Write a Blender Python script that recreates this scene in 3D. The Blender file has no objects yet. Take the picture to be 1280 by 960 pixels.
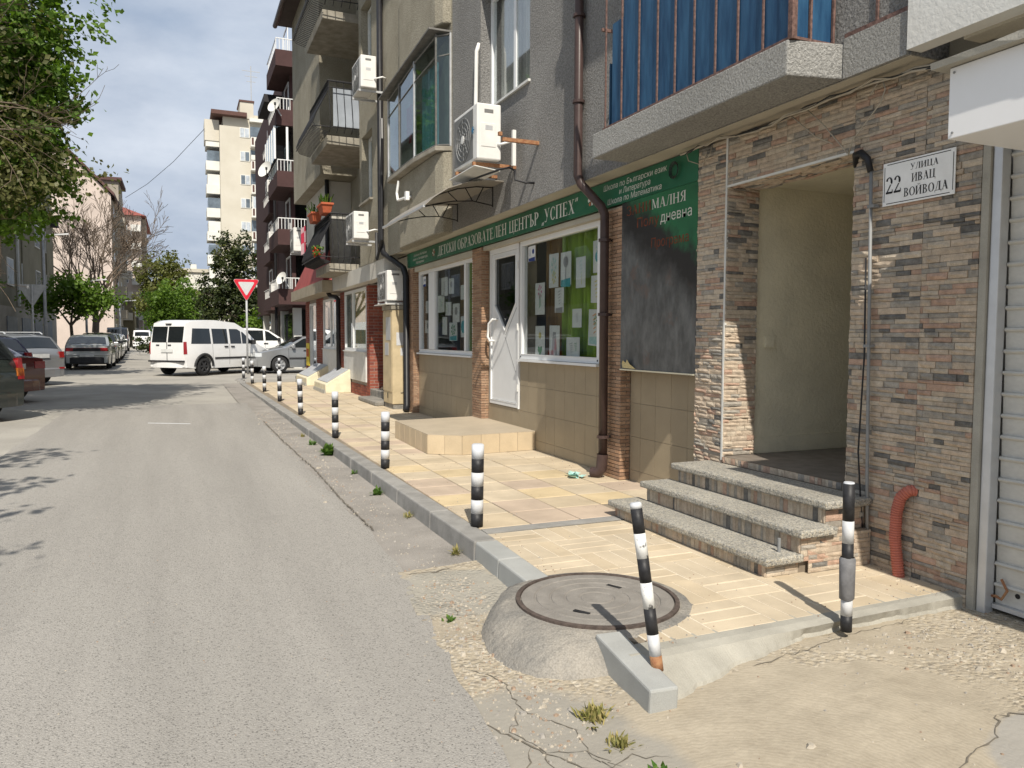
import bpy, bmesh, math, random
import numpy as np
from mathutils import Vector, Matrix, Euler
random.seed(7)
RNG = np.random.default_rng(7)
SC = bpy.context.scene
COL = SC.collection
R_ = math.radians

# ------------------------------------------------------------------ camera
cam_d = bpy.data.cameras.new("camera")
cam = bpy.data.objects.new("camera", cam_d)
COL.objects.link(cam)
cam_d.sensor_width = 36.0
cam_d.lens = 965.0 / 1280.0 * 36.0
cam_d.clip_start = 0.05
cam_d.clip_end = 2000.0
_right = Vector((0.91926, -0.39364, 0.00362)).normalized()
_fwd = Vector((0.393147, 0.917550, -0.059480))
_fwd = (_fwd - _right * _fwd.dot(_right)).normalized()
_up = _right.cross(_fwd)
cam.matrix_world = Matrix(((_right.x, _up.x, -_fwd.x, 0), (_right.y, _up.y, -_fwd.y, 0),
                           (_right.z, _up.z, -_fwd.z, 1.4), (0, 0, 0, 1)))
SC.camera = cam
SC.render.resolution_x, SC.render.resolution_y = 1024, 768

# ------------------------------------------------------------------ sun, sky, exposure
SUN_EL, SUN_AZ = 47.0, 14.0           # light travels towards +Y, 14 degrees to +X
sd = bpy.data.lights.new("sun", 'SUN')
sd.energy = 4.6
sd.angle = R_(0.53)
sd.color = (1.0, 0.93, 0.82)
sun = bpy.data.objects.new("sun", sd)
COL.objects.link(sun)
_d = Vector((math.sin(R_(SUN_AZ)) * math.cos(R_(SUN_EL)), math.cos(R_(SUN_AZ)) * math.cos(R_(SUN_EL)), -math.sin(R_(SUN_EL))))
sun.rotation_euler = _d.to_track_quat('-Z', 'Y').to_euler()
W = bpy.data.worlds.new("World")
SC.world = W
W.use_nodes = True
nt = W.node_tree
bg = nt.nodes["Background"]
bg.inputs[1].default_value = 0.10
sky = nt.nodes.new("ShaderNodeTexSky")
sky.sky_type = 'NISHITA'
sky.sun_disc = False
sky.sun_elevation = R_(SUN_EL)
sky.sun_rotation = R_(180 + SUN_AZ)
sky.air_density = 1.2
sky.dust_density = 1.5
tc = nt.nodes.new("ShaderNodeTexCoord")
mp = nt.nodes.new("ShaderNodeMapping")
mp.inputs['Scale'].default_value = (1.0, 1.0, 2.3)
mp.inputs['Rotation'].default_value = (0.12, -0.1, 0)
nt.links.new(tc.outputs['Generated'], mp.inputs[0])
n1 = nt.nodes.new("ShaderNodeTexNoise")
n1.inputs['Scale'].default_value = 1.9
n1.inputs['Detail'].default_value = 9
n1.inputs['Roughness'].default_value = 0.55
n1.inputs['Distortion'].default_value = 0.35
n2 = nt.nodes.new("ShaderNodeTexNoise")
n2.inputs['Scale'].default_value = 2.7
n2.inputs['Detail'].default_value = 8
n2.inputs['Roughness'].default_value = 0.6
nt.links.new(mp.outputs[0], n1.inputs['Vector'])
nt.links.new(mp.outputs[0], n2.inputs['Vector'])
r1 = nt.nodes.new("ShaderNodeValToRGB")
r1.color_ramp.elements[0].position = 0.32
r1.color_ramp.elements[1].position = 0.60
nt.links.new(n1.outputs[0], r1.inputs[0])
r2 = nt.nodes.new("ShaderNodeValToRGB")     # cloud tone
r2.color_ramp.elements[0].position = 0.36
r2.color_ramp.elements[0].color = (3.3, 3.95, 5.05, 1)
r2.color_ramp.elements[1].position = 0.66
r2.color_ramp.elements[1].color = (6.0, 6.5, 7.3, 1)
nt.links.new(n2.outputs[0], r2.inputs[0])
mx = nt.nodes.new("ShaderNodeMix")
mx.data_type = 'RGBA'
fm = nt.nodes.new("ShaderNodeMath")
fm.operation = 'MULTIPLY_ADD'
fm.inputs[1].default_value = 0.45
fm.inputs[2].default_value = 0.52
nt.links.new(r1.outputs[0], fm.inputs[0])
nt.links.new(fm.outputs[0], mx.inputs[0])
nt.links.new(sky.outputs[0], mx.inputs[6])
nt.links.new(r2.outputs[0], mx.inputs[7])
nt.links.new(mx.outputs[2], bg.inputs[0])
SC.view_settings.view_transform = 'Standard'
SC.view_settings.look = 'None'
SC.view_settings.exposure = 0.28
SC.view_settings.gamma = 1.0
SC.cycles.max_bounces = 6
SC.cycles.transparent_max_bounces = 12

# ------------------------------------------------------------------ materials
MATS = {}


def mat(name, col, rough=0.8, var=0.15, scale=6.0, bump=0.0, bscale=60.0, metal=0.0, spec=0.3, col2=None,
        amt=0.5, rnd=0.0, coat=0.0, fine=0.0, fscale=120.0, stretch=(1, 1, 1), bdist=0.01, lo=0.35, hi=0.65):
    """Principled material with world-space noise mottling, fine grain and bump."""
    if name in MATS:
        return MATS[name]
    m = bpy.data.materials.new(name)
    m.use_nodes = True
    t = m.node_tree
    N, L = t.nodes, t.links
    b = N["Principled BSDF"]
    b.inputs['Roughness'].default_value = rough
    b.inputs['Metallic'].default_value = metal
    b.inputs['Specular IOR Level'].default_value = spec
    if coat:
        b.inputs['Coat Weight'].default_value = coat
        b.inputs['Coat Roughness'].default_value = 0.05
    g = N.new("ShaderNodeNewGeometry")
    mpn = N.new("ShaderNodeMapping")
    mpn.inputs['Scale'].default_value = stretch
    L.new(g.outputs['Position'], mpn.inputs[0])
    P = mpn.outputs[0]
    no = N.new("ShaderNodeTexNoise")
    no.inputs['Scale'].default_value = scale
    no.inputs['Detail'].default_value = 6
    no.inputs['Roughness'].default_value = 0.6
    L.new(P, no.inputs['Vector'])
    rp = N.new("ShaderNodeValToRGB")
    c = list(col) + [1]
    if col2 is None:
        a = [x * (1 - var) for x in col] + [1]
        d = [min(1, x * (1 + var)) for x in col] + [1]
    else:
        a, d = c, list(col2) + [1]
    rp.color_ramp.elements[0].position = lo
    rp.color_ramp.elements[0].color = a
    rp.color_ramp.elements[1].position = hi
    rp.color_ramp.elements[1].color = d
    L.new(no.outputs[0], rp.inputs[0])
    out = rp.outputs[0]
    if fine:
        nf = N.new("ShaderNodeTexNoise")
        nf.inputs['Scale'].default_value = fscale
        nf.inputs['Detail'].default_value = 3
        L.new(P, nf.inputs['Vector'])
        mr = N.new("ShaderNodeMapRange")
        mr.inputs[1].default_value = 0.3
        mr.inputs[2].default_value = 0.7
        mr.inputs[3].default_value = 1 - fine
        mr.inputs[4].default_value = 1 + fine
        L.new(nf.outputs[0], mr.inputs[0])
        vm = N.new("ShaderNodeVectorMath")
        vm.operation = 'SCALE'
        L.new(out, vm.inputs[0])
        L.new(mr.outputs[0], vm.inputs['Scale'])
        out = vm.outputs[0]
    if rnd:
        oi = N.new("ShaderNodeObjectInfo")
        mr = N.new("ShaderNodeMapRange")
        mr.inputs[3].default_value = 1 - rnd
        mr.inputs[4].default_value = 1 + rnd
        L.new(oi.outputs['Random'], mr.inputs[0])
        vm = N.new("ShaderNodeVectorMath")
        vm.operation = 'SCALE'
        L.new(out, vm.inputs[0])
        L.new(mr.outputs[0], vm.inputs['Scale'])
        out = vm.outputs[0]
    L.new(out, b.inputs['Base Color'])
    if bump:
        nb = N.new("ShaderNodeTexNoise")
        nb.inputs['Scale'].default_value = bscale
        nb.inputs['Detail'].default_value = 5
        nb.inputs['Roughness'].default_value = 0.65
        L.new(P, nb.inputs['Vector'])
        bp = N.new("ShaderNodeBump")
        bp.inputs['Strength'].default_value = bump
        bp.inputs['Distance'].default_value = bdist
        L.new(nb.outputs[0], bp.inputs['Height'])
        L.new(bp.outputs[0], b.inputs['Normal'])
    MATS[name] = m
    return m


def pebble_mat(name, base, stones, scale, bump, dist=0.006, rough=0.85, mort=0.35, patch=None, pscale=0.6, pamt=.16, stretch=None):
    """Exposed aggregate: Voronoi cells in several stone colours set in a matrix."""
    m = bpy.data.materials.new(name)
    m.use_nodes = True
    t = m.node_tree
    N, L = t.nodes, t.links
    b = N["Principled BSDF"]
    b.inputs['Roughness'].default_value = rough
    b.inputs['Specular IOR Level'].default_value = 0.2
    g = N.new("ShaderNodeNewGeometry")
    no = N.new("ShaderNodeTexNoise")
    no.inputs['Scale'].default_value = scale * 0.7
    L.new(g.outputs['Position'], no.inputs['Vector'])
    ad = N.new("ShaderNodeMix")
    ad.data_type = 'VECTOR'
    ad.inputs[0].default_value = 0.012
    L.new(g.outputs['Position'], ad.inputs[4])
    L.new(no.outputs[1], ad.inputs[5])
    v = N.new("ShaderNodeTexVoronoi")
    v.inputs['Scale'].default_value = scale
    L.new(ad.outputs[1], v.inputs['Vector'])
    sp = N.new("ShaderNodeSeparateColor")
    L.new(v.outputs['Color'], sp.inputs[0])
    rp = N.new("ShaderNodeValToRGB")
    rp.color_ramp.interpolation = 'CONSTANT'
    els = rp.color_ramp.elements
    n = len(stones)
    els[0].color = list(stones[0]) + [1]
    els[1].position = 1.0 / n
    els[1].color = list(stones[1]) + [1]
    for k in range(2, n):
        e = els.new(k / n)
        e.color = list(stones[k]) + [1]
    L.new(sp.outputs[0], rp.inputs[0])
    ve = N.new("ShaderNodeTexVoronoi")
    ve.feature = 'F1'
    ve.inputs['Scale'].default_value = scale
    L.new(ad.outputs[1], ve.inputs['Vector'])
    mr = N.new("ShaderNodeMapRange")
    mr.inputs[1].default_value = mort
    mr.inputs[2].default_value = mort + 0.2
    L.new(ve.outputs['Distance'], mr.inputs[0])
    mx_ = N.new("ShaderNodeMix")
    mx_.data_type = 'RGBA'
    L.new(mr.outputs[0], mx_.inputs[0])
    L.new(rp.outputs[0], mx_.inputs[6])
    mx_.inputs[7].default_value = list(base) + [1]
    out = mx_.outputs[2]
    nb = N.new("ShaderNodeTexNoise")
    nb.inputs['Scale'].default_value = pscale
    nb.inputs['Detail'].default_value = 7
    nb.inputs['Roughness'].default_value = 0.65
    if stretch:
        smp = N.new("ShaderNodeMapping")
        smp.inputs['Scale'].default_value = stretch
        L.new(g.outputs['Position'], smp.inputs[0])
        L.new(smp.outputs[0], nb.inputs['Vector'])
    else:
        L.new(g.outputs['Position'], nb.inputs['Vector'])
    mr2 = N.new("ShaderNodeMapRange")
    mr2.inputs[1].default_value = 0.3
    mr2.inputs[2].default_value = 0.7
    mr2.inputs[3].default_value = 1 - pamt
    mr2.inputs[4].default_value = 1 + pamt * .8
    L.new(nb.outputs[0], mr2.inputs[0])
    vm = N.new("ShaderNodeVectorMath")
    vm.operation = 'SCALE'
    L.new(out, vm.inputs[0])
    L.new(mr2.outputs[0], vm.inputs['Scale'])
    out = vm.outputs[0]
    if patch:
        n3 = N.new("ShaderNodeTexNoise")
        n3.inputs['Scale'].default_value = patch[1]
        n3.inputs['Detail'].default_value = 5
        L.new(g.outputs['Position'], n3.inputs['Vector'])
        m3 = N.new("ShaderNodeMapRange")
        m3.inputs[1].default_value = patch[2]
        m3.inputs[2].default_value = patch[2] + 0.1
        L.new(n3.outputs[0], m3.inputs[0])
        mm = N.new("ShaderNodeMix")
        mm.data_type = 'RGBA'
        L.new(m3.outputs[0], mm.inputs[0])
        L.new(out, mm.inputs[6])
        mm.inputs[7].default_value = list(patch[0]) + [1]
        out = mm.outputs[2]
    L.new(out, b.inputs['Base Color'])
    inv = N.new("ShaderNodeMath")
    inv.operation = 'MULTIPLY_ADD'
    inv.inputs[1].default_value = -1.0
    L.new(ve.outputs['Distance'], inv.inputs[0])
    nz = N.new("ShaderNodeTexNoise")
    nz.inputs['Scale'].default_value = scale * 1.6
    nz.inputs['Detail'].default_value = 4
    L.new(g.outputs['Position'], nz.inputs['Vector'])
    L.new(nz.outputs[0], inv.inputs[2])
    bp = N.new("ShaderNodeBump")
    bp.inputs['Strength'].default_value = bump
    bp.inputs['Distance'].default_value = dist
    L.new(inv.outputs[0], bp.inputs['Height'])
    L.new(bp.outputs[0], b.inputs['Normal'])
    MATS[name] = m
    return m


def glass_mat(name, tint=(0.75, 0.8, 0.78), fac=0.78, rough=0.02):
    m = bpy.data.materials.new(name)
    m.use_nodes = True
    t = m.node_tree
    N, L = t.nodes, t.links
    N.remove(N["Principled BSDF"])
    tr = N.new("ShaderNodeBsdfTransparent")
    tr.inputs[0].default_value = [x * fac for x in tint] + [1]
    gl = N.new("ShaderNodeBsdfGlossy")
    gl.inputs['Roughness'].default_value = rough
    gl.inputs[0].default_value = (0.95, 0.97, 1, 1)
    lw = N.new("ShaderNodeLayerWeight")       # Schlick reflectance, the same from both faces of the pane
    lw.inputs[0].default_value = 0.5
    pw = N.new("ShaderNodeMath")
    pw.operation = 'POWER'
    pw.inputs[1].default_value = 4.2
    L.new(lw.outputs['Facing'], pw.inputs[0])
    mr = N.new("ShaderNodeMath")
    mr.operation = 'MULTIPLY_ADD'
    mr.inputs[1].default_value = 0.85
    mr.inputs[2].default_value = 0.05
    L.new(pw.outputs[0], mr.inputs[0])
    mxs = N.new("ShaderNodeMixShader")
    L.new(mr.outputs[0], mxs.inputs[0])
    L.new(tr.outputs[0], mxs.inputs[1])
    L.new(gl.outputs[0], mxs.inputs[2])
    L.new(mxs.outputs[0], N["Material Output"].inputs[0])
    MATS[name] = m
    return m


def leaf_mat(name, c1, c2, trans=0.35):
    m = bpy.data.materials.new(name)
    m.use_nodes = True
    t = m.node_tree
    N, L = t.nodes, t.links
    b = N["Principled BSDF"]
    b.inputs['Roughness'].default_value = 0.5
    b.inputs['Specular IOR Level'].default_value = 0.3
    g = N.new("ShaderNodeNewGeometry")
    rp = N.new("ShaderNodeValToRGB")
    rp.color_ramp.elements[0].color = list(c1) + [1]
    rp.color_ramp.elements[1].color = list(c2) + [1]
    L.new(g.outputs['Random Per Island'], rp.inputs[0])
    L.new(rp.outputs[0], b.inputs['Base Color'])
    tl = N.new("ShaderNodeBsdfTranslucent")
    sc = N.new("ShaderNodeVectorMath")
    sc.operation = 'MULTIPLY'
    sc.inputs[1].default_value = (1.5, 1.6, 0.6)
    L.new(rp.outputs[0], sc.inputs[0])
    L.new(sc.outputs[0], tl.inputs[0])
    ms = N.new("ShaderNodeMixShader")
    ms.inputs[0].default_value = trans
    L.new(b.outputs[0], ms.inputs[1])
    L.new(tl.outputs[0], ms.inputs[2])
    L.new(ms.outputs[0], N["Material Output"].inputs[0])
    MATS[name] = m
    return m


# ------------------------------------------------------------------ mesh building
class MB:
    def __init__(s):
        s.v, s.f, s.m = [], [], []

    def poly(s, pts, m=0):
        k = len(s.v)
        s.v += [tuple(p) for p in pts]
        s.f.append(tuple(range(k, k + len(pts))))
        s.m.append(m)

    def box(s, x0, x1, y0, y1, z0, z1, m=0, M=None):
        k = len(s.v)
        P = [(x0, y0, z0), (x1, y0, z0), (x1, y1, z0), (x0, y1, z0), (x0, y0, z1), (x1, y0, z1), (x1, y1, z1), (x0, y1, z1)]
        if M is not None:
            P = [tuple(M @ Vector(p)) for p in P]
        s.v += P
        for q in ((0, 3, 2, 1), (4, 5, 6, 7), (0, 1, 5, 4), (1, 2, 6, 5), (2, 3, 7, 6), (3, 0, 4, 7)):
            s.f.append(tuple(k + i for i in q))
            s.m.append(m)
        return s

    def hexa(s, P, m=0):
        k = len(s.v)
        s.v += [tuple(p) for p in P]
        for q in ((0, 3, 2, 1), (4, 5, 6, 7), (0, 1, 5, 4), (1, 2, 6, 5), (2, 3, 7, 6), (3, 0, 4, 7)):
            s.f.append(tuple(k + i for i in q))
            s.m.append(m)
        return s

    def prism(s, pts, vec, m=0):
        k = len(s.v)
        n = len(pts)
        s.v += [tuple(p) for p in pts] + [(p[0] + vec[0], p[1] + vec[1], p[2] + vec[2]) for p in pts]
        s.f.append(tuple(range(k + n - 1, k - 1, -1)))
        s.f.append(tuple(range(k + n, k + 2 * n)))
        s.m += [m, m]
        for i in range(n):
            j = (i + 1) % n
            s.f.append((k + i, k + j, k + n + j, k + n + i))
            s.m.append(m)
        return s

    def tube(s, pts, r, n=8, m=0, caps=True):
        pts = [Vector(p) for p in pts]
        rr = r if isinstance(r, (list, tuple)) else [r] * len(pts)
        k = len(s.v)
        up = None
        for i, p in enumerate(pts):
            if i == 0:
                d = pts[1] - p
            elif i == len(pts) - 1:
                d = p - pts[i - 1]
            else:
                d = (pts[i + 1] - p).normalized() + (p - pts[i - 1]).normalized()
            d = d.normalized() if d.length > 1e-9 else Vector((0, 0, 1))
            if up is None:
                up = d.orthogonal().normalized()
            a = (up - d * up.dot(d))
            a = a.normalized() if a.length > 1e-6 else d.orthogonal().normalized()
            up = a
            b = d.cross(a)
            for j in range(n):
                t = 2 * math.pi * j / n
                q = p + (a * math.cos(t) + b * math.sin(t)) * rr[i]
                s.v.append(tuple(q))
        for i in range(len(pts) - 1):
            for j in range(n):
                j2 = (j + 1) % n
                s.f.append((k + i * n + j, k + i * n + j2, k + (i + 1) * n + j2, k + (i + 1) * n + j))
                s.m.append(m)
        if caps:
            s.f.append(tuple(k + j for j in range(n - 1, -1, -1)))
            s.f.append(tuple(k + (len(pts) - 1) * n + j for j in range(n)))
            s.m += [m, m]
        return s

    def lathe(s, prof, n=24, c=(0, 0, 0), m=0, a0=0.0, a1=2 * math.pi, jit=None):
        """prof = [(r, z), ...] from bottom/outside to top."""
        k = len(s.v)
        full = abs(a1 - a0 - 2 * math.pi) < 1e-6
        cnt = n if full else n + 1
        for i, (r, z) in enumerate(prof):
            for j in range(cnt):
                t = a0 + (a1 - a0) * j / n
                q = jit(i, t) if jit else (0, 0)
                s.v.append((c[0] + (r + q[0]) * math.cos(t), c[1] + (r + q[0]) * math.sin(t), c[2] + z + q[1]))
        for i in range(len(prof) - 1):
            for j in range(n):
                j2 = (j + 1) % cnt
                s.f.append((k + i * cnt + j, k + i * cnt + j2, k + (i + 1) * cnt + j2, k + (i + 1) * cnt + j))
                s.m.append(m)
        return s

    def disc(s, c, r, n=24, m=0):
        s.poly([(c[0] + r * math.cos(2 * math.pi * i / n), c[1] + r * math.sin(2 * math.pi * i / n), c[2]) for i in range(n)], m)
        return s

    def grid(s, x, y, fz, m=0, fm=None):
        k = len(s.v)
        for a in y:
            for b in x:
                s.v.append((b, a, fz(b, a)))
        w = len(x)
        for j in range(len(y) - 1):
            for i in range(w - 1):
                s.f.append((k + j * w + i, k + j * w + i + 1, k + (j + 1) * w + i + 1, k + (j + 1) * w + i))
                s.m.append(m if fm is None else fm((x[i] + x[i + 1]) / 2, (y[j] + y[j + 1]) / 2))
        return s

    def xform(s, M, a=0):
        s.v[a:] = [tuple(M @ Vector(p)) for p in s.v[a:]]
        return s

    def mesh(s, name, mats):
        me = bpy.data.meshes.new(name)
        me.from_pydata(s.v, [], s.f)
        mats = mats if isinstance(mats, (list, tuple)) else [mats]
        for q in mats:
            me.materials.append(q)
        if len(mats) > 1:
            me.polygons.foreach_set('material_index', s.m)
        me.update()
        return me

    def build(s, name, mats, parent=None, smooth=False, bevel=0.0, kind=None, seg=2, loc=None):
        me = s.mesh(name, mats)
        o = bpy.data.objects.new(name, me)
        COL.objects.link(o)
        if parent is not None:
            o.parent = parent
            if parent.get('_base'):
                pass
        if loc is not None:
            o.location = loc
        if smooth:
            me.polygons.foreach_set('use_smooth', [True] * len(me.polygons))
        if bevel:
            b = o.modifiers.new("bevel", 'BEVEL')
            b.width = bevel
            b.segments = seg
            b.limit_method = 'ANGLE'
            b.angle_limit = R_(35)
        if kind:
            o['kind'] = kind
        return o


def tag(o, label=None, cat=None, group=None, kind=None):
    if label:
        o['label'] = label
    if cat:
        o['category'] = cat
    if group:
        o['group'] = group
    if kind:
        o['kind'] = kind
    return o


def thing(name, label, cat, group=None, loc=(0, 0, 0), rz=0.0):
    o = bpy.data.objects.new(name, None)
    o.empty_display_size = 0.2
    COL.objects.link(o)
    o.location = loc
    o.rotation_euler = (0, 0, rz)
    return tag(o, label, cat, group)


def inst(name, me, parent=None, loc=(0, 0, 0), rot=(0, 0, 0), scale=(1, 1, 1)):
    o = bpy.data.objects.new(name, me)
    COL.objects.link(o)
    if parent is not None:
        o.parent = parent
    o.location = loc
    o.rotation_euler = rot
    o.scale = scale
    return o


def copy_tree(o, parent=None):
    c = o.copy()
    COL.objects.link(c)
    c.parent = parent
    for ch in [q for q in bpy.data.objects if q.parent == o]:
        copy_tree(ch, c)
    return c


def wall_x(mb, X, th, y0, y1, z0, z1, holes=(), m=0):
    """Wall facing -X at X, thickness th, with rectangular holes (ya, yb, za, zb): shared-vertex grid with reveals."""
    ys = sorted({y0, y1, *[h[0] for h in holes], *[h[1] for h in holes]})
    zs = sorted({z0, z1, *[h[2] for h in holes], *[h[3] for h in holes]})
    ys = [y for y in ys if y0 <= y <= y1]
    zs = [z for z in zs if z0 <= z <= z1]
    k = len(mb.v)
    W_ = len(ys)
    nn = W_ * len(zs)
    for xx in (X, X + th):
        for z in zs:
            for y in ys:
                mb.v.append((xx, y, z))

    def hole(i, j):
        if i < 0 or j < 0 or i >= W_ - 1 or j >= len(zs) - 1:
            return True
        cy, cz = (ys[i] + ys[i + 1]) / 2, (zs[j] + zs[j + 1]) / 2
        return any(h[0] < cy < h[1] and h[2] < cz < h[3] for h in holes)
    for j in range(len(zs) - 1):
        for i in range(W_ - 1):
            if hole(i, j):
                continue
            a, b, c, d = k + j * W_ + i, k + j * W_ + i + 1, k + (j + 1) * W_ + i + 1, k + (j + 1) * W_ + i
            mb.f.append((a, d, c, b))
            mb.f.append((a + nn, b + nn, c + nn, d + nn))
            mb.m += [m, m]
            for (di, dj, p, q) in ((-1, 0, a, d), (1, 0, b, c), (0, -1, a, b), (0, 1, d, c)):
                if hole(i + di, j + dj):
                    mb.f.append((p, q, q + nn, p + nn))
                    mb.m.append(m)
    return mb


def ring_x(mb, X, th, y0, y1, z0, z1, w, m=0):
    return wall_x(mb, X, th, y0, y1, z0, z1, [(y0 + w, y1 - w, z0 + w, z1 - w)], m)


# ------------------------------------------------------------------ serif lettering drawn as strokes
def arc(cx, cy, rx, ry, a0, a1, thin, thick, n=14):
    """Curved stroke: thick where it runs vertically, thin where it runs level."""
    out = []
    for i in range(n):
        q = []
        for j in (i, i + 1):
            t = R_(a0 + (a1 - a0) * j / n)
            w = thin + (thick - thin) * abs(math.cos(t)) ** 1.2
            q.append(((cx + rx * math.cos(t), cy + ry * math.sin(t)), (cx + (rx - w) * math.cos(t), cy + (ry - min(w, ry * .9)) * math.sin(t))))
        out.append([q[0][0], q[1][0], q[1][1], q[0][1]])
    return out


def stem(x, w=0.15, y0=0, y1=1, s0=True, s1=True):
    o = [[(x, y0), (x + w, y0), (x + w, y1), (x, y1)]]
    if s0:
        o.append([(x - .07, y0), (x + w + .07, y0), (x + w + .07, y0 + .045), (x - .07, y0 + .045)])
    if s1:
        o.append([(x - .07, y1 - .045), (x + w + .07, y1 - .045), (x + w + .07, y1), (x - .07, y1)])
    return o


def bar(x0, x1, y, w=0.06):
    return [[(x0, y - w / 2), (x1, y - w / 2), (x1, y + w / 2), (x0, y + w / 2)]]


def dia(x0, y0, x1, y1, w):
    return [[(x0 - w / 2, y0), (x0 + w / 2, y0), (x1 + w / 2, y1), (x1 - w / 2, y1)]]


def serif(x, y, w=.24):
    return [[(x - w / 2, y - .022), (x + w / 2, y - .022), (x + w / 2, y + .022), (x - w / 2, y + .022)]]


def tick(x, y, h):
    return [[(x - .03, y), (x + .03, y), (x + .012, y + h), (x - .03, y + h)]]


GL = {
    'Д': (0.88, dia(.18, .05, .44, 1, .05) + stem(.56, .14, .03, 1, False, True) + bar(.03, .86, .045) + tick(.06, -.18, .2) + tick(.83, -.18, .2) + bar(.36, .6, .975, .045)),
    'Е': (0.70, stem(.1) + bar(.1, .62, .025, .05) + bar(.1, .6, .975, .05) + bar(.2, .48, .52, .05) + tick(.6, .03, .2) + tick(.59, .8, .18) + tick(.48, .43, .18)),
    'Т': (0.74, stem(.29, .15, 0, 1, True, False) + bar(.03, .7, .975, .05) + tick(.05, .78, .2) + tick(.69, .78, .2)),
    'С': (0.74, arc(.4, .5, .35, .5, 50, 312, .05, .16, 22) + tick(.64, .68, .26) + tick(.66, .1, .1)),
    'К': (0.82, stem(.1) + dia(.25, .5, .66, 1, .06) + dia(.34, .52, .66, 0, .15) + serif(.66, .022) + serif(.66, .978)),
    'И': (0.90, stem(.1) + stem(.62) + dia(.2, .06, .68, .94, .06)),
    'Й': (0.90, stem(.1) + stem(.62) + dia(.2, .06, .68, .94, .06) + arc(.44, 1.25, .17, .15, 190, 350, .06, .05, 8)),
    'О': (0.86, arc(.43, .5, .38, .51, 0, 360, .045, .16, 30)),
    'Б': (0.74, stem(.1) + bar(.1, .62, .975, .05) + tick(.61, .8, .18) + arc(.3, .28, .36, .29, -90, 90, .05, .16, 14)),
    'Р': (0.70, stem(.1) + arc(.28, .72, .36, .28, -90, 90, .05, .16, 14)),
    'А': (0.86, dia(.14, 0, .42, 1, .055) + dia(.66, 0, .40, 1, .17) + bar(.22, .58, .34, .05) + serif(.14, .022) + serif(.68, .022, .3)),
    'З': (0.66, arc(.26, .74, .32, .26, -90, 150, .05, .14, 16) + arc(.26, .26, .36, .27, -150, 90, .05, .16, 18) + tick(.06, .74, .18)),
    'В': (0.74, stem(.1) + arc(.28, .75, .31, .25, -90, 90, .05, .15, 12) + arc(.28, .26, .38, .27, -90, 90, .05, .16, 14)),
    'Л': (0.84, dia(.16, .05, .36, 1, .055) + stem(.56, .15) + bar(.3, .6, .975, .045) + arc(.1, .08, .1, .08, 180, 360, .05, .06, 6)),
    'Н': (0.88, stem(.1) + stem(.60) + bar(.2, .64, .51, .055)),
    'Ц': (0.90, stem(.1, .15, .03, 1, False, True) + stem(.58, .15, .03, 1, False, True) + bar(.03, .86, .045) + tick(.83, -.18, .2)),
    'Ъ': (0.80, stem(.24) + bar(.02, .3, .975, .05) + tick(.04, .78, .2) + arc(.42, .27, .34, .28, -90, 90, .05, .15, 14)),
    'У': (0.80, dia(.16, 1, .42, .36, .15) + dia(.64, 1, .30, .02, .055) + arc(.2, .1, .12, .11, 180, 330, .05, .1, 8) + serif(.16, .978, .28) + serif(.64, .978)),
    'П': (0.88, stem(.1) + stem(.60) + bar(.2, .7, .965, .06)),
    'Х': (0.84, dia(.2, 1, .64, 0, .16) + dia(.64, 1, .18, 0, .055) + serif(.2, .978, .3) + serif(.64, .978) + serif(.64, .022, .3) + serif(.18, .022)),
    'М': (1.04, stem(.1, .06) + stem(.76, .15) + dia(.18, 1, .5, .05, .15) + dia(.84, 1, .5, .05, .06)),
    'Я': (0.78, stem(.52) + arc(.46, .72, .34, .28, 90, 270, .05, .16, 14) + dia(.42, .48, .16, 0, .13) + serif(.12, .022)),
    '2': (0.62, arc(.29, .72, .26, .28, -35, 165, .05, .16, 14) + dia(.10, .04, .42, .55, .09) + bar(.05, .56, .06, .12) + tick(.56, .04, .2)),
    '„': (0.40, dia(.08, -.2, .16, .04, .09) + dia(.25, -.2, .33, .04, .09)),
    '“': (0.40, dia(.10, .78, .18, 1.02, .09) + dia(.27, .78, .35, 1.02, .09)),
    ' ': (0.36, []),
}


def serif_text(mb, text, u0, v0, h, width, place, m=0, lift0=0.0):
    """Lay text out between u0 and u0+width, cap height h; place(u, v, lift) gives the 3-D point."""
    tot = sum(GL[c][0] for c in text)
    sx = width / tot
    u, k = u0, 0
    for c in text:
        for q in GL[c][1]:
            mb.poly([place(u + p[0] * sx, v0 + p[1] * h, lift0 + 0.00025 * (k % 9)) for p in q], m)
            k += 1
        u += GL[c][0] * sx
    return mb


def font_text(text, size, place, name, m, parent=None, width=None, bold=0.0, shear=0.0):
    cu = bpy.data.curves.new(name, 'FONT')
    cu.body = text
    cu.size = size
    cu.offset = bold
    cu.shear = shear
    cu.resolution_u = 3
    ob = bpy.data.objects.new(name, cu)
    COL.objects.link(ob)
    dg = bpy.context.evaluated_depsgraph_get()
    me = bpy.data.meshes.new_from_object(ob.evaluated_get(dg))
    bpy.data.objects.remove(ob)
    bpy.data.curves.remove(cu)
    xs = [v.co.x for v in me.vertices]
    w = (max(xs) - min(xs)) if xs else 1
    f = (width / w) if width else 1.0
    for v in me.vertices:
        v.co = Vector(place((v.co.x - min(xs)) * f, v.co.y, 0.0))
    me.materials.clear()
    me.materials.append(m)
    me.name = name
    o = bpy.data.objects.new(name, me)
    COL.objects.link(o)
    if parent is not None:
        o.parent = parent
    return o
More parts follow.
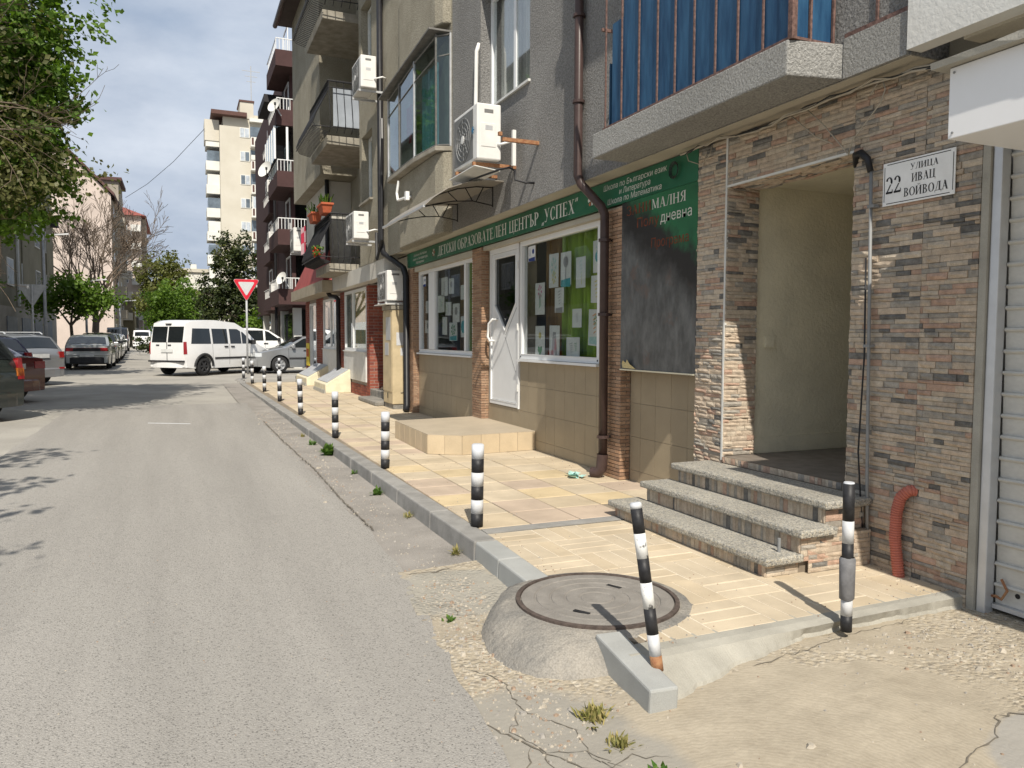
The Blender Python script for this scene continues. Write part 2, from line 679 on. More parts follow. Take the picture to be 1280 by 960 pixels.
# ------------------------------------------------------------------ material library
m_asph = pebble_mat("asphalt", (0.315, 0.299, 0.273), [(0.325, 0.309, 0.282), (0.28, 0.266, 0.243), (0.365, 0.347, 0.317), (0.185, 0.176, 0.161), (0.305, 0.29, 0.265), (0.335, 0.318, 0.29)], 125, 0.6, 0.005, 0.9, 0.42, pscale=1.1, pamt=.12, stretch=(1.8, .16, 1), patch=((0.265, 0.251, 0.23), 1.7, .66))
m_gut = mat("gutter_asphalt", (0.27, 0.25, 0.225), .92, .16, 2.2, .5, 90, fine=.22, fscale=150)
m_dusty = mat("dusty_road", (0.285, 0.27, 0.242), .95, .14, 0.7, .3, 50, fine=.14, fscale=60, col2=(0.37, 0.35, 0.31))
m_kerb = mat("kerb_concrete", (0.27, 0.262, 0.245), .9, .16, 5, .4, 120, fine=.14, fscale=260, rnd=.08)
m_kerbn = mat("new_kerb_concrete", (0.33, 0.335, 0.32), .85, .08, 4, .25, 160, fine=.08, fscale=300, rnd=.05)
m_conc = mat("smooth_concrete", (0.34, 0.325, 0.28), .9, .12, 4, .35, 60, fine=.08, fscale=220)
m_concw = mat("worn_concrete", (0.185, 0.178, 0.163), .93, .3, 4, 1.0, 24, fine=.2, fscale=120, col2=(0.315, 0.29, 0.25), bdist=.02)
m_manh = mat("cover_concrete", (0.235, 0.218, 0.195), .9, .12, 9, .5, 140, fine=.14, fscale=240)
m_rustd = mat("dark_rust", (0.085, 0.066, 0.056), .85, .3, 30, .4, 120)
m_tile = [mat("paver_sand", (0.49, 0.405, 0.285), .85, .13, 2.3, .25, 120, fine=.06, fscale=240, rnd=.05),
          mat("paver_cream", (0.505, 0.425, 0.31), .85, .13, 2.3, .25, 120, fine=.06, fscale=240, rnd=.05),
          mat("paver_pink", (0.455, 0.365, 0.28), .85, .13, 2.3, .25, 120, fine=.06, fscale=240, rnd=.05),
          mat("paver_yellow", (0.525, 0.42, 0.26), .85, .13, 2.3, .25, 120, fine=.06, fscale=240, rnd=.05)]
m_joint = mat("paver_joint", (0.24, 0.20, 0.15), .95, .2, 6, .4, 90, fine=.12)
m_grout = mat("light_grout", (0.64, 0.575, 0.46), .95, .1, 6, .3, 90, fine=.08)
m_white = mat("white_paint", (0.78, 0.78, 0.76), .4, .05, 10, .05, 40)
m_whitew = mat("worn_white_paint", (0.47, 0.48, 0.49), .5, .12, 30, .1, 80, col2=(0.56, 0.565, 0.57))
m_chip = mat("chipped_white_paint", (0.10, 0.10, 0.10), .5, .1, 34, .15, 80, col2=(0.68, 0.68, 0.66), lo=.36, hi=.42, stretch=(1, 1, .6))
m_black = mat("black_paint", (0.022, 0.022, 0.024), .5, .3, 30, .1, 60)
m_grey = mat("silver_paint", (0.55, 0.57, 0.60), .4, .06, 20, .1, 60)
m_rubber = mat("grey_rubber", (0.16, 0.16, 0.165), .8, .2, 14, .3, 50)
m_rust = mat("rust", (0.24, 0.10, 0.05), .85, .35, 30, .4, 100, col2=(0.36, 0.2, 0.1))
m_green_plant = leaf_mat("weed_leaf", (0.05, 0.12, 0.02), (0.12, 0.20, 0.04), .3)
m_dry = leaf_mat("dry_grass", (0.16, 0.17, 0.05), (0.42, 0.34, 0.15), .25)


def zr(y):
    """Road height: falls to the camera, rises gently up the street."""
    if y < 6:
        return -0.13
    if y < 31:
        return -0.13 + 0.15 * (y - 6) / 25
    if y < 45:
        return 0.02 + 0.08 * (y - 31) / 14
    return 0.10


def frange(a, b, n):
    return [a + (b - a) * i / n for i in range(n + 1)]


# ------------------------------------------------------------------ ground, road, gutter
ys = [-60, -20] + frange(-6, 60, 66) + [80, 120, 200, 350, 600]
MB().grid([-300, -80, -40, -20, -10, -5, 0, 0.9, 5, 10, 20, 40, 80, 300], ys, lambda x, y: zr(y) - 0.03 - (0.12 if y < 5 and x > 0.85 else 0)).build("ground", m_dusty, kind='structure')


def lerp_pts(p, y):
    if y <= p[0][0]:
        return p[0][1]
    for (a, b), (c, d) in zip(p, p[1:]):
        if y <= c:
            return b + (d - b) * (y - a) / (c - a)
    return p[-1][1]


EDGE = [(-6, 0.70), (1.0, .90), (2.45, 1.05), (3.02, 1.11), (3.77, 1.19), (4.75, 1.31), (6.1, 1.35), (14.2, 1.28), (18.2, 1.3)]
mb = MB()
yy = frange(-6, 18.1, 160)
rows = []
for y in yy:
    xr = lerp_pts(EDGE, y) + 0.02 * math.sin(y * 9.1) * math.cos(y * 3.7) + 0.008 * math.sin(y * 31)
    xl = -2.1 - 0.012 * math.sin(y * 5.3) - max(0, 9 - y) * 0.35
    rows.append([(x, y + (0.03 * math.sin(x * 7) if y > 18 else 0), zr(y) - 0.006) for x in [xl, -1.5, -.5, .5, xr]])
k = 0
for r in rows:
    mb.v += r
for j in range(len(rows) - 1):
    for i in range(4):
        a = j * 5 + i
        mb.f.append((a, a + 1, a + 6, a + 5))
        mb.m.append(0)
mb.build("road", m_asph, kind='structure')

mb = MB()
yy = frange(4.78, 25, 90)
for j, y in enumerate(yy):
    xl = lerp_pts(EDGE, y) - .03 if y < 18.2 else 1.15
    for x in (xl, 1.55, 1.9):
        mb.v.append((x, y + (0.05 * math.sin(x * 11) if j == 0 else 0), zr(y) - 0.010 + (0.006 if x > 1.6 else 0)))
for j in range(len(yy) - 1):
    for i in range(2):
        a = j * 3 + i
        mb.f.append((a, a + 1, a + 4, a + 3))
        mb.m.append(0)
gut = mb.build("gutter", m_gut, kind='structure')
MB().hexa([(-.55, 14.55, zr(14.6) - .02), (.12, 14.2, zr(14.2) - .02), (.12, 14.32, zr(14.3) - .02), (-.55, 14.68, zr(14.7) - .02),
           (-.55, 14.60, zr(14.6) - .003), (.12, 14.24, zr(14.2) - .003), (.12, 14.29, zr(14.3) - .003), (-.55, 14.65, zr(14.7) - .003)]).build("road_marking", m_whitew, kind='structure')

# ------------------------------------------------------------------ driveway apron (gravelly concrete with a brushed dusty patch)
m_apr = pebble_mat("apron", (0.375, 0.325, 0.245), [(0.41, 0.36, 0.28), (0.355, 0.305, 0.23), (0.47, 0.42, 0.335), (0.29, 0.25, 0.195), (0.39, 0.335, 0.25), (0.37, 0.33, 0.265)], 38, 1.0, 0.014, .95, .45, pscale=1.3)
t = m_apr.node_tree
N, L = t.nodes, t.links
bs = N["Principled BSDF"]
g = N.new("ShaderNodeNewGeometry")


def ellipse_mask(cx, cy, rx, ry, warp, ns, soft):
    s1 = N.new("ShaderNodeVectorMath"); s1.operation = 'SUBTRACT'; s1.inputs[1].default_value = (cx, cy, 0)
    L.new(g.outputs['Position'], s1.inputs[0])
    s2 = N.new("ShaderNodeVectorMath"); s2.operation = 'MULTIPLY'; s2.inputs[1].default_value = (1 / rx, 1 / ry, 0)
    L.new(s1.outputs[0], s2.inputs[0])
    ln = N.new("ShaderNodeVectorMath"); ln.operation = 'LENGTH'
    L.new(s2.outputs[0], ln.inputs[0])
    nz = N.new("ShaderNodeTexNoise"); nz.inputs['Scale'].default_value = ns; nz.inputs['Detail'].default_value = 6
    L.new(g.outputs['Position'], nz.inputs['Vector'])
    ad = N.new("ShaderNodeMath"); ad.operation = 'MULTIPLY_ADD'; ad.inputs[1].default_value = warp
    L.new(nz.outputs[0], ad.inputs[0]); L.new(ln.outputs['Value'], ad.inputs[2])
    mr = N.new("ShaderNodeMapRange"); mr.inputs[1].default_value = 1 + warp / 2 + soft; mr.inputs[2].default_value = 1 + warp / 2 - soft
    L.new(ad.outputs[0], mr.inputs[0])
    return mr.outputs[0]


def over(mask, col):
    src = bs.inputs['Base Color'].links[0].from_socket
    mm = N.new("ShaderNodeMix"); mm.data_type = 'RGBA'
    L.new(mask, mm.inputs[0]); L.new(src, mm.inputs[6])
    if isinstance(col, tuple):
        mm.inputs[7].default_value = list(col) + [1]
    else:
        L.new(col, mm.inputs[7])
    L.new(mm.outputs[2], bs.inputs['Base Color'])


# brushed arcs
wv = N.new("ShaderNodeTexWave"); wv.wave_type = 'RINGS'; wv.rings_direction = 'Z'
wv.inputs['Scale'].default_value = 15.0; wv.inputs['Distortion'].default_value = 7.0; wv.inputs['Detail'].default_value = 5; wv.inputs['Detail Scale'].default_value = 1.6
ws = N.new("ShaderNodeVectorMath"); ws.operation = 'SUBTRACT'; ws.inputs[1].default_value = (1.6, 1.7, 0)
L.new(g.outputs['Position'], ws.inputs[0]); L.new(ws.outputs[0], wv.inputs[0])
nz = N.new("ShaderNodeTexNoise"); nz.inputs['Scale'].default_value = 5; nz.inputs['Detail'].default_value = 14; nz.inputs['Roughness'].default_value = .78
L.new(g.outputs['Position'], nz.inputs['Vector'])
cr = N.new("ShaderNodeValToRGB")
cr.color_ramp.elements[0].color = (0.29, 0.25, 0.19, 1); cr.color_ramp.elements[0].position = .3
cr.color_ramp.elements[1].color = (0.405, 0.355, 0.275, 1); cr.color_ramp.elements[1].position = .65
wm = N.new("ShaderNodeMath"); wm.operation = 'MULTIPLY_ADD'; wm.inputs[1].default_value = .10
L.new(wv.outputs[1], wm.inputs[0]); L.new(nz.outputs[0], wm.inputs[2])
sb = N.new("ShaderNodeMath"); sb.operation = 'SUBTRACT'; sb.inputs[1].default_value = .05
L.new(wm.outputs[0], sb.inputs[0]); L.new(sb.outputs[0], cr.inputs[0])
mk1 = ellipse_mask(2.2, 2.2, 0.85, .52, 0.9, 4.5, .05)
over(mk1, cr.outputs[0])
nm = N.new("ShaderNodeTexNoise"); nm.inputs['Scale'].default_value = 3.2; nm.inputs['Detail'].default_value = 9; nm.inputs['Roughness'].default_value = .7
L.new(g.outputs['Position'], nm.inputs['Vector'])
mk5 = N.new("ShaderNodeMapRange"); mk5.inputs[1].default_value = .49; mk5.inputs[2].default_value = .56
L.new(nm.outputs[0], mk5.inputs[0]); mk5 = mk5.outputs[0]
over(mk5, cr.outputs[0])
mk2 = ellipse_mask(2.95, 1.55, .42, .36, .4, 4, .04)
over(mk2, (0.31, 0.292, 0.26))
mk3 = ellipse_mask(1.50, 4.35, .35, .45, .6, 5, .08)
over(mk3, (0.32, 0.30, 0.255))
mk4 = ellipse_mask(1.25, 2.3, .4, .75, .6, 5, .1)
over(mk4, (0.29, 0.27, 0.232))
# flatten pebble bump on the smooth patches, add brush grooves
bpn = bs.inputs['Normal'].links[0].from_node
mxm = N.new("ShaderNodeMath"); mxm.operation = 'MAXIMUM'; L.new(mk1, mxm.inputs[0]); L.new(mk2, mxm.inputs[1])
mx2 = N.new("ShaderNodeMath"); mx2.operation = 'MAXIMUM'; L.new(mxm.outputs[0], mx2.inputs[0]); L.new(mk4, mx2.inputs[1])
mx3 = N.new("ShaderNodeMath"); mx3.operation = 'MAXIMUM'; L.new(mx2.outputs[0], mx3.inputs[0]); L.new(mk5, mx3.inputs[1]); mx2 = mx3
st = N.new("ShaderNodeMapRange"); st.inputs[3].default_value = .8; st.inputs[4].default_value = .12
L.new(mx2.outputs[0], st.inputs[0]); L.new(st.outputs[0], bpn.inputs['Strength'])
b2 = N.new("ShaderNodeBump"); b2.inputs['Distance'].default_value = .006
m5 = N.new("ShaderNodeMath"); m5.operation = 'MULTIPLY'; m5.inputs[1].default_value = .07
L.new(mk1, m5.inputs[0]); L.new(m5.outputs[0], b2.inputs['Strength'])
L.new(wv.outputs[1], b2.inputs['Height']); L.new(bpn.outputs[0], b2.inputs['Normal']); L.new(b2.outputs[0], bs.inputs['Normal'])

from mathutils import noise as mnoise


def za(x, y):
    t_ = min(1, max(0, (x - 1.25) / 1.5))
    t_ = t_ * t_ * (3 - 2 * t_)
    n_ = mnoise.noise(Vector((x * 4, y * 4, 0))) * .010 + mnoise.noise(Vector((x * 17, y * 17, 3))) * .005
    e = min(1, max(0, (x - 1.0) / .2))
    return -0.136 + 0.066 * t_ + n_ * e - 0.012 * (1 - e)


mb = MB()
gx, gy = frange(0.0, 1.0, 120), frange(-4, 4.86, 240)
for y in gy:
    xl = lerp_pts(EDGE, y) - .06
    for f in gx:
        x = xl + (4.6 - xl) * f ** 1.3
        mb.v.append((x, y, za(x, y) if f > 0 else -.16))
w = len(gx)
for j in range(len(gy) - 1):
    for i in range(w - 1):
        x, y, _ = mb.v[j * w + i]
        if x > 2.3 and y > 3.1:
            continue
        a = j * w + i
        mb.f.append((a, a + 1, a + w + 1, a + w)); mb.m.append(0)
mb.build("driveway", m_apr, smooth=True, kind='structure')

# loose stones and grit in the gutter and on the apron
gm = [mat("grit_pale", (0.43, 0.385, 0.315), .9, .15, 30, rnd=.1), mat("grit_grey", (0.31, 0.29, 0.26), .9, .15, 30), mat("grit_brown", (0.30, 0.22, 0.16), .9, .2, 30)]
mb = MB()


def pebble(x, y, z, r, m):
    k = len(mb.v)
    a0 = random.random() * 6.3
    h = r * random.uniform(.35, .7)
    n = 5
    for i in range(n):
        a = a0 + 2 * math.pi * i / n
        q = r * random.uniform(.65, 1.15)
        mb.v.append((x + q * math.cos(a), y + q * math.sin(a), z - .002))
    for i in range(n):
        a = a0 + 2 * math.pi * i / n + .2
        q = r * random.uniform(.35, .7)
        mb.v.append((x + q * math.cos(a), y + q * math.sin(a), z + h))
    for i in range(n):
        j = (i + 1) % n
        mb.f.append((k + i, k + j, k + n + j, k + n + i)); mb.m.append(m)
    mb.f.append(tuple(k + n + i for i in range(n))); mb.m.append(m)


for _ in range(6500):
    c = random.random()
    if c < .20:
        y = random.uniform(2.6, 4.6)
        x = lerp_pts(EDGE, y) + abs(random.gauss(.22, .13))
        if x > 1.75:
            continue
    elif c < .80:
        x, y = random.uniform(1.2, 4.0), random.uniform(.8, 2.75)
        if ((x - 2.25) / 1.0) ** 2 + ((y - 2.15) / .65) ** 2 < 1.0 and random.random() < .93:
            continue
    else:
        y = random.uniform(2.0, 16)
        x = lerp_pts(EDGE, y) + random.gauss(0.16, .14)
        if x > 1.75:
            continue
    zz = za(x, y) if y < 4.8 else zr(y) - .008
    if x < lerp_pts(EDGE, y):
        zz = zr(y) - .006
    pebble(x, y, zz, min(.022, random.lognormvariate(-5.2, .5)), random.choice((0, 0, 0, 1, 1, 2)))
for _ in range(500):      # a few chips on the road
    x, y = random.uniform(-1.5, 1.2), random.uniform(1.8, 12)
    pebble(x, y, zr(y) - .006, random.uniform(.002, .006), random.choice((0, 1, 2)))
for _ in range(700):      # crumbs and leaf bits on the pavement, thickest along the wall and the kerb
    y = 2.9 + 11 * random.random() ** 1.6
    x = random.choice((random.uniform(1.95, 4.0), 3.98 - abs(random.gauss(0, .12)), 1.95 + abs(random.gauss(0, .1))))
    pebble(x, y, .002, random.uniform(.002, .0065), random.choice((1, 2, 2)))
mb.build("gravel", gm, kind='stuff')

# cracks in the concrete
m_crack = mat("crack_dirt", (0.15, 0.132, 0.105), .95, .2, 30)
mb = MB()


def crack(pts, w, zf, seed):
    rr = random.Random(seed)
    P = []
    for (a, b), (c, d) in zip(pts, pts[1:]):
        n = max(2, int(math.hypot(c - a, d - b) / .03))
        for i in range(n):
            f = i / n
            P.append((a + (c - a) * f + rr.gauss(0, .007), b + (d - b) * f + rr.gauss(0, .007)))
    P.append(pts[-1])
    k = len(mb.v)
    for i, (x, y) in enumerate(P):
        p, q = P[max(0, i - 1)], P[min(len(P) - 1, i + 1)]
        dx, dy = q[0] - p[0], q[1] - p[1]
        l = math.hypot(dx, dy) or 1
        ww = w * rr.uniform(.25, 1.2) * (0.3 if i in (0, len(P) - 1) else 1)
        for s in (-1, 1):
            X, Y = x - s * dy / l * ww, y + s * dx / l * ww
            mb.v.append((X, Y, zf(X, Y)))
    for i in range(len(P) - 1):
        mb.f.append((k + 2 * i, k + 2 * i + 1, k + 2 * i + 3, k + 2 * i + 2)); mb.m.append(0)


zc = lambda x, y: za(x, y) + .0035
crack([(1.05, 2.9), (1.18, 2.55), (1.32, 2.3), (1.28, 2.0), (1.45, 1.7)], .004, zc, 1)
crack([(1.32, 2.3), (1.5, 2.35), (1.62, 2.28)], .003, zc, 2)
crack([(1.18, 2.55), (1.05, 2.35)], .003, zc, 3)
crack([(2.35, 2.70), (2.7, 2.74), (3.0, 2.79), (3.5, 2.82)], .003, zc, 4)
crack([(1.2, 3.3), (1.3, 3.1), (1.25, 2.85), (1.4, 2.6)], .003, zc, 5)
crack([(1.25, 2.85), (1.15, 2.7), (1.22, 2.5), (1.1, 2.2)], .0025, zc, 15)
crack([(1.4, 2.6), (1.35, 2.4), (1.42, 2.2), (1.36, 2.05)], .0025, zc, 16)
crack([(1.22, 2.5), (1.35, 2.45), (1.42, 2.3)], .002, zc, 17)
crack([(1.3, 3.5), (1.42, 3.42), (1.38, 3.3), (1.45, 3.2)], .0025, zc, 18)
crack([(1.28, 4.2), (1.4, 4.1), (1.38, 3.95), (1.5, 3.9)], .0025, zc, 19)
crack([(2.9, 1.95), (3.05, 1.9), (3.0, 1.8), (3.2, 1.75)], .006, zc, 20)
crack([(2.1, 1.62), (2.4, 1.75), (2.75, 1.85), (2.9, 1.95)], .004, zc, 21)
crack([(1.32, 4.79), (1.5, 4.76), (1.62, 4.82), (1.78, 4.8)], .007, lambda x, y: zr(y) + .001, 6)
crack([(1.38, 6.0), (1.36, 7.2), (1.38, 9), (1.33, 11.5), (1.31, 14.2)], .008, lambda x, y: zr(y) + .003, 7)
mb.build("cracks", m_crack, kind='stuff')

# ------------------------------------------------------------------ pavement with kerb stones and pavers
pav = MB().prism([(1.84, 3.10, -.3), (1.97, 2.92, -.3), (4.3, 2.98, -.3), (4.6, 4.0, -.3), (4.6, 25.2, -.3), (1.64, 25.2, -.3), (1.84, 4.9, -.3)], (0, 0, .293)).build("pavement", m_joint, kind='structure')


def KX(y):
    return 1.825 - 0.225 * (y - 4.95) / 22.4


yk = 3.985
i = 0
while yk < 27:
    L_ = .46 if yk < 4.9 else 1.0
    y1 = yk + L_ - .008
    xa, xb = (KX(yk), KX(y1)) if yk > 4.9 else (1.80 + (yk - 4.05) * .03, 1.80 + (y1 - 4.05) * .03)
    zb_ = -.3
    j = random.uniform(-.006, .006)
    if yk > 24:
        xa, xb = KX(yk) + .0, KX(y1) + (y1 - 24) * .05
    P = [(xa - .012, yk, zb_), (xa + .16, yk, zb_), (xb + .16, y1, zb_), (xb - .012, y1, zb_), (xa + j, yk, .004), (xa + .165, yk, .004), (xb + .165, y1, .004), (xb + j, y1, .004)]
    MB().hexa(P).build("kerb_stone", m_kerbn if yk < 4.9 else m_kerb, pav, bevel=.012)
    yk += L_
    i += 1

paver_me = {}


def paver(name, x0, x1, y0, y1, mi, top=.0):
    key = (round(x1 - x0, 3), round(y1 - y0, 3), mi)
    if key not in paver_me:
        a, b = (x1 - x0) / 2, (y1 - y0) / 2
        c = .004
        q = MB()
        q.v = [(-a, -b, -.03), (a, -b, -.03), (a, b, -.03), (-a, b, -.03), (-a, -b, -c), (a, -b, -c), (a, b, -c), (-a, b, -c),
               (-a + c, -b + c, 0), (a - c, -b + c, 0), (a - c, b - c, 0), (-a + c, b - c, 0)]
        q.f = [(0, 1, 5, 4), (1, 2, 6, 5), (2, 3, 7, 6), (3, 0, 4, 7), (4, 5, 9, 8), (5, 6, 10, 9), (6, 7, 11, 10), (7, 4, 8, 11), (8, 9, 10, 11)]
        q.m = [0] * 9
        paver_me[key] = q.mesh(name, m_tile[mi])
    return inst(name, paver_me[key], pav, ((x0 + x1) / 2, (y0 + y1) / 2, top + random.uniform(-.0012, .0012)), (random.gauss(0, .002), random.gauss(0, .002), random.gauss(0, .003)))


# near field: basket-weave tiles in pale grout
MB().prism([(1.96, 2.89, -.0065), (4.2, 2.99, -.0065), (4.2, 5.08, -.0065), (1.96, 5.08, -.0065)], (0, 0, .0025)).build("grout_bed", m_grout, pav)
T = .365
for a in range(6):
    for b in range(7):
        x0, y0 = 1.965 + a * T, 2.93 + b * T * .98
        if y0 > 5.0 or x0 > 3.95:
            continue
        yb, xb = min(y0 + T, 5.07), min(x0 + T, 4.02)
        if x0 > 3.35 and y0 > 3.55 and xb > 3.9:
            continue                                   # under the steps
        mi = lambda: random.choice((0, 1, 1))
        if (a + b) % 2:
            for k in range(3):
                paver("paver", x0 + .004, xb - .004, y0 + (yb - y0) * k / 3 + .004, y0 + (yb - y0) * (k + 1) / 3 - .004, mi())
        else:
            for k in range(3):
                paver("paver", x0 + (xb - x0) * k / 3 + .004, x0 + (xb - x0) * (k + 1) / 3 - .004, y0 + .004, yb - .004, mi())
MB().prism([(1.99, 5.085, -.004), (3.6, 5.1, -.004), (3.6, 5.22, -.004), (1.99, 5.215, -.004)], (0, 0, .006)).build("mortar_strip", m_kerb, pav)
# far field: square tiles
T = .42
b = 0
while 5.23 + b * T < 24.6:
    y0 = 5.23 + b * T
    for a in range(5):
        x0 = 1.985 + a * T
        if y0 > 20:
            x0 -= .06
        if y0 < 5.3 and x0 > 3.1:
            continue
        if 8.9 < y0 < 10.9 and x0 > 3.1:
            continue
        big = 1 + (a * 7 + b * 3) % 2
        mi = random.choice((0, 1, 0, 1, 1, 2)) if y0 > 8 else random.choice((3, 2, 1, 1, 0, 0))
        paver("paving_tile", x0 + .007, x0 + T - .007, y0 + .008, y0 + T - .008, mi)
    b += 1

# concrete fillet along the front edge of the pavement
mb = MB()
n = 160
for i in range(n + 1):
    f = i / n
    x = 1.80 + (4.05 - 1.80) * f
    yt = 2.862 + .05 * f + .005 * mnoise.noise(Vector((x * 8, 0, 1)))
    yb = (2.60 + .24 * min(1, f * 2.2)) + .03 * mnoise.noise(Vector((x * 5, 0, 2))) + .012 * mnoise.noise(Vector((x * 22, 0, 5)))
    mb.v += [(x, yt + .10, -.002), (x, yt, -.001), (x, yt - .05, -.012), (x, yb + .02, za(x, yb) + .016), (x, yb, za(x, yb) - .02)]
for i in range(n):
    for j in range(4):
        a = i * 5 + j
        mb.f.append((a, a + 1, a + 6, a + 5)); mb.m.append(0)
mb.build("concrete_edge", m_conc, pav, smooth=False)

# loose kerb piece beside the manhole
Mk = Matrix.Translation((1.805, 2.835, -.004)) @ Euler((R_(4), 0, R_(-5))).to_matrix().to_4x4()
MB().box(-.066, .066, -.27, .27, -.17, .0, M=Mk).build("kerb_stone", m_kerbn, pav, bevel=.01)

# ------------------------------------------------------------------ manhole on its concrete mound
MC = (2.02, 3.55)
mound = MB()


def mj(i, t):
    d = math.degrees(t) % 360
    fl = math.exp(-((d - 222) / 27) ** 2) * .15 + math.exp(-((d - 185) / 30) ** 2) * .05
    q = (0, 0, .25, .6, .9, 1.05)[i]
    nn = mnoise.noise(Vector((math.cos(t) * 3, math.sin(t) * 3, i * .7))) + .5 * mnoise.noise(Vector((math.cos(t) * 11, math.sin(t) * 11, i * 2.3)))
    return (fl * q + nn * .017 * (i > 1), nn * .010 * (i > 1))


mound.lathe([(.40, .003), (.485, .003), (.525, -.018), (.552, -.06), (.572, -.11), (.60, -.165)], 110, (MC[0], MC[1], 0), jit=mj)
mound.build("concrete_mound", m_concw, smooth=True, kind='structure')
mh = thing("manhole_cover", "round concrete manhole cover with rusty rim on the pavement corner", "manhole cover", loc=(MC[0], MC[1], 0))
pr = [(.405, .004), (.405, .012), (.37, .014)]
for r in (.33, .25, .17, .09):
    pr += [(r + .008, .014), (r + .004, .009), (r - .004, .009), (r - .008, .014)]
pr += [(.0, .014)]
mb = MB().lathe(pr, 56)
mb.build("lid", m_manh, mh, smooth=False)
MB().lathe([(.435, .002), (.435, .016), (.412, .018), (.409, .004)], 56).build("rim", m_rustd, mh)
for a, r in ((35, .22), (222, .24)):
    MB().box(-.045, .045, -.012, .012, .0125, .0165, M=Matrix.Translation((r * math.cos(R_(a)), r * math.sin(R_(a)), 0)) @ Matrix.Rotation(R_(a + 80), 4, 'Z')).build("lifting_slot", m_black, mh)

# ------------------------------------------------------------------ bollards
band_me = {}


def bollard(label, x, y, h, r, bands, mats_, group, lean=(0, 0), z0=0.0):
    t_ = thing("bollard", label, "bollard", group, (x, y, z0))
    t_.rotation_euler = (lean[0], lean[1], random.random() * 0 + 0)
    z = 0.0
    for hb, mi, rr in bands:
        key = (round(hb * h, 3), mi, round(r * rr, 4))
        if key not in band_me:
            q = MB().lathe([(0, 0), (r * rr, 0), (r * rr, hb * h), (0, hb * h)], 20)
            band_me[key] = q.mesh("band", mats_[mi])
            for p in band_me[key].polygons:
                p.use_smooth = p.normal.z ** 2 < .5
        inst("band", band_me[key], t_, (0, 0, z))
        z += hb * h
    q = MB().lathe([(r * .96, 0), (r * .86, .006), (0, .007)], 20)
    q.build("cap", m_grey if mats_ is BM else m_black, t_, loc=(0, 0, z))
    return t_


BM = [m_black, m_whitew, m_grey, m_rubber, m_rust, m_chip]
six = [(1 / 6, 0, 1), (1 / 6, 1, 1), (1 / 6, 0, 1), (1 / 6, 1, 1), (1 / 6, 0, 1), (1 / 6, 2, 1)]
lab = ["striped bollard nearest along the kerb, at the end of the grey mortar strip",
       "striped bollard at the kerb opposite the corner of the tiled platform",
       "striped bollard at the kerb just before the green weed by the kerbstones",
       "striped bollard at the kerb level with the beige utility cabinet",
       "striped bollard at the kerb level with the nearer sloped hatch",
       "striped bollard at the kerb level with the farther sloped hatch",
       "second striped bollard back from the pavement's far corner",
       "farthest striped bollard, beside the give way sign pole"]
for (y, x, h), lb in zip([(5.313, 1.996, .612), (8.10, 1.99, .60), (10.84, 1.96, .64), (14.35, 1.975, .64), (17.5, 1.965, .655), (20.7, 1.95, .65), (24.4, 1.955, .685), (27.9, 1.95, .68)], lab):
    bollard(lb, x, y, h, .046, six, BM, "striped bollards along the kerb", (random.gauss(0, .012), random.gauss(0, .012)))
bollard("thin leaning bollard with a rusted foot next to the manhole", 1.862, 2.74, .655, .026,
        [(.10, 4, 1.02), (.14, 1, 1), (.17, 0, 1), (.17, 5, 1), (.16, 0, 1), (.165, 5, 1), (.165, 0, 1), (.03, 1, 1)], BM, "thin bollards on the driveway side", (-.15, -.075), -.03)
b9 = bollard("thin bollard with a grey rubber sleeve in front of the entrance steps", 2.985, 2.775, .735, .0275,
             [(.11, 0, 1), (.13, 1, 1), (.20, 0, 1), (.16, 0, 1), (.15, 1, 1), (.25, 0, 1)], BM, "thin bollards on the driveway side", (.0, -.012), -.035)
q = MB().lathe([(.030, .16), (.037, .165), (.036, .36), (.029, .37)], 18, jit=lambda i, t: (.004 * math.sin(2 * t + i), 0))
q.build("rubber_sleeve", m_rubber, b9, smooth=True)
bollard("striped bollard in front of the parked silver saloon's wheel", 3.32, 29.6, .62, .046, six, BM, "striped bollards along the kerb")

# ------------------------------------------------------------------ weeds
def weed(label, x, y, z, r, h, n, m, kind="weed"):
    r, h = r * .85, h * .78
    q = MB()
    for i in range(n):
        a = random.uniform(0, 6.28)
        tilt = random.uniform(.15, 1.1)
        l = h * random.uniform(.5, 1.1)
        w = l * random.uniform(.05, .11) if m is m_dry else l * random.uniform(.14, .28)
        bx, by = random.gauss(0, r * .26), random.gauss(0, r * .26)
        d = Vector((math.cos(a) * math.sin(tilt), math.sin(a) * math.sin(tilt), math.cos(tilt)))
        s = Vector((-math.sin(a), math.cos(a), 0)) * w
        p0 = Vector((bx, by, 0))
        p1 = p0 + d * l * .55
        p2 = p0 + d * l + Vector((0, 0, -l * .25 * math.sin(tilt)))
        q.poly([p0 - s * .4, p0 + s * .4, p1 + s, p1 - s])
        q.poly([p1 - s, p1 + s, p2])
    o = q.build(kind, m, loc=(x, y, z))
    return tag(o, label, kind, "weeds in the gutter")


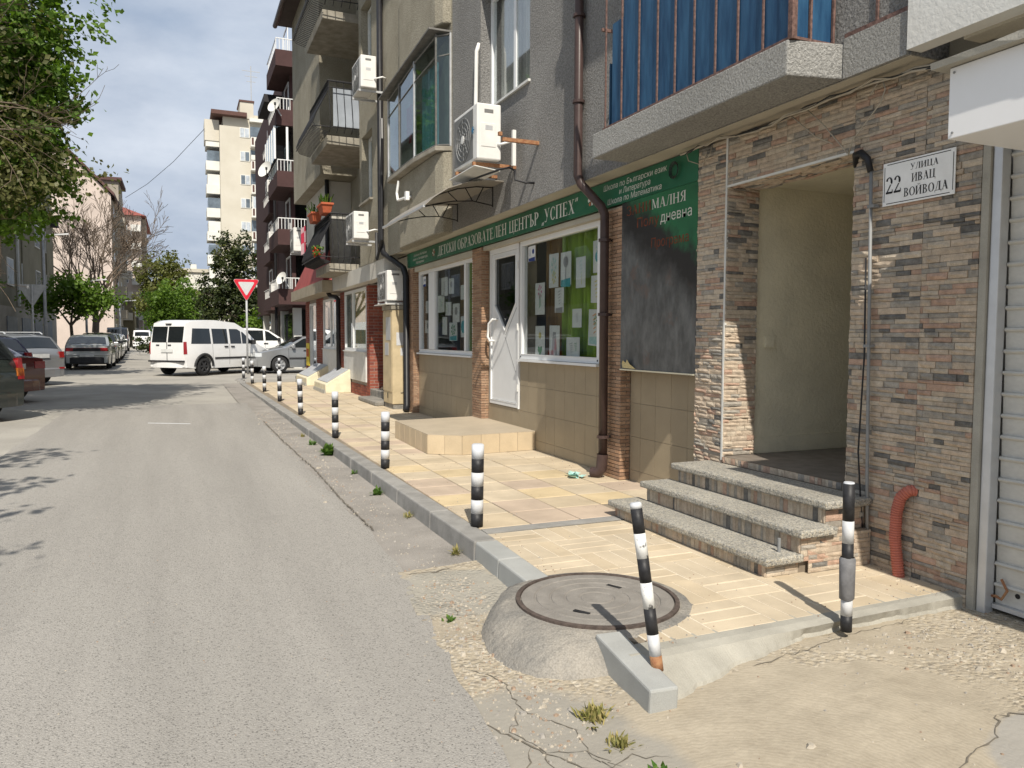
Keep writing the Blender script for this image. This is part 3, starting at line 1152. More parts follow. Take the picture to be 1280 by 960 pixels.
for lb, x, y, r, h, n, m in [
        ("bushiest green weed against the kerb, beyond the second bollard", 1.72, 10.0, .11, .22, 90, m_green_plant),
        ("low green weed at the kerb just beyond the bushy weed", 1.66, 11.0, .08, .12, 40, m_green_plant),
        ("farthest thin weed along the kerb", 1.66, 11.9, .08, .10, 36, m_dry),
        ("small green weed at the kerb below the second bollard", 1.73, 7.35, .06, .13, 36, m_green_plant),
        ("tiny weed at the kerb foot between two kerbstones", 1.74, 8.55, .05, .08, 24, m_green_plant),
        ("dry brownish weed at the kerb near the first bollard", 1.76, 6.35, .07, .09, 30, m_dry),
        ("dry weed at the foot of the pale new kerbstones", 1.76, 5.12, .06, .11, 34, m_dry),
        ("large tuft of half dry grass below the manhole mound", 1.50, 2.66, .12, .10, 150, m_dry),
        ("smaller half dry grass tuft in front of the large one", 1.49, 2.43, .09, .08, 90, m_dry),
        ("green weed at the bottom edge of the photo in the gutter", 1.50, 2.17, .07, .09, 70, m_green_plant),
        ("tiny green sprig among the gravel beside the mound", 1.32, 3.92, .05, .06, 24, m_green_plant)]:
    weed(lb, x, y, (za(x, y) if y < 4.8 else zr(y)) - .008, r, h, n, m)

# litter
mb = MB()
for i in range(14):
    a, r = random.uniform(0, 6.28), random.uniform(.01, .075)
    c = Vector((3.62 + r * math.cos(a), 6.85 + r * math.sin(a) * 1.4, .012 + random.random() * .03))
    e = Euler((random.uniform(-.7, .7), random.uniform(-.7, .7), random.uniform(0, 6))).to_matrix()
    mb.poly([c + e @ Vector(p) for p in ((-.035, -.03, 0), (.035, -.025, .008), (.04, .03, 0), (-.03, .035, .01))])
tag(mb.build("litter", mat("turquoise_film", (0.42, 0.66, 0.60), .4, .15, 20)), "crumpled pale turquoise wrapper beside the drainpipe outlet", "litter")
# ================================================================== near apartment building
m_stg = mat("grey_stucco", (0.285, 0.278, 0.265), .95, .1, 1.2, 1.0, 48, fine=.34, fscale=60, bdist=.05)
m_stg2 = mat("coarse_stucco", (0.34, 0.335, 0.315), .95, .08, 1.2, 1.0, 55, fine=.30, fscale=85, bdist=.03)
m_stb = mat("beige_stucco", (0.285, 0.26, 0.20), .95, .16, 1.6, 1.0, 60, fine=.30, fscale=60, bdist=.03, col2=(0.36, 0.33, 0.26))
m_soff = mat("soffit_plaster", (0.42, 0.385, 0.31), .95, .1, 2, .3, 40, fine=.06)
m_wtile = mat("beige_wall_tile", (0.31, 0.255, 0.175), .38, .06, 3, .06, 60, fine=.04, rnd=.03)
m_wjoint = mat("tile_joint", (0.40, 0.34, 0.25), .9, .1, 5)
m_mort = mat("mortar", (0.46, 0.38, 0.28), .95, .12, 20, .3, 120)
m_br = [mat("brick_tan", (0.38, 0.25, 0.165), .85, .12, 30, .3, 140, rnd=.1), mat("brick_brown", (0.30, 0.185, 0.12), .85, .12, 30, .3, 140, rnd=.1),
        mat("brick_orange", (0.40, 0.245, 0.15), .85, .12, 30, .3, 140, rnd=.1)]
m_stone = [mat("stone_cream", (0.50, 0.425, 0.33), .9, .14, 25, .7, 130, rnd=.1, fine=.1), mat("stone_tan", (0.47, 0.385, 0.295), .9, .16, 25, .7, 130, rnd=.1, fine=.1),
           mat("stone_rose", (0.43, 0.295, 0.22), .9, .16, 25, .7, 130, rnd=.1, fine=.1), mat("stone_grey", (0.335, 0.305, 0.26), .9, .18, 25, .7, 130, rnd=.1, fine=.1),
           mat("stone_slate", (0.165, 0.158, 0.145), .85, .25, 25, .7, 130, rnd=.15, fine=.15), mat("stone_beige", (0.48, 0.39, 0.295), .9, .14, 25, .7, 130, rnd=.1, fine=.1)]
m_sback = mat("stone_backing", (0.22, 0.18, 0.135), .95, .15, 20)
m_pvc = mat("white_pvc", (0.72, 0.73, 0.73), .35, .03, 3)
m_pvcw = mat("weathered_pvc", (0.62, 0.62, 0.59), .45, .08, 8)
m_glass = glass_mat("window_glass", (0.95, 0.97, 0.96), .97)
m_dglass = glass_mat("dark_glass", (0.55, 0.58, 0.58), .75)
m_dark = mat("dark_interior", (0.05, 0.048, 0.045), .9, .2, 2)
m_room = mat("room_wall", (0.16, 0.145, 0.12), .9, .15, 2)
m_curtg = mat("green_curtain", (0.22, 0.35, 0.035), .85, .2, 3, stretch=(4, 6, .4))
m_curtb = mat("brown_curtain", (0.20, 0.115, 0.04), .85, .2, 3, stretch=(4, 6, .4))
m_net = mat("net_curtain", (0.42, 0.41, 0.38), .9, .12, 5, stretch=(4, 8, .4))
m_paper = mat("paper", (0.60, 0.61, 0.60), .8, .06, 5)
m_pipe = mat("brown_pipe", (0.062, 0.040, 0.036), .35, .12, 12, .05, 60)
m_pipeb = mat("black_pipe", (0.018, 0.018, 0.02), .4, .2, 12)
m_gran = pebble_mat("terrazzo", (0.36, 0.345, 0.30), [(0.45, 0.42, 0.36), (0.30, 0.29, 0.26), (0.20, 0.195, 0.18), (0.52, 0.48, 0.40), (0.40, 0.36, 0.28), (0.26, 0.25, 0.23)], 105, 1.0, .006, .85, .48, pscale=3)
m_plast = mat("yellowed_plaster", (0.72, 0.665, 0.50), .9, .08, 3, .5, 30, bdist=.02)
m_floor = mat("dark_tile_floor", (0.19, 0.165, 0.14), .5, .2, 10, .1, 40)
m_blue = mat("blue_sheet", (0.014, 0.052, 0.115), .42, .18, 3.5, .1, 20, col2=(0.032, 0.10, 0.19), stretch=(5, 5, .8))
m_railb = mat("rusty_rail", (0.085, 0.05, 0.042), .7, .35, 40, .3, 120, col2=(0.2, 0.12, 0.1))
m_shut = mat("shutter_metal", (0.52, 0.51, 0.47), .45, .05, 6, .05, 60, fine=.05, fscale=30, stretch=(1, 1, 2))
m_whp = mat("white_plaster", (0.60, 0.59, 0.55), .9, .1, 1.7, .4, 35, col2=(0.66, 0.66, 0.63))
m_alu = mat("aluminium", (0.56, 0.57, 0.58), .35, .06, 8, metal=.4)
m_sheet = mat("white_sheet_metal", (0.76, 0.76, 0.75), .4, .04, 2, col2=(0.8, 0.8, 0.8))
m_gpipe = mat("grey_conduit", (0.22, 0.225, 0.225), .5, .08, 20)
m_cable = mat("cable_beige", (0.38, 0.34, 0.27), .7, .15, 20)
m_hose = mat("orange_hose", (0.46, 0.15, 0.105), .5, .1, 10)
m_green = mat("sign_green", (0.012, 0.085, 0.042), .35, .35, 1.6, col2=(0.03, 0.15, 0.085))
m_letter = mat("sign_letter", (0.62, 0.62, 0.56), .6, .05, 10)
m_ink = mat("black_ink", (0.012, 0.012, 0.014), .5, .1, 10)

AB = thing("apartment_building", "grey stuccoed apartment building with a green shop sign and stone-clad entrance", "building")
# upper wall, soffit, roof slab
mb = wall_x(MB(), 3.73, .30, 3.14, 10.96, 2.97, 12.4, [(8.22, 9.80, 4.36, 5.9), (8.22, 9.80, 7.1, 8.6), (8.22, 9.80, 9.85, 11.3)])
mb.build("upper_wall", m_stg, AB)
MB().box(4.033, 8.0, 2.9, 14.2, 2.974, 3.2).build("floor_slab", m_soff, AB)
MB().box(3.735, 4.032, 3.145, 14.19, 2.965, 2.9695).build("soffit", m_soff, AB)
MB().box(3.2, 9.0, 2.9, 11.0, 12.4, 12.7).build("roof", m_stg, AB)
MB().box(5.2, 8.9, 2.95, 10.95, 3.21, 12.38).build("core_wall", m_room, AB)
MB().box(4.035, 5.19, 10.70, 10.95, 3.21, 12.38).build("party_wall", m_room, AB)
# upper windows
for z0 in (4.36, 7.1, 9.85):
    wf = ring_x(MB(), 3.87, .06, 8.225, 9.795, z0 + .005, z0 + 1.52, .055).build("window", m_pvc, AB, bevel=.006)
    MB().box(3.885, 3.915, 8.98, 9.05, z0 + .06, z0 + 1.465).build("mullion", m_pvc, wf)
    MB().box(3.885, 3.915, 8.42, 8.46, z0 + .06, z0 + 1.465).build("mullion", m_pvc, wf)
    MB().box(3.897, 3.903, 8.27, 9.75, z0 + .05, z0 + 1.475).build("pane", m_glass, wf)
    MB().box(3.70, 3.88, 8.2, 9.82, z0 - .03, z0 - .002).build("sill", m_pvcw, wf)
    q = MB()
    for i in range(44):
        y = 8.25 + i * 1.5 / 44
        q.poly([(4.0 + .02 * math.sin(i * 1.6), y, z0), (4.0 + .02 * math.sin((i + 1) * 1.6), y + 1.5 / 44, z0), (4.0 + .02 * math.sin((i + 1) * 1.6), y + 1.5 / 44, z0 + 1.5), (4.0 + .02 * math.sin(i * 1.6), y, z0 + 1.5)])
    q.build("curtain", m_net, wf)

# ground floor wall with its openings
mb = wall_x(MB(), 4.07, .22, 5.31, 14.2, 0.0, 2.96, [(7.10, 9.20, 1.12, 2.65), (9.22, 10.27, .47, 2.63), (10.9, 13.83, 1.12, 2.62)])
mb.build("ground_wall", m_wjoint, AB)
MB().box(3.975, 4.066, 6.93, 10.33, 2.632, 2.69).build("lintel_beam", m_soff, AB)
MB().box(3.975, 4.066, 10.73, 13.84, 2.60, 2.69).build("lintel_beam", m_soff, AB)
# room behind
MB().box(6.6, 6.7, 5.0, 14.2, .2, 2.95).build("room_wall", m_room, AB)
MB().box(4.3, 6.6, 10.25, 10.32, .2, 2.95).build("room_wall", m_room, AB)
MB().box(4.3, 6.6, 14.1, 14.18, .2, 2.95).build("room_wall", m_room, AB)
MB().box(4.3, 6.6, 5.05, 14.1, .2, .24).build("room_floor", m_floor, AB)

wt = {}


def wall_tiles(y0, y1, z0, z1, tw=.25, thh=.33, X=4.07, parent=AB, name="wall_tile"):
    z = z1
    while z > z0 + .02:
        zb = max(z0, z - thh)
        y = y0
        while y < y1 - .02:
            yb = min(y1, y + tw)
            a, b = yb - y - .003, z - zb - .003
            key = (round(a, 3), round(b, 3))
            if key not in wt:
                wt[key] = MB().box(-.012, 0, -a / 2, a / 2, -b / 2, b / 2).mesh(name, m_wtile)
            inst(name, wt[key], parent, (X - random.uniform(0, .0012), (y + yb) / 2, (z + zb) / 2), (0, random.gauss(0, .0012), random.gauss(0, .0015)))
            y = yb
        z = zb


wall_tiles(5.32, 6.50, 0.0, 1.10)
wall_tiles(6.93, 9.205, 0.0, 1.115)
wall_tiles(9.205, 10.33, 0.0, .465)
wall_tiles(10.73, 13.85, 0.0, 1.115)

# brick-faced pillars
br_me = [[MB().box(-.012, 0, -.5, .5, -.5, .5).mesh("brick", m) for m in m_br]][0]


def brick_pillar(X, y0, y1, z0, z1, quota=True, depth=.12, mats_=None, bl=.19, rh=.0365):
    p = MB().box(X + .012, X + depth, y0 + .012, y1, z0, z1).build("brick_pillar", m_mort, AB)
    stuff = MB()
    z, r = z0 + .004, 0
    while z + rh < z1:
        y = y0 - (bl * .5 if r % 2 else 0)
        while y < y1 - .01:
            a, b = max(y, y0) + .004, min(y + bl, y1) - .004
            if b - a > .02:
                mi = random.choice((0, 0, 1, 2, 1))
                if quota:
                    inst("brick", br_me[mi], p, (X + .012 - random.uniform(0, .003), (a + b) / 2, z + rh / 2), (0, 0, 0), (1, b - a, rh - .008))
                else:
                    stuff.box(X - random.uniform(0, .003), X + .0125, a, b, z + .004, z + rh - .004, mi)
            y += bl
        w = depth - .006 if r % 2 == 0 else (depth - .006) * .55
        for a, b in ([(X + .002, X + w)] if r % 2 == 0 else [(X + .002, X + w), (X + w + .008, X + depth - .006)]):
            mi = random.choice((0, 0, 1, 2, 1))
            if quota:
                inst("brick", br_me[mi], p, ((a + b) / 2, y0 + .012 - random.uniform(0, .002), z + rh / 2), (0, 0, R_(90)), (1, b - a, rh - .008))
            else:
                stuff.box(a, b, y0 + random.uniform(0, .002), y0 + .0125, z + .004, z + rh - .004, mi)
        z += rh
        r += 1
    if stuff.v:
        o = stuff.build("brickwork", m_br, p, kind='stuff')
    return p


brick_pillar(3.95, 6.52, 6.915, 0.0, 2.685, True, .118)
brick_pillar(3.95, 10.335, 10.72, .235, 2.685, False, .118)
brick_pillar(3.95, 13.86, 14.2, 0.0, 2.685, False, .118)

# shop windows
def shop_window(y0, y1, z0, z1, mull, label=None):
    f = ring_x(MB(), 4.045, .07, y0, y1, z0, z1, .065).build("shop_window", m_pvc, AB, bevel=.006)
    for yc, w in mull:
        MB().box(4.043, 4.105, yc - w / 2, yc + w / 2, z0 + .066, z1 - .066).build("mullion", m_pvc, f, bevel=.005)
    MB().box(4.078, 4.084, y0 + .05, y1 - .05, z0 + .05, z1 - .05).build("pane", m_glass, f)
    MB().box(4.0, 4.05, y0 - .01, y1 + .01, z0 - .03, z0 - .003).build("sill", m_pvc, f)
    for yy_ in (y0 + .035, y1 - .035):
        MB().lathe([(0, 0), (.011, 0), (.011, .004), (0, .004)], 10).xform(Matrix.Translation((4.044, yy_, z0 + .033)) @ Matrix.Rotation(R_(-90), 4, 'Y')).build("drain_cap", m_ink, f)
    return f


sw2 = shop_window(7.11, 9.19, 1.13, 2.64, [])
sw1 = shop_window(10.92, 13.82, 1.13, 2.61, [(12.93, .13), (11.30, .075)])
MB().box(4.042, 4.1, 13.0, 13.20, 1.2, 2.54).build("sash_panel", m_pvc, sw1, bevel=.005)


def curtain(y0, y1, z0, z1, X, m, parent, pitch=.11, amp=.03):
    n = max(4, int((y1 - y0) / .02))
    q = MB()
    for i in range(n + 1):
        y = y0 + (y1 - y0) * i / n
        x = X + amp * math.sin(y / pitch * 6.283) + amp * .4 * math.sin(y / pitch * 2.1 + 1)
        q.v += [(x, y, z0), (x, y, z1)]
    for i in range(n):
        q.f.append((2 * i, 2 * i + 2, 2 * i + 3, 2 * i + 1)); q.m.append(0)
    return q.build("curtain", m, parent, smooth=True)


curtain(6.9, 8.36, 1.0, 2.7, 4.24, m_curtg, sw2, .13, .045)
curtain(8.37, 8.85, 1.0, 2.7, 4.26, m_curtb, sw2)
curtain(10.8, 11.75, 1.0, 2.7, 4.26, m_curtg, sw1)
curtain(11.76, 12.1, 1.0, 2.7, 4.28, m_curtb, sw1)
curtain(11.0, 11.28, 1.7, 2.7, 4.2, m_net, sw1)

# shop door
dr = ring_x(MB(), 4.045, .07, 9.235, 10.255, .475, 2.625, .06).build("shop_door", m_pvc, AB, bevel=.006)
D = MB()
gy = [10.09, 9.71, 9.34, 9.34, 10.09]
gz = [1.86, 1.50, 1.86, 2.50, 2.50]
Xl = 4.058
L_, R__, B_, T_ = 10.19, 9.30, .54, 2.56
# leaf: polygons round the pentagonal light
for poly in ([(L_, B_), (R__, B_), (9.71, 1.50)], [(L_, B_), (9.71, 1.50), (10.09, 1.86), (L_, 1.86)], [(R__, B_), (R__, 1.86), (9.34, 1.86), (9.71, 1.50)],
             [(L_, 1.86), (10.09, 1.86), (10.09, 2.50), (L_, 2.50)], [(9.34, 1.86), (R__, 1.86), (R__, 2.50), (9.34, 2.50)], [(L_, 2.50), (R__, 2.50), (R__, T_), (L_, T_)]):
    D.prism([(Xl, y, z) for y, z in poly], (.04, 0, 0))
D.build("door_leaf", m_pvc, dr)
MB().prism([(4.08, y, z) for y, z in zip(gy, gz)], (.006, 0, 0)).build("door_glass", m_dglass, dr)
q = MB()
for (a, b), (c, d) in zip(list(zip(gy, gz)), list(zip(gy, gz))[1:] + [(gy[0], gz[0])]):
    q.tube([(4.056, a, b), (4.056, c, d)], .012, 6)
q.build("glazing_bead", m_pvc, dr)
q = MB()
for a, b, c, d in ((9.71, 1.42, 9.34, .95), (9.69, 1.44, 9.32, 1.80)):
    q.tube([(4.057, a, b), (4.057, c, d)], .004, 4)
q.build("groove", m_gpipe, dr)
MB().tube([(4.055, 9.98, 1.66), (3.99, 10.0, 1.66), (3.97, 10.10, 1.60), (3.97, 10.14, 1.42), (3.99, 10.12, 1.36), (4.055, 10.11, 1.36)], .017, 8).build("door_handle", m_white, dr, smooth=True)
for z in (.7, 1.5, 2.3):
    MB().lathe([(0, 0), (.012, 0), (.012, .09), (0, .09)], 8, (4.04, 9.25, z)).build("hinge", m_pvcw, dr)

# tiled platform in front of the door
PL = thing("tiled_platform", "low beige tiled platform with a chamfered corner before the shop door", "platform")
pp = [(2.74, 10.53), (2.71, 8.89), (3.06, 8.65), (4.055, 8.73), (4.055, 10.72), ]
MB().prism([(x + .008 if x < 3 else x, y, .0) for x, y in pp], (0, 0, .232)).build("slab", m_wjoint, PL)
m_ptop = mat("platform_top", (0.42, 0.355, 0.265), .6, .1, 2, .1, 60, fine=.05)
m_pside = mat("platform_tile", (0.50, 0.405, 0.275), .5, .08, 3, .08, 60, fine=.05, rnd=.05)
MB().prism([(2.735, 10.53, .2325), (2.705, 8.885, .2325), (3.06, 8.642, .2325), (4.055, 8.722, .2325), (4.055, 10.72, .2325)], (0, 0, .008)).build("top_tile", m_ptop, PL)
for (a, b), (c, d), n in ((pp[0], pp[1], 6), (pp[1], pp[2], 2), (pp[2], pp[3], 4)):
    for i in range(n):
        f0, f1 = i / n + .004, (i + 1) / n - .004
        p0 = Vector((a + (c - a) * f0, b + (d - b) * f0, .004))
        p1 = Vector((a + (c - a) * f1, b + (d - b) * f1, .004))
        nrm = Vector((p0.y - p1.y, p1.x - p0.x, 0)).normalized() * -.008
        MB().prism([p0, p1, p1 + Vector((0, 0, .228)), p0 + Vector((0, 0, .228))], nrm if nrm.x < 0 or nrm.y < 0 else -nrm).build("edge_tile", m_pside, PL)

# ------------------------------------------------------------------ ledge stone cladding
st_me = []
for v in range(4):
    row = []
    rr = random.Random(v)
    q = MB()
    nx, nz = 3, 1
    k = 0
    grid = []
    for j in range(3):
        for i in range(4):
            edge = (i in (0, 3)) or (j in (0, 2))
            grid.append((-(rr.uniform(.35, .6) if edge else rr.uniform(.6, 1.0)), -.5 + i / 3, -.5 + j / 2))
    q.v = grid + [(0, -.5, -.5), (0, .5, -.5), (0, .5, .5), (0, -.5, .5)]
    for j in range(2):
        for i in range(3):
            a = j * 4 + i
            q.f.append((a, a + 4, a + 5, a + 1))
    q.f += [(0, 1, 2, 3, 13, 12), (3, 7, 11, 14, 13), (11, 10, 9, 8, 15, 14), (8, 4, 0, 12, 15)]
    q.m = [0] * len(q.f)
    for m in m_stone:
        row.append(q.mesh("stone", m))
    st_me.append(row)


def stone_patch(parent, frame, u0, u1, v0, v1, quota=0, rh=.029, lw=(.06, .21), depth=.024, seams=(), vertical=False):
    """frame(u, v, d) -> 3-D point; frame.rot = Euler of the piece (local -X faces out)."""
    pieces = []
    v = v0
    while v < v1 - .006:
        h = random.choice((rh, rh, rh * 1.35, rh * .75))
        vb = min(v1, v + h)
        u = u0 - random.uniform(0, .05)
        while u < u1 - .006:
            ub = u + random.uniform(*lw)
            for s in seams:
                if u < s - .01 < ub:
                    ub = s
            a, b = max(u, u0), min(ub, u1)
            if b - a > .008:
                pieces.append((a, b, v, vb))
            u = ub
        v = vb
    pieces.sort(key=lambda p: -(p[1] - p[0]) * (p[3] - p[2]))
    stuff = MB()
    for i, (a, b, c, d) in enumerate(pieces):
        c_ = random.random()
        mi = 0 if c_ < .2 else 1 if c_ < .39 else 2 if c_ < .53 else 3 if c_ < .70 else 4 if c_ < .79 else 5
        me = random.choice(st_me)[mi]
        dep = depth * random.uniform(.45, 1.15)
        cu, cv = (a + b) / 2, (c + d) / 2
        su, sv = b - a - .0022, d - c - .002
        if i < quota:
            inst("stone", me, parent, frame(cu, cv), frame.rot, (dep, sv if frame.swap else su, su if frame.swap else sv))
        else:
            M = Matrix.Translation(frame(cu, cv)) @ Euler(frame.rot).to_matrix().to_4x4() @ Matrix.Diagonal((dep, sv if frame.swap else su, su if frame.swap else sv, 1))
            k = len(stuff.v)
            stuff.v += [tuple(M @ q.co) for q in me.vertices]
            for q in me.polygons:
                stuff.f.append(tuple(k + w for w in q.vertices))
                stuff.m.append(mi)
    if stuff.v:
        stuff.build("stonework", m_stone, parent, kind='stuff')


class Fr:
    def __init__(s, o, ud, vd, rot, swap=False):
        s.o, s.ud, s.vd, s.rot, s.swap = Vector(o), Vector(ud), Vector(vd), rot, swap

    def __call__(s, u, v):
        return s.o + s.ud * u + s.vd * v


SWX = 3.94
FX = Fr((SWX, 0, 0), (0, 1, 0), (0, 0, 1), (0, 0, 0))
# right of the entrance
sw = MB().box(SWX, SWX + .3, 2.845, 3.70, -.25, 2.962).build("stone_wall", m_sback, AB)
stone_patch(sw, FX, 2.845, 3.70, -.08, 2.95, 300, seams=(3.19,))
# left of the entrance
sp = MB().box(SWX, SWX + .3, 4.935, 5.305, .0, 2.962).build("stone_wall", m_sback, AB)
stone_patch(sp, FX, 4.945, 5.305, .26, 2.95)
stone_patch(sp, Fr((0, 4.935, 0), (1, 0, 0), (0, 0, 1), (0, 0, R_(90))), SWX - .012, SWX + .3, .475, 2.575)
MB().box(SWX - .016, SWX + .004, 4.930, 4.948, .44, 2.95).build("corner_trim", m_pvcw, sp)
# lintel
ln = MB().box(SWX, SWX + .3, 3.704, 4.931, 2.585, 2.962).build("stone_lintel", m_sback, AB)
stone_patch(ln, FX, 3.70, 4.93, 2.585, 2.95, seams=(4.3,))
stone_patch(ln, Fr((0, 0, 2.585), (0, 1, 0), (1, 0, 0), (0, R_(-90), 0), False), 3.705, 4.93, SWX - .012, SWX + .3)
MB().box(SWX - .018, SWX + .002, 3.70, 4.93, 2.572, 2.588).build("lintel_trim", m_pvcw, ln)
# jamb strip by the shutter, in plain concrete
MB().box(3.935, 4.3, 2.80, 2.843, -.25, 2.96).build("jamb", m_conc, AB)
# vestibule
vt = MB()
vt.poly([(SWX, 3.70, .4695), (7, 3.70, .4695), (7, 4.94, .4695), (SWX, 4.94, .4695)])
vt.build("vestibule_floor", m_floor, AB)
MB().box(SWX + .3, 7.0, 4.965, 5.06, .3, 2.9).build("vestibule_wall", m_plast, AB)
MB().box(SWX + .32, 7.0, 4.952, 4.964, .47, .60).build("vestibule_skirting", m_plast, AB)
MB().box(SWX + .3, 7.0, 3.58, 3.69, .3, 2.9).build("vestibule_wall", m_plast, AB)
MB().box(7.0, 7.1, 3.5, 5.1, .3, 2.9).build("vestibule_wall", m_room, AB)
MB().box(SWX + .3, 7.0, 3.6, 5.0, 2.62, 2.7).build("vestibule_ceiling", m_plast, AB)
MB().box(4.35, 4.44, 4.945, 4.964, 1.33, 1.42).build("junction_box", m_plast, AB)

# entrance steps
ES = thing("entrance_steps", "three terrazzo-topped entrance steps with stone strip risers", "steps")
trd = [(3.085, 3.46, 5.27, .125), (3.315, 3.43, 5.17, .275), (3.545, 3.47, 5.08, .42)]
for i, (x, y0, y1, z) in enumerate(trd):
    xe = trd[i + 1][0] + .06 if i < 2 else 3.92
    q = MB().box(x, xe, y0, y1, z - .048, z)
    o = q.build("tread", m_gran, ES, bevel=.012, seg=2)
    MB().box(x + .045, 3.92, y0 + .05, y1 - .05, -.05 if i == 0 else trd[i - 1][3] - .02, z - .0485).build("riser", m_sback, ES)
    z0 = 0 if i == 0 else trd[i - 1][3]
    stone_patch(ES, Fr((x + .045, 0, 0), (0, 0, 1), (0, 1, 0), (0, 0, 0), True), z0 + .002, z - .05, y0 + .05, y1 - .05, 60, rh=.032, lw=(.2, .3), depth=.012)
    stone_patch(ES, Fr((0, y0 + .05, 0), (1, 0, 0), (0, 0, 1), (0, 0, R_(90))), x + .045, xe - .005 if i < 2 else 3.90, (0 if i < 1 else trd[i - 1][3] - .05) + .002, z - .05, 30, depth=.012)
stone_patch(ES, Fr((0, 3.48, 0), (1, 0, 0), (0, 0, 1), (0, 0, R_(90))), 3.42, 3.92, .002, .22, 40, depth=.012)
MB().box(3.93, 3.96, 3.72, 4.94, .40, .4685).build("threshold", m_sback, ES)
stone_patch(ES, Fr((3.93, 0, 0), (0, 0, 1), (0, 1, 0), (0, 0, 0), True), .421, .468, 3.72, 4.93, 60, rh=.034, lw=(.2, .3), depth=.012)
for x, y, z in ((3.27, 3.56, .125), (3.80, 3.58, .42)):
    MB().lathe([(.010, 0), (.010, .085), (0, .086)], 10, (x, y, z - .001)).build("metal_stub", m_gpipe, ES)

# ------------------------------------------------------------------ blue balcony
bl = MB().hexa([(3.35, 3.68, 2.97), (3.728, 3.60, 2.97), (3.728, 6.05, 2.97), (3.35, 6.05, 2.97), (3.35, 3.68, 3.18), (3.728, 3.60, 3.18), (3.728, 6.05, 3.18), (3.35, 6.05, 3.18)]).build("balcony", m_stg2, AB, bevel=.01)
ry = [3.70, 3.93, 4.17, 4.40, 4.64, 4.87, 5.10, 5.36, 5.62, 5.88]
for i, y in enumerate(ry):
    MB().box(3.374, 3.386, y - .006, y + .006, 3.181, 4.55).build("bar", m_railb, bl)
    if i:
        MB().box(3.394, 3.402, ry[i - 1] + .004, y - .004 - (.08 if i == 9 else 0), 3.20, 4.04 + random.uniform(-.01, .01) if i == 9 else 4.5).build("blue_panel", m_blue, bl)
MB().box(3.366, 3.394, 3.66, 5.9, 3.184, 3.20).build("bottom_rail", m_railb, bl)
MB().box(3.366, 3.394, 3.66, 5.9, 4.555, 4.58).build("top_rail", m_railb, bl)
MB().box(3.36, 3.40, 3.655, 3.69, 3.181, 4.58).build("corner_post", m_railb, bl)
for x in (3.52, 3.70):
    MB().box(x - .008, x + .008, 3.668, 3.684, 3.181, 4.55).build("bar", m_railb, bl)
MB().box(3.41, 3.72, 3.69, 3.698, 3.2, 4.5).build("blue_panel", m_blue, bl)
MB().box(3.40, 3.73, 3.66, 3.688, 3.182, 3.198).build("bottom_rail", m_railb, bl)
MB().box(3.43, 3.72, 5.89, 5.905, 3.2, 3.75).build("blue_panel", m_blue, bl)
MB().box(3.36, 3.73, 5.91, 5.93, 4.02, 4.045).build("end_rail", m_railb, bl)
# same balconies on the floors above
for z in (5.75, 8.5):
    b2_ = MB().box(3.35, 3.728, 3.65, 6.05, z, z + .2).build("balcony", m_stg2, AB)
    MB().box(3.38, 3.42, 3.7, 6.0, z + .2, z + 1.2).build("parapet", m_blue, b2_)
# stucco ledge and rail to the right of the balcony
MB().box(3.705, 3.729, 3.15, 3.595, 2.968, 3.205).build("ledge", m_stg2, AB)
MB().box(3.715, 3.728, 3.15, 3.60, 3.21, 3.235).build("ledge_rail", m_railb, AB)
MB().box(3.715, 3.728, 3.36, 3.375, 3.236, 4.6).build("ledge_bar", m_railb, AB)

# brown drainpipe
dp = MB().tube([(3.665, 6.91, 12.3), (3.665, 6.91, 3.02), (3.69, 6.885, 2.93), (3.84, 6.74, 2.70), (3.865, 6.715, 2.62), (3.865, 6.705, .22)], .045, 14).build("drainpipe", m_pipe, AB, smooth=True)
MB().tube([(3.862, 6.706, .24), (3.855, 6.71, .10), (3.835, 6.74, .055), (3.80, 6.80, .045)], .057, 14, caps=False).build("spout", m_pipe, dp, smooth=True)
for z, x, y in ((4.55, 3.665, 6.91), (3.72, 3.665, 6.91), (6.2, 3.665, 6.91), (1.62, 3.865, 6.707), (.40, 3.865, 6.705), (2.35, 3.865, 6.71)):
    MB().lathe([(.05, 0), (.062, .002), (.062, .03), (.05, .032)], 14, (x, y, z)).build("collar", m_pipe, dp)
    MB().box(x, x + .09, y - .012, y + .012, z + .006, z + .026).build("bracket", m_pipeb, dp)

# ------------------------------------------------------------------ shop sign band
SG = thing("shop_sign", "long green shop sign band with white serif lettering over the windows", "shop sign")
MB().box(3.935, 3.965, 5.315, 14.19, 2.70, 2.955).build("panel", m_green, SG)
pl = lambda u, v, l: (3.9335 - l, -u, v)
q = MB()
serif_text(q, "ДЕТСКИ ОБРАЗОВАТЕЛЕН ЦЕНТЪР „УСПЕХ“", -12.32, 2.748, .152, 4.92, pl)
q.build("lettering", m_letter, SG)


def small(text, y_left, y_right, z, h, X=3.9335):
    font_text(text, h * 1.38, lambda u, v, l: (X, y_left - u, z + v), "lettering", m_letter, SG, width=(y_left - y_right), bold=0, shear=.12)


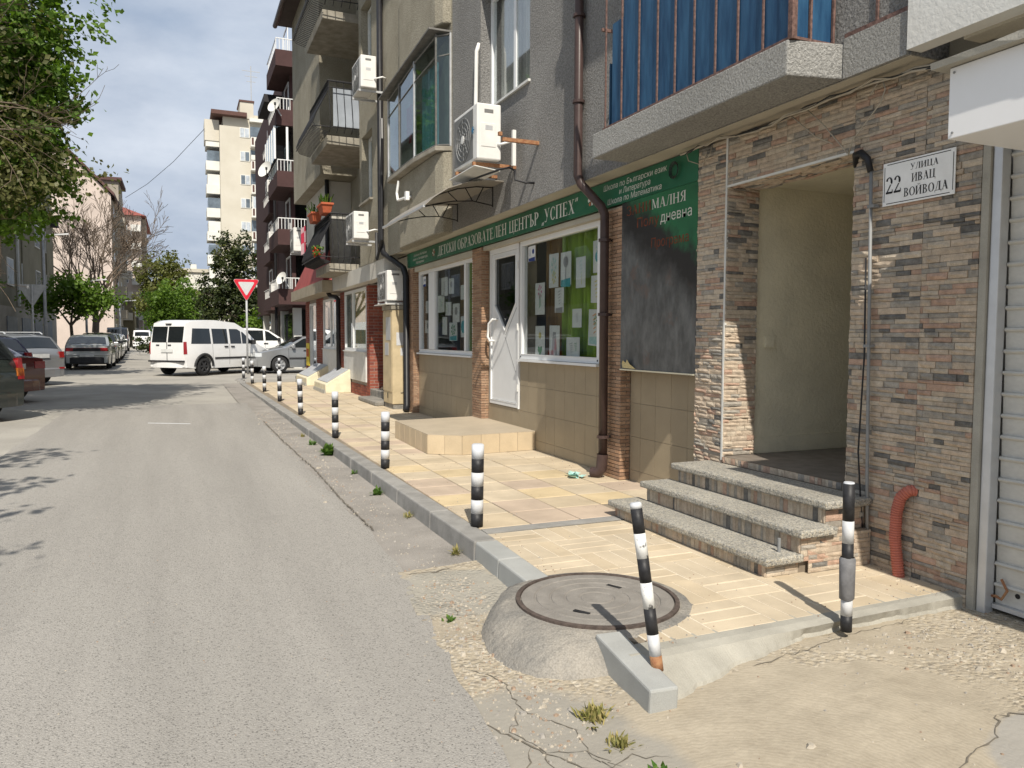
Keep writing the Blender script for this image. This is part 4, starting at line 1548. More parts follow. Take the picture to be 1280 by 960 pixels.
small("Школа по Български език", 6.86, 5.76, 2.868, .055)
small("и Литература", 6.56, 6.02, 2.795, .055)
small("Школа по Математика", 6.78, 5.84, 2.722, .055)
small("Школа по Български", 13.75, 12.95, 2.865, .045)
small("език и Литература", 13.8, 12.9, 2.795, .045)
small("Математика", 13.6, 13.1, 2.728, .045)
m_lred = mat("emblem_red", (0.4, 0.12, 0.06), .6)
for yc in (12.55, 7.12):
    q = MB()
    for i in range(6):
        a = i * math.pi / 3
        q.poly([(3.9335 - .0003 * i, yc + .012 * math.cos(a - 1), 2.83 + .012 * math.sin(a - 1)), (3.9335 - .0003 * i, yc + .06 * math.cos(a - .35), 2.83 + .06 * math.sin(a - .35)),
                (3.9335 - .0003 * i, yc + .068 * math.cos(a), 2.83 + .068 * math.sin(a)), (3.9335 - .0003 * i, yc + .06 * math.cos(a + .35), 2.83 + .06 * math.sin(a + .35))], i % 2)
    q.build("emblem", [m_letter, m_lred], SG)

# scorched board below it
m_board = bpy.data.materials.new("scorched_board")
m_board.use_nodes = True
t = m_board.node_tree
N, L = t.nodes, t.links
b = N["Principled BSDF"]
b.inputs['Roughness'].default_value = .6
g = N.new("ShaderNodeNewGeometry")
sx = N.new("ShaderNodeSeparateXYZ")
L.new(g.outputs['Position'], sx.inputs[0])


def nz_(scale, det, stretch=(1, 1, 1)):
    mm = N.new("ShaderNodeMapping"); mm.inputs['Scale'].default_value = stretch
    L.new(g.outputs['Position'], mm.inputs[0])
    n = N.new("ShaderNodeTexNoise"); n.inputs['Scale'].default_value = scale; n.inputs['Detail'].default_value = det; n.inputs['Roughness'].default_value = .65
    L.new(mm.outputs[0], n.inputs['Vector'])
    return n.outputs[0]


def ma(op, a, b_=None, c=None):
    n = N.new("ShaderNodeMath"); n.operation = op
    for i, v in enumerate((a, b_, c)):
        if v is None:
            continue
        if isinstance(v, (int, float)):
            n.inputs[i].default_value = v
        else:
            L.new(v, n.inputs[i])
    return n.outputs[0]


def mixc(f, a, c):
    n = N.new("ShaderNodeMix"); n.data_type = 'RGBA'
    L.new(f, n.inputs[0])
    for i, v in ((6, a), (7, c)):
        if isinstance(v, tuple):
            n.inputs[i].default_value = list(v) + [1]
        else:
            L.new(v, n.inputs[i])
    return n.outputs[2]


def sstep(v, a, c):
    n = N.new("ShaderNodeMapRange"); n.inputs[1].default_value = a; n.inputs[2].default_value = c
    L.new(v, n.inputs[0])
    return n.outputs[0]


Yc, Zc = sx.outputs[1], sx.outputs[2]
# green survives top right: measure d = (z - 2.15) - 1.0 * (y - 5.4)
dd = ma('SUBTRACT', ma('SUBTRACT', Zc, 2.22), ma('MULTIPLY', ma('SUBTRACT', Yc, 5.45), .62))
dd = ma('ADD', dd, ma('MULTIPLY', ma('SUBTRACT', nz_(4, 6), .5), .5))
soot = sstep(dd, .02, -.16)
ash = sstep(ma('ADD', dd, ma('MULTIPLY', ma('SUBTRACT', nz_(3, 5), .5), .3)), -.26, -.60)
streak = nz_(7, 9, (1, 1.6, .7))
ashc = mixc(sstep(ma('ADD', ma('MULTIPLY', streak, .6), ma('MULTIPLY', nz_(2.2, 5), .4)), .40, .62), (0.075, 0.076, 0.074), (0.165, 0.167, 0.162))
ashc = mixc(sstep(nz_(5, 6), .56, .70), ashc, (0.13, 0.095, 0.08))
grn = mixc(sstep(nz_(2, 4), .35, .65), (0.010, 0.10, 0.042), (0.02, 0.16, 0.06))
c1 = mixc(soot, grn, (0.016, 0.014, 0.013))
c2 = mixc(ash, c1, ashc)
L.new(c2, b.inputs['Base Color'])
bp = N.new("ShaderNodeBump"); bp.inputs['Strength'].default_value = .3; bp.inputs['Distance'].default_value = .005
L.new(streak, bp.inputs['Height']); L.new(bp.outputs[0], b.inputs['Normal'])
SB = thing("advertising_board", "scorched green board blackened by fire, hung between brick pillar and stone wall", "sign board")
MB().box(3.942, 3.956, 5.32, 6.515, 1.105, 2.698).build("panel", m_board, SB)
m_burn = mat("burnt_letter", (0.17, 0.05, 0.025), .8, .4, 20)
q = MB()
pb = lambda u, v, l: (3.9405 - l, -u, v)
serif_text(q, "ЗАНИ", -6.42, 2.565, .088, .42, pb)
q.build("burnt_lettering", m_burn, SB)
q = MB()
serif_text(q, "МАЛНЯ", -6.0, 2.565, .088, .52, pb)
q.build("lettering", m_letter, SB)
font_text("Полу", .125, lambda u, v, l: (3.9405, 6.24 - u, 2.43 + v), "burnt_lettering", m_burn, SB, width=.36)
font_text("дневна", .125, lambda u, v, l: (3.9405, 5.86 - u, 2.43 + v), "lettering", m_letter, SB, width=.46)
font_text("Програма", .12, lambda u, v, l: (3.9405, 6.0 - u, 2.22 + v), "burnt_lettering", m_burn, SB, width=.56)
q = MB()
q.poly([(3.938, 6.47, 1.115), (3.93, 6.22, 1.112), (3.915, 6.30, 1.155), (3.90, 6.33, 1.20), (3.92, 6.38, 1.165), (3.90, 6.40, 1.19), (3.925, 6.46, 1.16)])
q.build("peeled_flap", mat("peeled_paper", (0.55, 0.48, 0.27), .8, .15, 30), SB)
MB().box(3.932, 3.958, 5.32, 6.515, 1.092, 1.1045).build("bottom_edge", m_plast, SB)

# ------------------------------------------------------------------ drawings taped inside the glass
pc = {k: mat("crayon_" + k, c, .9, .1, 20) for k, c in dict(green=(.05, .22, .09), teal=(.05, .3, .34), purple=(.16, .04, .15), pink=(.5, .16, .3), orange=(.55, .25, .1),
                                                           yellow=(.5, .45, .12), grey=(.25, .25, .26), brown=(.2, .1, .05), navy=(.03, .05, .18), aqua=(.36, .52, .5)).items()}


def drawing(label, y0, y1, z0, z1, marks, X=4.088, name="drawing", cat="drawing", grp="drawings on the shop glass", bg_=None, rot=0.0, parts=True):
    cy_, cz_ = (y0 + y1) / 2, (z0 + z1) / 2
    o = thing(name, label, cat, grp, (X, cy_, cz_))
    o.rotation_euler = (rot + random.gauss(0, .02), 0, 0)
    w, h = (y1 - y0), (z1 - z0)
    MB().box(0, .0018, -w / 2, w / 2, -h / 2, h / 2).build("paper", bg_ or m_paper, o)
    k = 0
    for (kind, cc, u, v, s) in marks:
        k += 1
        X_ = -.0006 - .0004 * k
        P = lambda a, c: (X_, -(u + a * s) * w / 2, (v + c * s) * h / 2)
        q = MB()
        if kind == 'o':
            q.poly([P(math.cos(i * .524), math.sin(i * .524) * w / h) for i in range(12)])
        elif kind == 'h':
            q.poly([P(x, y * w / h) for x, y in ((0, -1), (.9, .1), (.75, .6), (.35, .7), (0, .35), (-.35, .7), (-.75, .6), (-.9, .1))])
        elif kind == 's':
            for i in range(7):
                a = i * .9
                q.poly([P(math.cos(a) * .2, math.sin(a) * .2), P(math.cos(a - .3), math.sin(a - .3)), P(math.cos(a + .2), math.sin(a + .2))])
        elif kind == 'l':
            q.poly([P(-.12, -1), P(.12, -1), P(.06, 1), P(-.06, 1)])
        elif kind == 'b':
            q.poly([P(-1, -.25), P(1, -.3), P(1, .3), P(-1, .2)])
        elif kind == 't':
            q.poly([P(-.9, -1), P(-.25, -1), P(-.02, .3), P(.25, -1), P(.9, -1), P(.4, 1), P(-.4, 1)])
        elif kind == 'z':
            for i in range(5):
                q.poly([P(-.5 + .1 * i, .8 - i * .4), P(.5, 1 - i * .4), P(.5, .88 - i * .4), P(-.5 + .1 * i, .68 - i * .4)])
        q.build("mark", pc[cc], o)
    return o


drawing("children's drawing of red tulips with green stems, on the big window beside the door", 8.54, 8.81, 1.69, 2.08, [('s', 'pink', 0, .45, .45), ('l', 'green', -.1, -.1, .45), ('l', 'green', .2, -.1, .4)])
drawing("children's drawing of pale green leaves, top row left in the big window", 8.17, 8.42, 2.0, 2.4, [('s', 'aqua', 0, .2, .6), ('s', 'yellow', .1, -.4, .4)])
drawing("children's drawing of a bare grey tree on a green strip in the big window", 7.85, 8.11, 2.01, 2.39, [('l', 'grey', 0, 0, .7), ('o', 'grey', 0, .4, .5), ('b', 'teal', 0, -.85, .9)])
drawing("children's drawing in faint yellow and blue lines, middle of the top row", 7.51, 7.73, 1.96, 2.30, [('z', 'aqua', 0, .2, .6), ('l', 'yellow', .2, -.4, .4)])
drawing("children's drawing of a turquoise blob, highest in the big window", 7.13, 7.34, 2.10, 2.44, [('o', 'teal', 0, .0, .6), ('s', 'aqua', 0, .45, .4)])
drawing("narrow drawing with a dark red ball over teal stripes, by the drainpipe", 6.93, 7.06, 1.86, 2.24, [('o', 'purple', 0, .45, .6), ('z', 'teal', 0, -.4, .6)])
drawing("grey pencil drawing below the tree drawing in the big window", 8.03, 8.26, 1.70, 1.99, [('z', 'grey', 0, .2, .6), ('b', 'grey', 0, -.8, .8)])
drawing("small white cut-out drawing in the middle of the big window", 7.59, 7.81, 1.52, 1.73, [('z', 'grey', 0, 0, .5)])
drawing("drawing with faint yellow strokes under the turquoise blob", 7.15, 7.38, 1.78, 2.07, [('z', 'yellow', 0, 0, .7)])
drawing("large drawing of an orange and green spiral, lower right of the big window", 7.18, 7.43, 1.32, 1.71, [('z', 'orange', 0, .2, .6), ('s', 'green', .2, .4, .3), ('b', 'aqua', 0, -.7, .8)])
drawing("drawing with purple shapes, lowest beside the drainpipe", 6.93, 7.06, 1.36, 1.75, [('o', 'pink', .2, -.5, .6), ('l', 'purple', 0, .2, .4)])
drawing("children's drawing with a green heart at its foot in the big window", 8.53, 8.80, 1.16, 1.55, [('h', 'green', 0, -.55, .55), ('o', 'yellow', 0, .4, .3), ('l', 'brown', 0, .45, .3)])
drawing("drawing of dark trousers, next to the green heart drawing", 8.13, 8.40, 1.16, 1.55, [('t', 'grey', 0, -.1, .7), ('l', 'navy', 0, -.3, .4)])
drawing("wide small drawing of letters, lowest row of the big window", 7.63, 7.95, 1.17, 1.41, [('z', 'grey', -.3, 0, .5), ('z', 'green', .4, .1, .4)])
drawing("grey diamond-hung notice behind the door glass", 9.30, 9.54, 1.99, 2.22, [('z', 'grey', 0, 0, .5)], name="notice", cat="notice", X=4.1, rot=.62)
for lb, y0, y1, z0, z1 in (("small white door-side sticker with a black symbol on the big window", 8.76, 8.97, 2.36, 2.55), ("small white sticker on the narrow sash of the far window", 13.42, 13.6, 2.32, 2.50)):
    drawing(lb, y0, y1, z0, z1, [('b', 'navy', 0, -.75, .9), ('l', 'navy', -.5, .2, .5), ('o', 'navy', .4, .25, .3)], X=4.062, name="sticker", cat="sticker", grp="window stickers")
g2 = [("w1", 12.26, 12.61, 2.10, 2.41, "grey portrait sheet, highest in the far window"), ("w2", 11.95, 12.21, 2.12, 2.37, "pale sheet beside the grey portrait in the far window"),
      ("w3", 12.44, 12.80, 1.83, 2.12, "upper left grey sheet of the far window's middle row"), ("w4", 12.08, 12.38, 1.77, 1.99, "small middle sheet of the far window's middle row"),
      ("w5", 11.67, 12.01, 1.65, 1.95, "white sheet right of centre in the far window"), ("w6", 11.38, 11.62, 2.0, 2.23, "pale green sheet by the right mullion of the far window"),
      ("w7", 11.79, 12.18, 1.35, 1.65, "sheet with a green and teal painting low in the far window"), ("w8", 11.38, 11.61, 1.41, 1.74, "teal sheet low beside the right mullion of the far window"),
      ("w9", 12.30, 12.55, 1.45, 1.75, "yellowish sheet low on the left of the far window"), ("s1", 13.26, 13.52, 1.84, 2.06, "upper sheet in the narrow side sash"),
      ("s2", 13.27, 13.55, 1.48, 1.71, "lower sheet in the narrow side sash")]
for i, (_, y0, y1, z0, z1, lb) in enumerate(g2):
    drawing(lb, y0, y1, z0, z1, [[('z', 'grey', 0, 0, .6)], [('o', 'grey', 0, .2, .4)], [('z', 'aqua', 0, .1, .5)]][i % 3] + ([('s', 'green', 0, .2, .6), ('b', 'teal', 0, -.7, .9)] if i == 6 else []) + ([('o', 'teal', 0, 0, .9)] if i == 7 else []))

# ------------------------------------------------------------------ street plate
NP = thing("street_plate", "white street name plate with house number 22 on the stone wall", "sign", loc=(3.912, 0, 0))
MB().box(0, .006, 2.985, 3.46, 2.198, 2.452).build("plate", m_white, NP, bevel=.002)
q = MB()
for (a, c_, d, e) in ((3.0, 3.445, 2.208, 2.2125), (3.0, 3.445, 2.4375, 2.442), (2.995, 2.9995, 2.222, 2.428), (3.4455, 3.45, 2.222, 2.428)):
    q.poly([(-.0006, a + .014 * (d < 2.25 or d > 2.3) * (c_ - a > .1), d), (-.0006, c_ - .014 * (c_ - a > .1), d), (-.0006, c_ - .014 * (c_ - a > .1), e), (-.0006, a + .014 * (c_ - a > .1), e)])
q.build("border", m_ink, NP)
pn = lambda u, v, l: (-.0006 - l, -u, v)
for txt, u, v, h, w in (("22", -3.44, 2.268, .098, .112), ("УЛИЦА", -3.272, 2.382, .036, .185), ("ИВАЦ", -3.262, 2.312, .048, .158), ("ВОЙВОДА", -3.312, 2.234, .050, .29)):
    serif_text(MB(), txt, u, v, h, w, pn).build("lettering", m_ink, NP)

# conduit, cables and hose on the stone wall
CD = thing("conduit", "grey metal conduit with a black sleeve running down the stone wall", "conduit")
MB().tube([(3.89, 3.53, 2.44), (3.89, 3.51, 1.5), (3.89, 3.49, .55), (3.905, 3.485, .10)], .0105, 10).build("pipe", m_gpipe, CD, smooth=True)
MB().tube([(3.95, 3.70, 2.49), (3.90, 3.66, 2.55), (3.88, 3.60, 2.545), (3.88, 3.55, 2.50), (3.885, 3.53, 2.42)], [.018, .022, .024, .021, .019], 10).build("sleeve", m_pipeb, CD, smooth=True)
MB().tube([(3.885, 3.545, 1.9), (3.88, 3.53, 1.3), (3.875, 3.55, .7), (3.88, 3.52, .35), (3.90, 3.50, .02)], .006, 6).build("cable", m_pipeb, CD, smooth=True)
for z in (2.2, 1.35):
    MB().box(3.872, 3.92, 3.488, 3.536, z, z + .018).build("clip", m_gpipe, CD)
CB = thing("cable_bundle", "bundle of beige and black cables slung along the soffit over the entrance", "cables")
base = [(3.86, 5.42, 2.94), (3.86, 5.20, 2.945), (3.855, 4.93, 2.95), (3.86, 4.5, 2.915), (3.85, 4.2, 2.94), (3.85, 3.82, 2.948), (3.85, 3.48, 2.952), (3.84, 3.2, 2.93), (3.83, 2.9, 2.90), (3.83, 2.6, 2.88)]
for k in range(5):
    rr = random.Random(k)
    pts = []
    for i in range(len(base) - 1):
        for f in (0, .5):
            a, c_ = Vector(base[i]), Vector(base[i + 1])
            p = a.lerp(c_, f)
            pts.append((p.x - rr.uniform(0, .03), p.y, p.z - rr.uniform(0, .025) - (.012 if f else 0)))
    MB().tube(pts, .007 if k < 3 else .005, 6).build("cable", m_cable if k % 2 == 0 else m_pipeb, CB, smooth=True)
for pts in ([(3.85, 3.43, 2.93), (3.84, 3.40, 2.87), (3.84, 3.43, 2.80), (3.86, 3.55, 2.72), (3.87, 3.66, 2.64), (3.90, 3.72, 2.56), (3.92, 3.74, 2.60)],
            [(3.86, 4.05, 2.93), (3.88, 3.92, 2.80), (3.89, 3.78, 2.64), (3.9, 3.73, 2.575)], [(3.86, 4.2, 2.93), (3.9, 4.0, 2.74), (3.9, 3.85, 2.66)],
            [(3.86, 5.38, 2.93), (3.87, 5.36, 2.86), (3.90, 5.22, 2.80), (3.9, 5.12, 2.86), (3.9, 5.1, 2.92)], [(3.85, 3.46, 2.93), (3.83, 3.50, 2.86)]):
    MB().tube(pts, .004, 5).build("loose_wire", m_cable, CB, smooth=True)
q = MB()
for k in range(3):
    q.tube([(3.915 - .006 * k, 5.62 + (.05 + .008 * k) * math.cos(a * .5236), 2.84 + (.055 + .008 * k) * math.sin(a * .5236)) for a in range(13)], .004, 5)
tag(q.build("wire_coil", m_pipeb, None), "small coil of thin wire hanging over the right end of the green sign", "wire coil")
HS = []
P0 = [(3.945, 3.185, .515), (3.91, 3.205, .515), (3.885, 3.24, .47), (3.88, 3.26, .38), (3.88, 3.265, .22), (3.885, 3.245, .06), (3.885, 3.22, -.08)]
for i in range(len(P0) - 1):
    a, c_ = Vector(P0[i]), Vector(P0[i + 1])
    HS.append((a, c_))
tot = sum((c_ - a).length for a, c_ in HS)
pts, rad = [], []
s = 0
nn = 130
for i in range(nn + 1):
    d = tot * i / nn
    for a, c_ in HS:
        l = (c_ - a).length
        if d <= l + 1e-6:
            pts.append(a.lerp(c_, min(1, d / l)))
            break
        d -= l
    rad.append(.0285 if i % 3 == 0 else .034)
for _ in range(6):
    pts = [pts[0]] + [(pts[i - 1] + pts[i] * 2 + pts[i + 1]) / 4 for i in range(1, len(pts) - 1)] + [pts[-1]]
tag(MB().tube(pts, rad, 14).build("corrugated_hose", m_hose, None, smooth=False), "orange corrugated hose coming out of the stone wall into the ground", "hose")

# ------------------------------------------------------------------ air conditioners
m_acw = mat("ac_white", (0.70, 0.69, 0.66), .4, .05, 5)
m_acg = mat("ac_grille", (0.16, 0.16, 0.155), .5, .1, 10)


def ac_unit(label, x0, y0, z0, w=.80, d=.30, h=.60, rusty=False, tray=False):
    o = thing("air_conditioner", label, "air conditioner", "outdoor air conditioner units", (x0, y0, z0))
    MB().box(0, d, 0, w, .02, h).build("casing", m_acw, o, bevel=.015)
    MB().box(-.004, .002, w * .16, w * .97, .05, h - .04).build("front_recess", m_acg, o)
    cy_, cz_ = w * .56, h * .5
    q = MB()
    for r in (.08, .14, .20, .255):
        q.tube([(-.012, cy_ + r * math.cos(a * .3142), cz_ + r * math.sin(a * .3142)) for a in range(21)], .005, 4, caps=False)
    for a in range(10):
        t_ = a * .6283
        q.tube([(-.012, cy_ + .05 * math.cos(t_), cz_ + .05 * math.sin(t_)), (-.012, cy_ + .26 * math.cos(t_ + .25), cz_ + .26 * math.sin(t_ + .25))], .004, 4, caps=False)
    q.build("fan_guard", m_gpipe, o)
    MB().lathe([(0, 0), (.05, 0), (.05, .008), (0, .009)], 16).xform(Matrix.Translation((-.01, cy_, cz_)) @ Matrix.Rotation(R_(-90), 4, 'Y')).build("fan_hub", m_acw, o)
    MB().box(.05, d - .07, -.006, .001, h * .25, h * .66).build("service_panel", m_acw, o, bevel=.004)
    MB().box(.09, d - .10, -.004, .001, h * .84, h * .90).build("rating_label", m_acg, o)
    MB().box(.10, .19, -.008, -.005, h * .54, h * .62).build("warning_label", m_alu, o)
    MB().tube([(d - .04, -.004, h * .3), (d - .01, -.06, h * .3), (d + .10, -.07, h * .36), (d + .2, 0, h * .36)], .016, 8).build("refrigerant_pipe", m_white, o, smooth=True)
    for yy_ in (.10, w - .12):
        MB().box(-.02, d + .28, yy_ - .02, yy_ + .02, -.04, -.002).build("bracket", m_rust if rusty else m_alu, o)
    if tray:
        MB().box(-.04, d - .02, -.05, w * 1.05, -.085, -.075, M=Matrix.Rotation(.12, 4, 'Y')).build("drip_tray", m_pvcw, o)
    return o


a1 = ac_unit("large air conditioner with drip tray above the awning, on rusty brackets", 3.20, 8.52, 3.46, .82, .30, .66, True, True)
MB().box(.05, .09, -.55, -.51, .16, .20).box(.09, .53, -.565, -.525, .10, .14).build("old_bracket", m_rust, a1)
MB().box(.40, .44, -.12, -.08, -.05, .36).build("upright", m_acw, a1)
q = MB()
for k in range(3):
    q.box(-.0015, 0, -.045, .045, -.008, .008, M=Matrix.Translation((-.0165 - .0006 * k, .10, .36)) @ Matrix.Rotation(R_(60 * k), 4, 'X'))
q.build("emblem", mat("emblem_blue", (0.02, 0.16, 0.30), .5), a1)
MB().tube([(.5, 1.36, .55), (.49, 1.36, 1.0), (.5, 1.35, 1.75), (.53, 1.33, 1.85)], .028, 8).build("pipe_cover", m_acw, a1, smooth=True)
MB().tube([(-.02, .2, -.20), (.2, -.18, -.13), (.28, -.30, -.12), (.34, -.33, -.16), (.34, -.33, -.26), (.42, -.42, -.30), (.53, -.44, -.30)], .013, 8).build("drain_hose", m_pipeb, a1, smooth=True)
ac_unit("air conditioner beside the black balcony on the second floor", 3.25, 14.95, 6.16, .82, .30, .62)
ac_unit("air conditioner beside the flower-pot balcony on the first floor", 3.22, 15.55, 3.36, .82, .30, .56)
a4 = ac_unit("air conditioner on a shelf above the beige utility cabinet", 3.68, 14.72, 2.10, .82, .34, .60)
MB().box(-.05, .42, -.06, .9, -.06, -.042).build("shelf", m_pvcw, a4)
ac_unit("air conditioner at the maroon building's corner, left of the red towel", 3.45, 26.2, 4.2, .85, .34, .78)

# ------------------------------------------------------------------ awning
AW = thing("awning", "curved grey polycarbonate door awning with thin black ribs", "awning")
m_poly = mat("polycarbonate", (0.30, 0.275, 0.235), .35, .06, 5)
prof = [(3.735, 3.34), (3.5, 3.335), (3.25, 3.29), (3.0, 3.20), (2.82, 3.08), (2.70, 2.97)]
q = MB()
for i in range(len(prof) - 1):
    (xa, za_), (xb, zb_) = prof[i], prof[i + 1]
    q.hexa([(xa, 8.98, za_), (xb, 8.98, zb_), (xb, 11.0, zb_), (xa, 11.0, za_), (xa, 8.98, za_ + .008), (xb, 8.98, zb_ + .008), (xb, 11.0, zb_ + .008), (xa, 11.0, za_ + .008)])
q.build("sheet", m_poly, AW)
MB().box(2.685, 2.71, 8.98, 11.0, 2.955, 2.985).build("edge_profile", m_alu, AW)
for y in (9.35, 10.73):
    q = MB()
    q.tube([(x, y, z - .012) for x, z in prof], .007, 6)
    q.tube([(3.73, y, 3.10), (3.45, y, 3.14), (3.2, y, 3.12), (3.0, y, 3.08), (2.8, y, 3.02)], .007, 6)
    q.tube([(3.5, y, 3.14), (3.6, y, 3.33)], .007, 5)
    q.tube([(3.45, y, 3.14), (3.35, y, 3.30)], .007, 5)
    q.tube([(3.25, y, 3.12), (3.12, y, 3.23)], .007, 5)
    q.tube([(3.73, y, 3.08), (3.73, y, 3.34)], .012, 6)
    q.build("rib", m_ink, AW)

# ================================================================== white garage building at the right edge
GB = thing("garage_building", "white plastered building with a roller shutter at the right edge", "building")
MB().box(3.69, 3.80, -3.0, 3.135, 2.985, 6.5).build("upper_wall", m_whp, GB)
MB().box(3.80, 8.0, -3.0, 2.88, 2.97, 3.2).build("floor_slab", m_soff, GB)
MB().box(3.32, 3.93, -1.5, 2.58, 2.335, 2.66).build("shutter_box", m_sheet, GB, bevel=.004)
q = MB()
n = 40
for i in range(n + 1):
    y = 2.64 - i * 4.1 / n
    j = random.uniform(-.006, .006)
    q.v += [(3.27, y, 2.663), (3.95, y, 2.665), (3.95, y, 2.70), (3.265 + j, y, 2.695 + j)]
for i in range(n):
    for j in range(4):
        a = i * 4
        q.f.append((a + j, a + (j + 1) % 4, a + 4 + (j + 1) % 4, a + 4 + j)); q.m.append(0)
q.f += [(0, 1, 2, 3), (n * 4 + 3, n * 4 + 2, n * 4 + 1, n * 4)]; q.m += [0, 0]
q.build("box_slab", m_conc, GB)
for z in (2.36, 2.635):
    MB().lathe([(0, 0), (.006, 0), (.006, .003), (0, .003)], 8).xform(Matrix.Translation((3.318, 2.555, z)) @ Matrix.Rotation(R_(-90), 4, 'Y')).build("screw", m_gpipe, GB)
SH = MB().box(3.95, 4.02, 2.745, 2.797, -.25, 2.42).build("shutter_frame", m_alu, GB, bevel=.006)
sl = MB()
pr = [(4.03, 0), (4.026, .088), (4.014, .094), (4.008, .102), (4.014, .111), (4.03, .114)]
for y in (2.742, -1.5):
    sl.v += [(x, y, z) for x, z in pr] + [(4.05, y, .114), (4.05, y, 0)]
for j in range(8):
    sl.f.append((j, (j + 1) % 8, 8 + (j + 1) % 8, 8 + j)); sl.m.append(0)
sl.f += [tuple(range(7, -1, -1)), tuple(range(8, 16))]; sl.m += [0, 0]
slm = sl.mesh("slat", m_shut)
for k in range(22):
    inst("slat", slm, SH, (random.uniform(-.001, .001), 0, -.02 + .1143 * k))
MB().box(4.0, 4.045, -1.5, 2.742, -.045, -.021).build("bottom_bar", m_alu, SH)
MB().lathe([(0, 0), (.014, 0), (0, .001)], 12).xform(Matrix.Translation((4.024, 2.62, .05)) @ Matrix.Rotation(R_(-90), 4, 'Y')).build("bolt_hole", m_ink, SH)
MB().tube([(4.0, 2.74, .02), (3.985, 2.71, .03), (3.985, 2.68, .02), (4.0, 2.66, .07), (4.01, 2.70, .12)], .008, 6).build("latch", m_rust, SH)
MB().box(4.052, 4.1, -1.5, 2.745, -.2, 2.5).build("shutter_backing", m_dark, GB)
MB().box(4.1, 8, -3, 2.8, -.3, 2.96).build("ground_wall", m_whp, GB)
# ================================================================== older beige apartment building next door
m_stw = mat("white_render", (0.55, 0.53, 0.48), .95, .12, 1.5, .5, 60, fine=.06)
m_rbrick = [mat("red_brick", (0.26, 0.07, 0.045), .8, .15, 20, .2, 90, rnd=.08), mat("red_brick_dark", (0.20, 0.055, 0.04), .8, .15, 20, .2, 90), mat("red_brick_pale", (0.30, 0.095, 0.06), .8, .15, 20, .2, 90)]
m_rmort = mat("grey_mortar", (0.30, 0.26, 0.22), .95, .1, 20)
m_iron = mat("wrought_iron", (0.02, 0.02, 0.022), .5, .2, 20)
m_slabw = mat("weathered_slab", (0.22, 0.20, 0.16), .95, .25, 4, .6, 40, fine=.1, col2=(0.33, 0.305, 0.255))
m_mesh = mat("dark_shade_cloth", (0.035, 0.036, 0.038), .9, .2, 20)
m_terra = mat("terracotta", (0.44, 0.11, 0.05), .7, .1, 20)
m_redroof = mat("red_sheet_roof", (0.33, 0.075, 0.07), .6, .12, 3)
m_cream = mat("cream_hatch", (0.66, 0.60, 0.44), .9, .1, 5, .2, 50, fine=.05)
m_steel = mat("grey_steel", (0.40, 0.41, 0.42), .5, .12, 8)
m_cab = mat("beige_cabinet", (0.50, 0.41, 0.26), .5, .12, 4, .1, 30)
m_flow = leaf_mat("red_flower", (0.55, 0.03, 0.02), (0.65, 0.12, 0.05), .2)
m_lgl = glass_mat("loggia_glass", (0.80, 0.88, 0.86), .9)
m_dsteel = mat("dark_steel", (0.14, 0.135, 0.125), .6, .2, 12)

OB = thing("apartment_building", "older beige rendered apartment building with rounded bays, black balconies and a red brick shop", "building")
OBX = 3.73
wall_x(MB(), OBX, .28, 10.985, 17.35, 2.975, 11.2, [(16.12, 17.12, 4.32, 5.75), (16.12, 17.12, 7.05, 8.5)]).build("upper_wall", m_stb, OB)
MB().box(OBX + .15, 8.5, 17.35, 17.55, 2.96, 11.2).build("side_wall", m_stb, OB)
MB().box(4.35, 4.5, 17.55, 21.4, 2.96, 11.2).build("recess_wall", m_stb, OB)
MB().box(3.74, 8.5, 21.4, 25.3, 2.96, 5.62).build("recess_wall", m_stw, OB)
MB().box(3.40, 8.5, 20.55, 25.6, 5.625, 11.2).build("jettied_wall", m_stb, OB)
MB().box(5.2, 8.5, 11.0, 17.3, 3.3, 11.2).build("core_wall", m_room, OB)
MB().box(4.02, 8.5, 11.0, 25.3, 2.70, 2.955).build("floor_slab", m_soff, OB)
q = MB()
q.prism([(2.95, 10.99, 11.2), (2.95, 10.99, 11.32), (6.5, 10.99, 13.2), (9.5, 10.99, 11.2)], (0, 14.9, 0))
q.build("roof", mat("roof_dark", (0.06, 0.045, 0.04), .8, .15, 4), OB)
MB().tube([(2.93, 17.0, 11.2), (2.93, 25.95, 11.2)], .075, 8).build("gutter", m_pipe, OB)
for z0 in (4.32, 7.05):
    wf = ring_x(MB(), 3.88, .06, 16.13, 17.11, z0 + .01, z0 + 1.42, .06).build("window", m_pvcw, OB)
    MB().box(3.905, 3.912, 16.17, 17.07, z0 + .06, z0 + 1.37).build("pane", m_glass, wf)
    MB().box(4.1, 4.12, 16.1, 17.15, z0, z0 + 1.5).build("curtain", m_net, wf)
    MB().box(3.66, 3.88, 16.08, 17.15, z0 - .05, z0 - .005).build("sill", m_slabw, wf)

# bay: rounded parapet block, glazed loggia on top, second block above
bayp = [(3.76, 11.0), (3.62, 11.06), (3.555, 11.25), (3.545, 12.2), (3.55, 13.25), (3.58, 13.42), (3.65, 13.55), (3.76, 13.6)]


def bay(z0, z1, name):
    o = MB().prism([(x, y, z0) for x, y in bayp], (0, 0, z1 - z0)).build(name, m_stb, OB, bevel=.02)
    return o


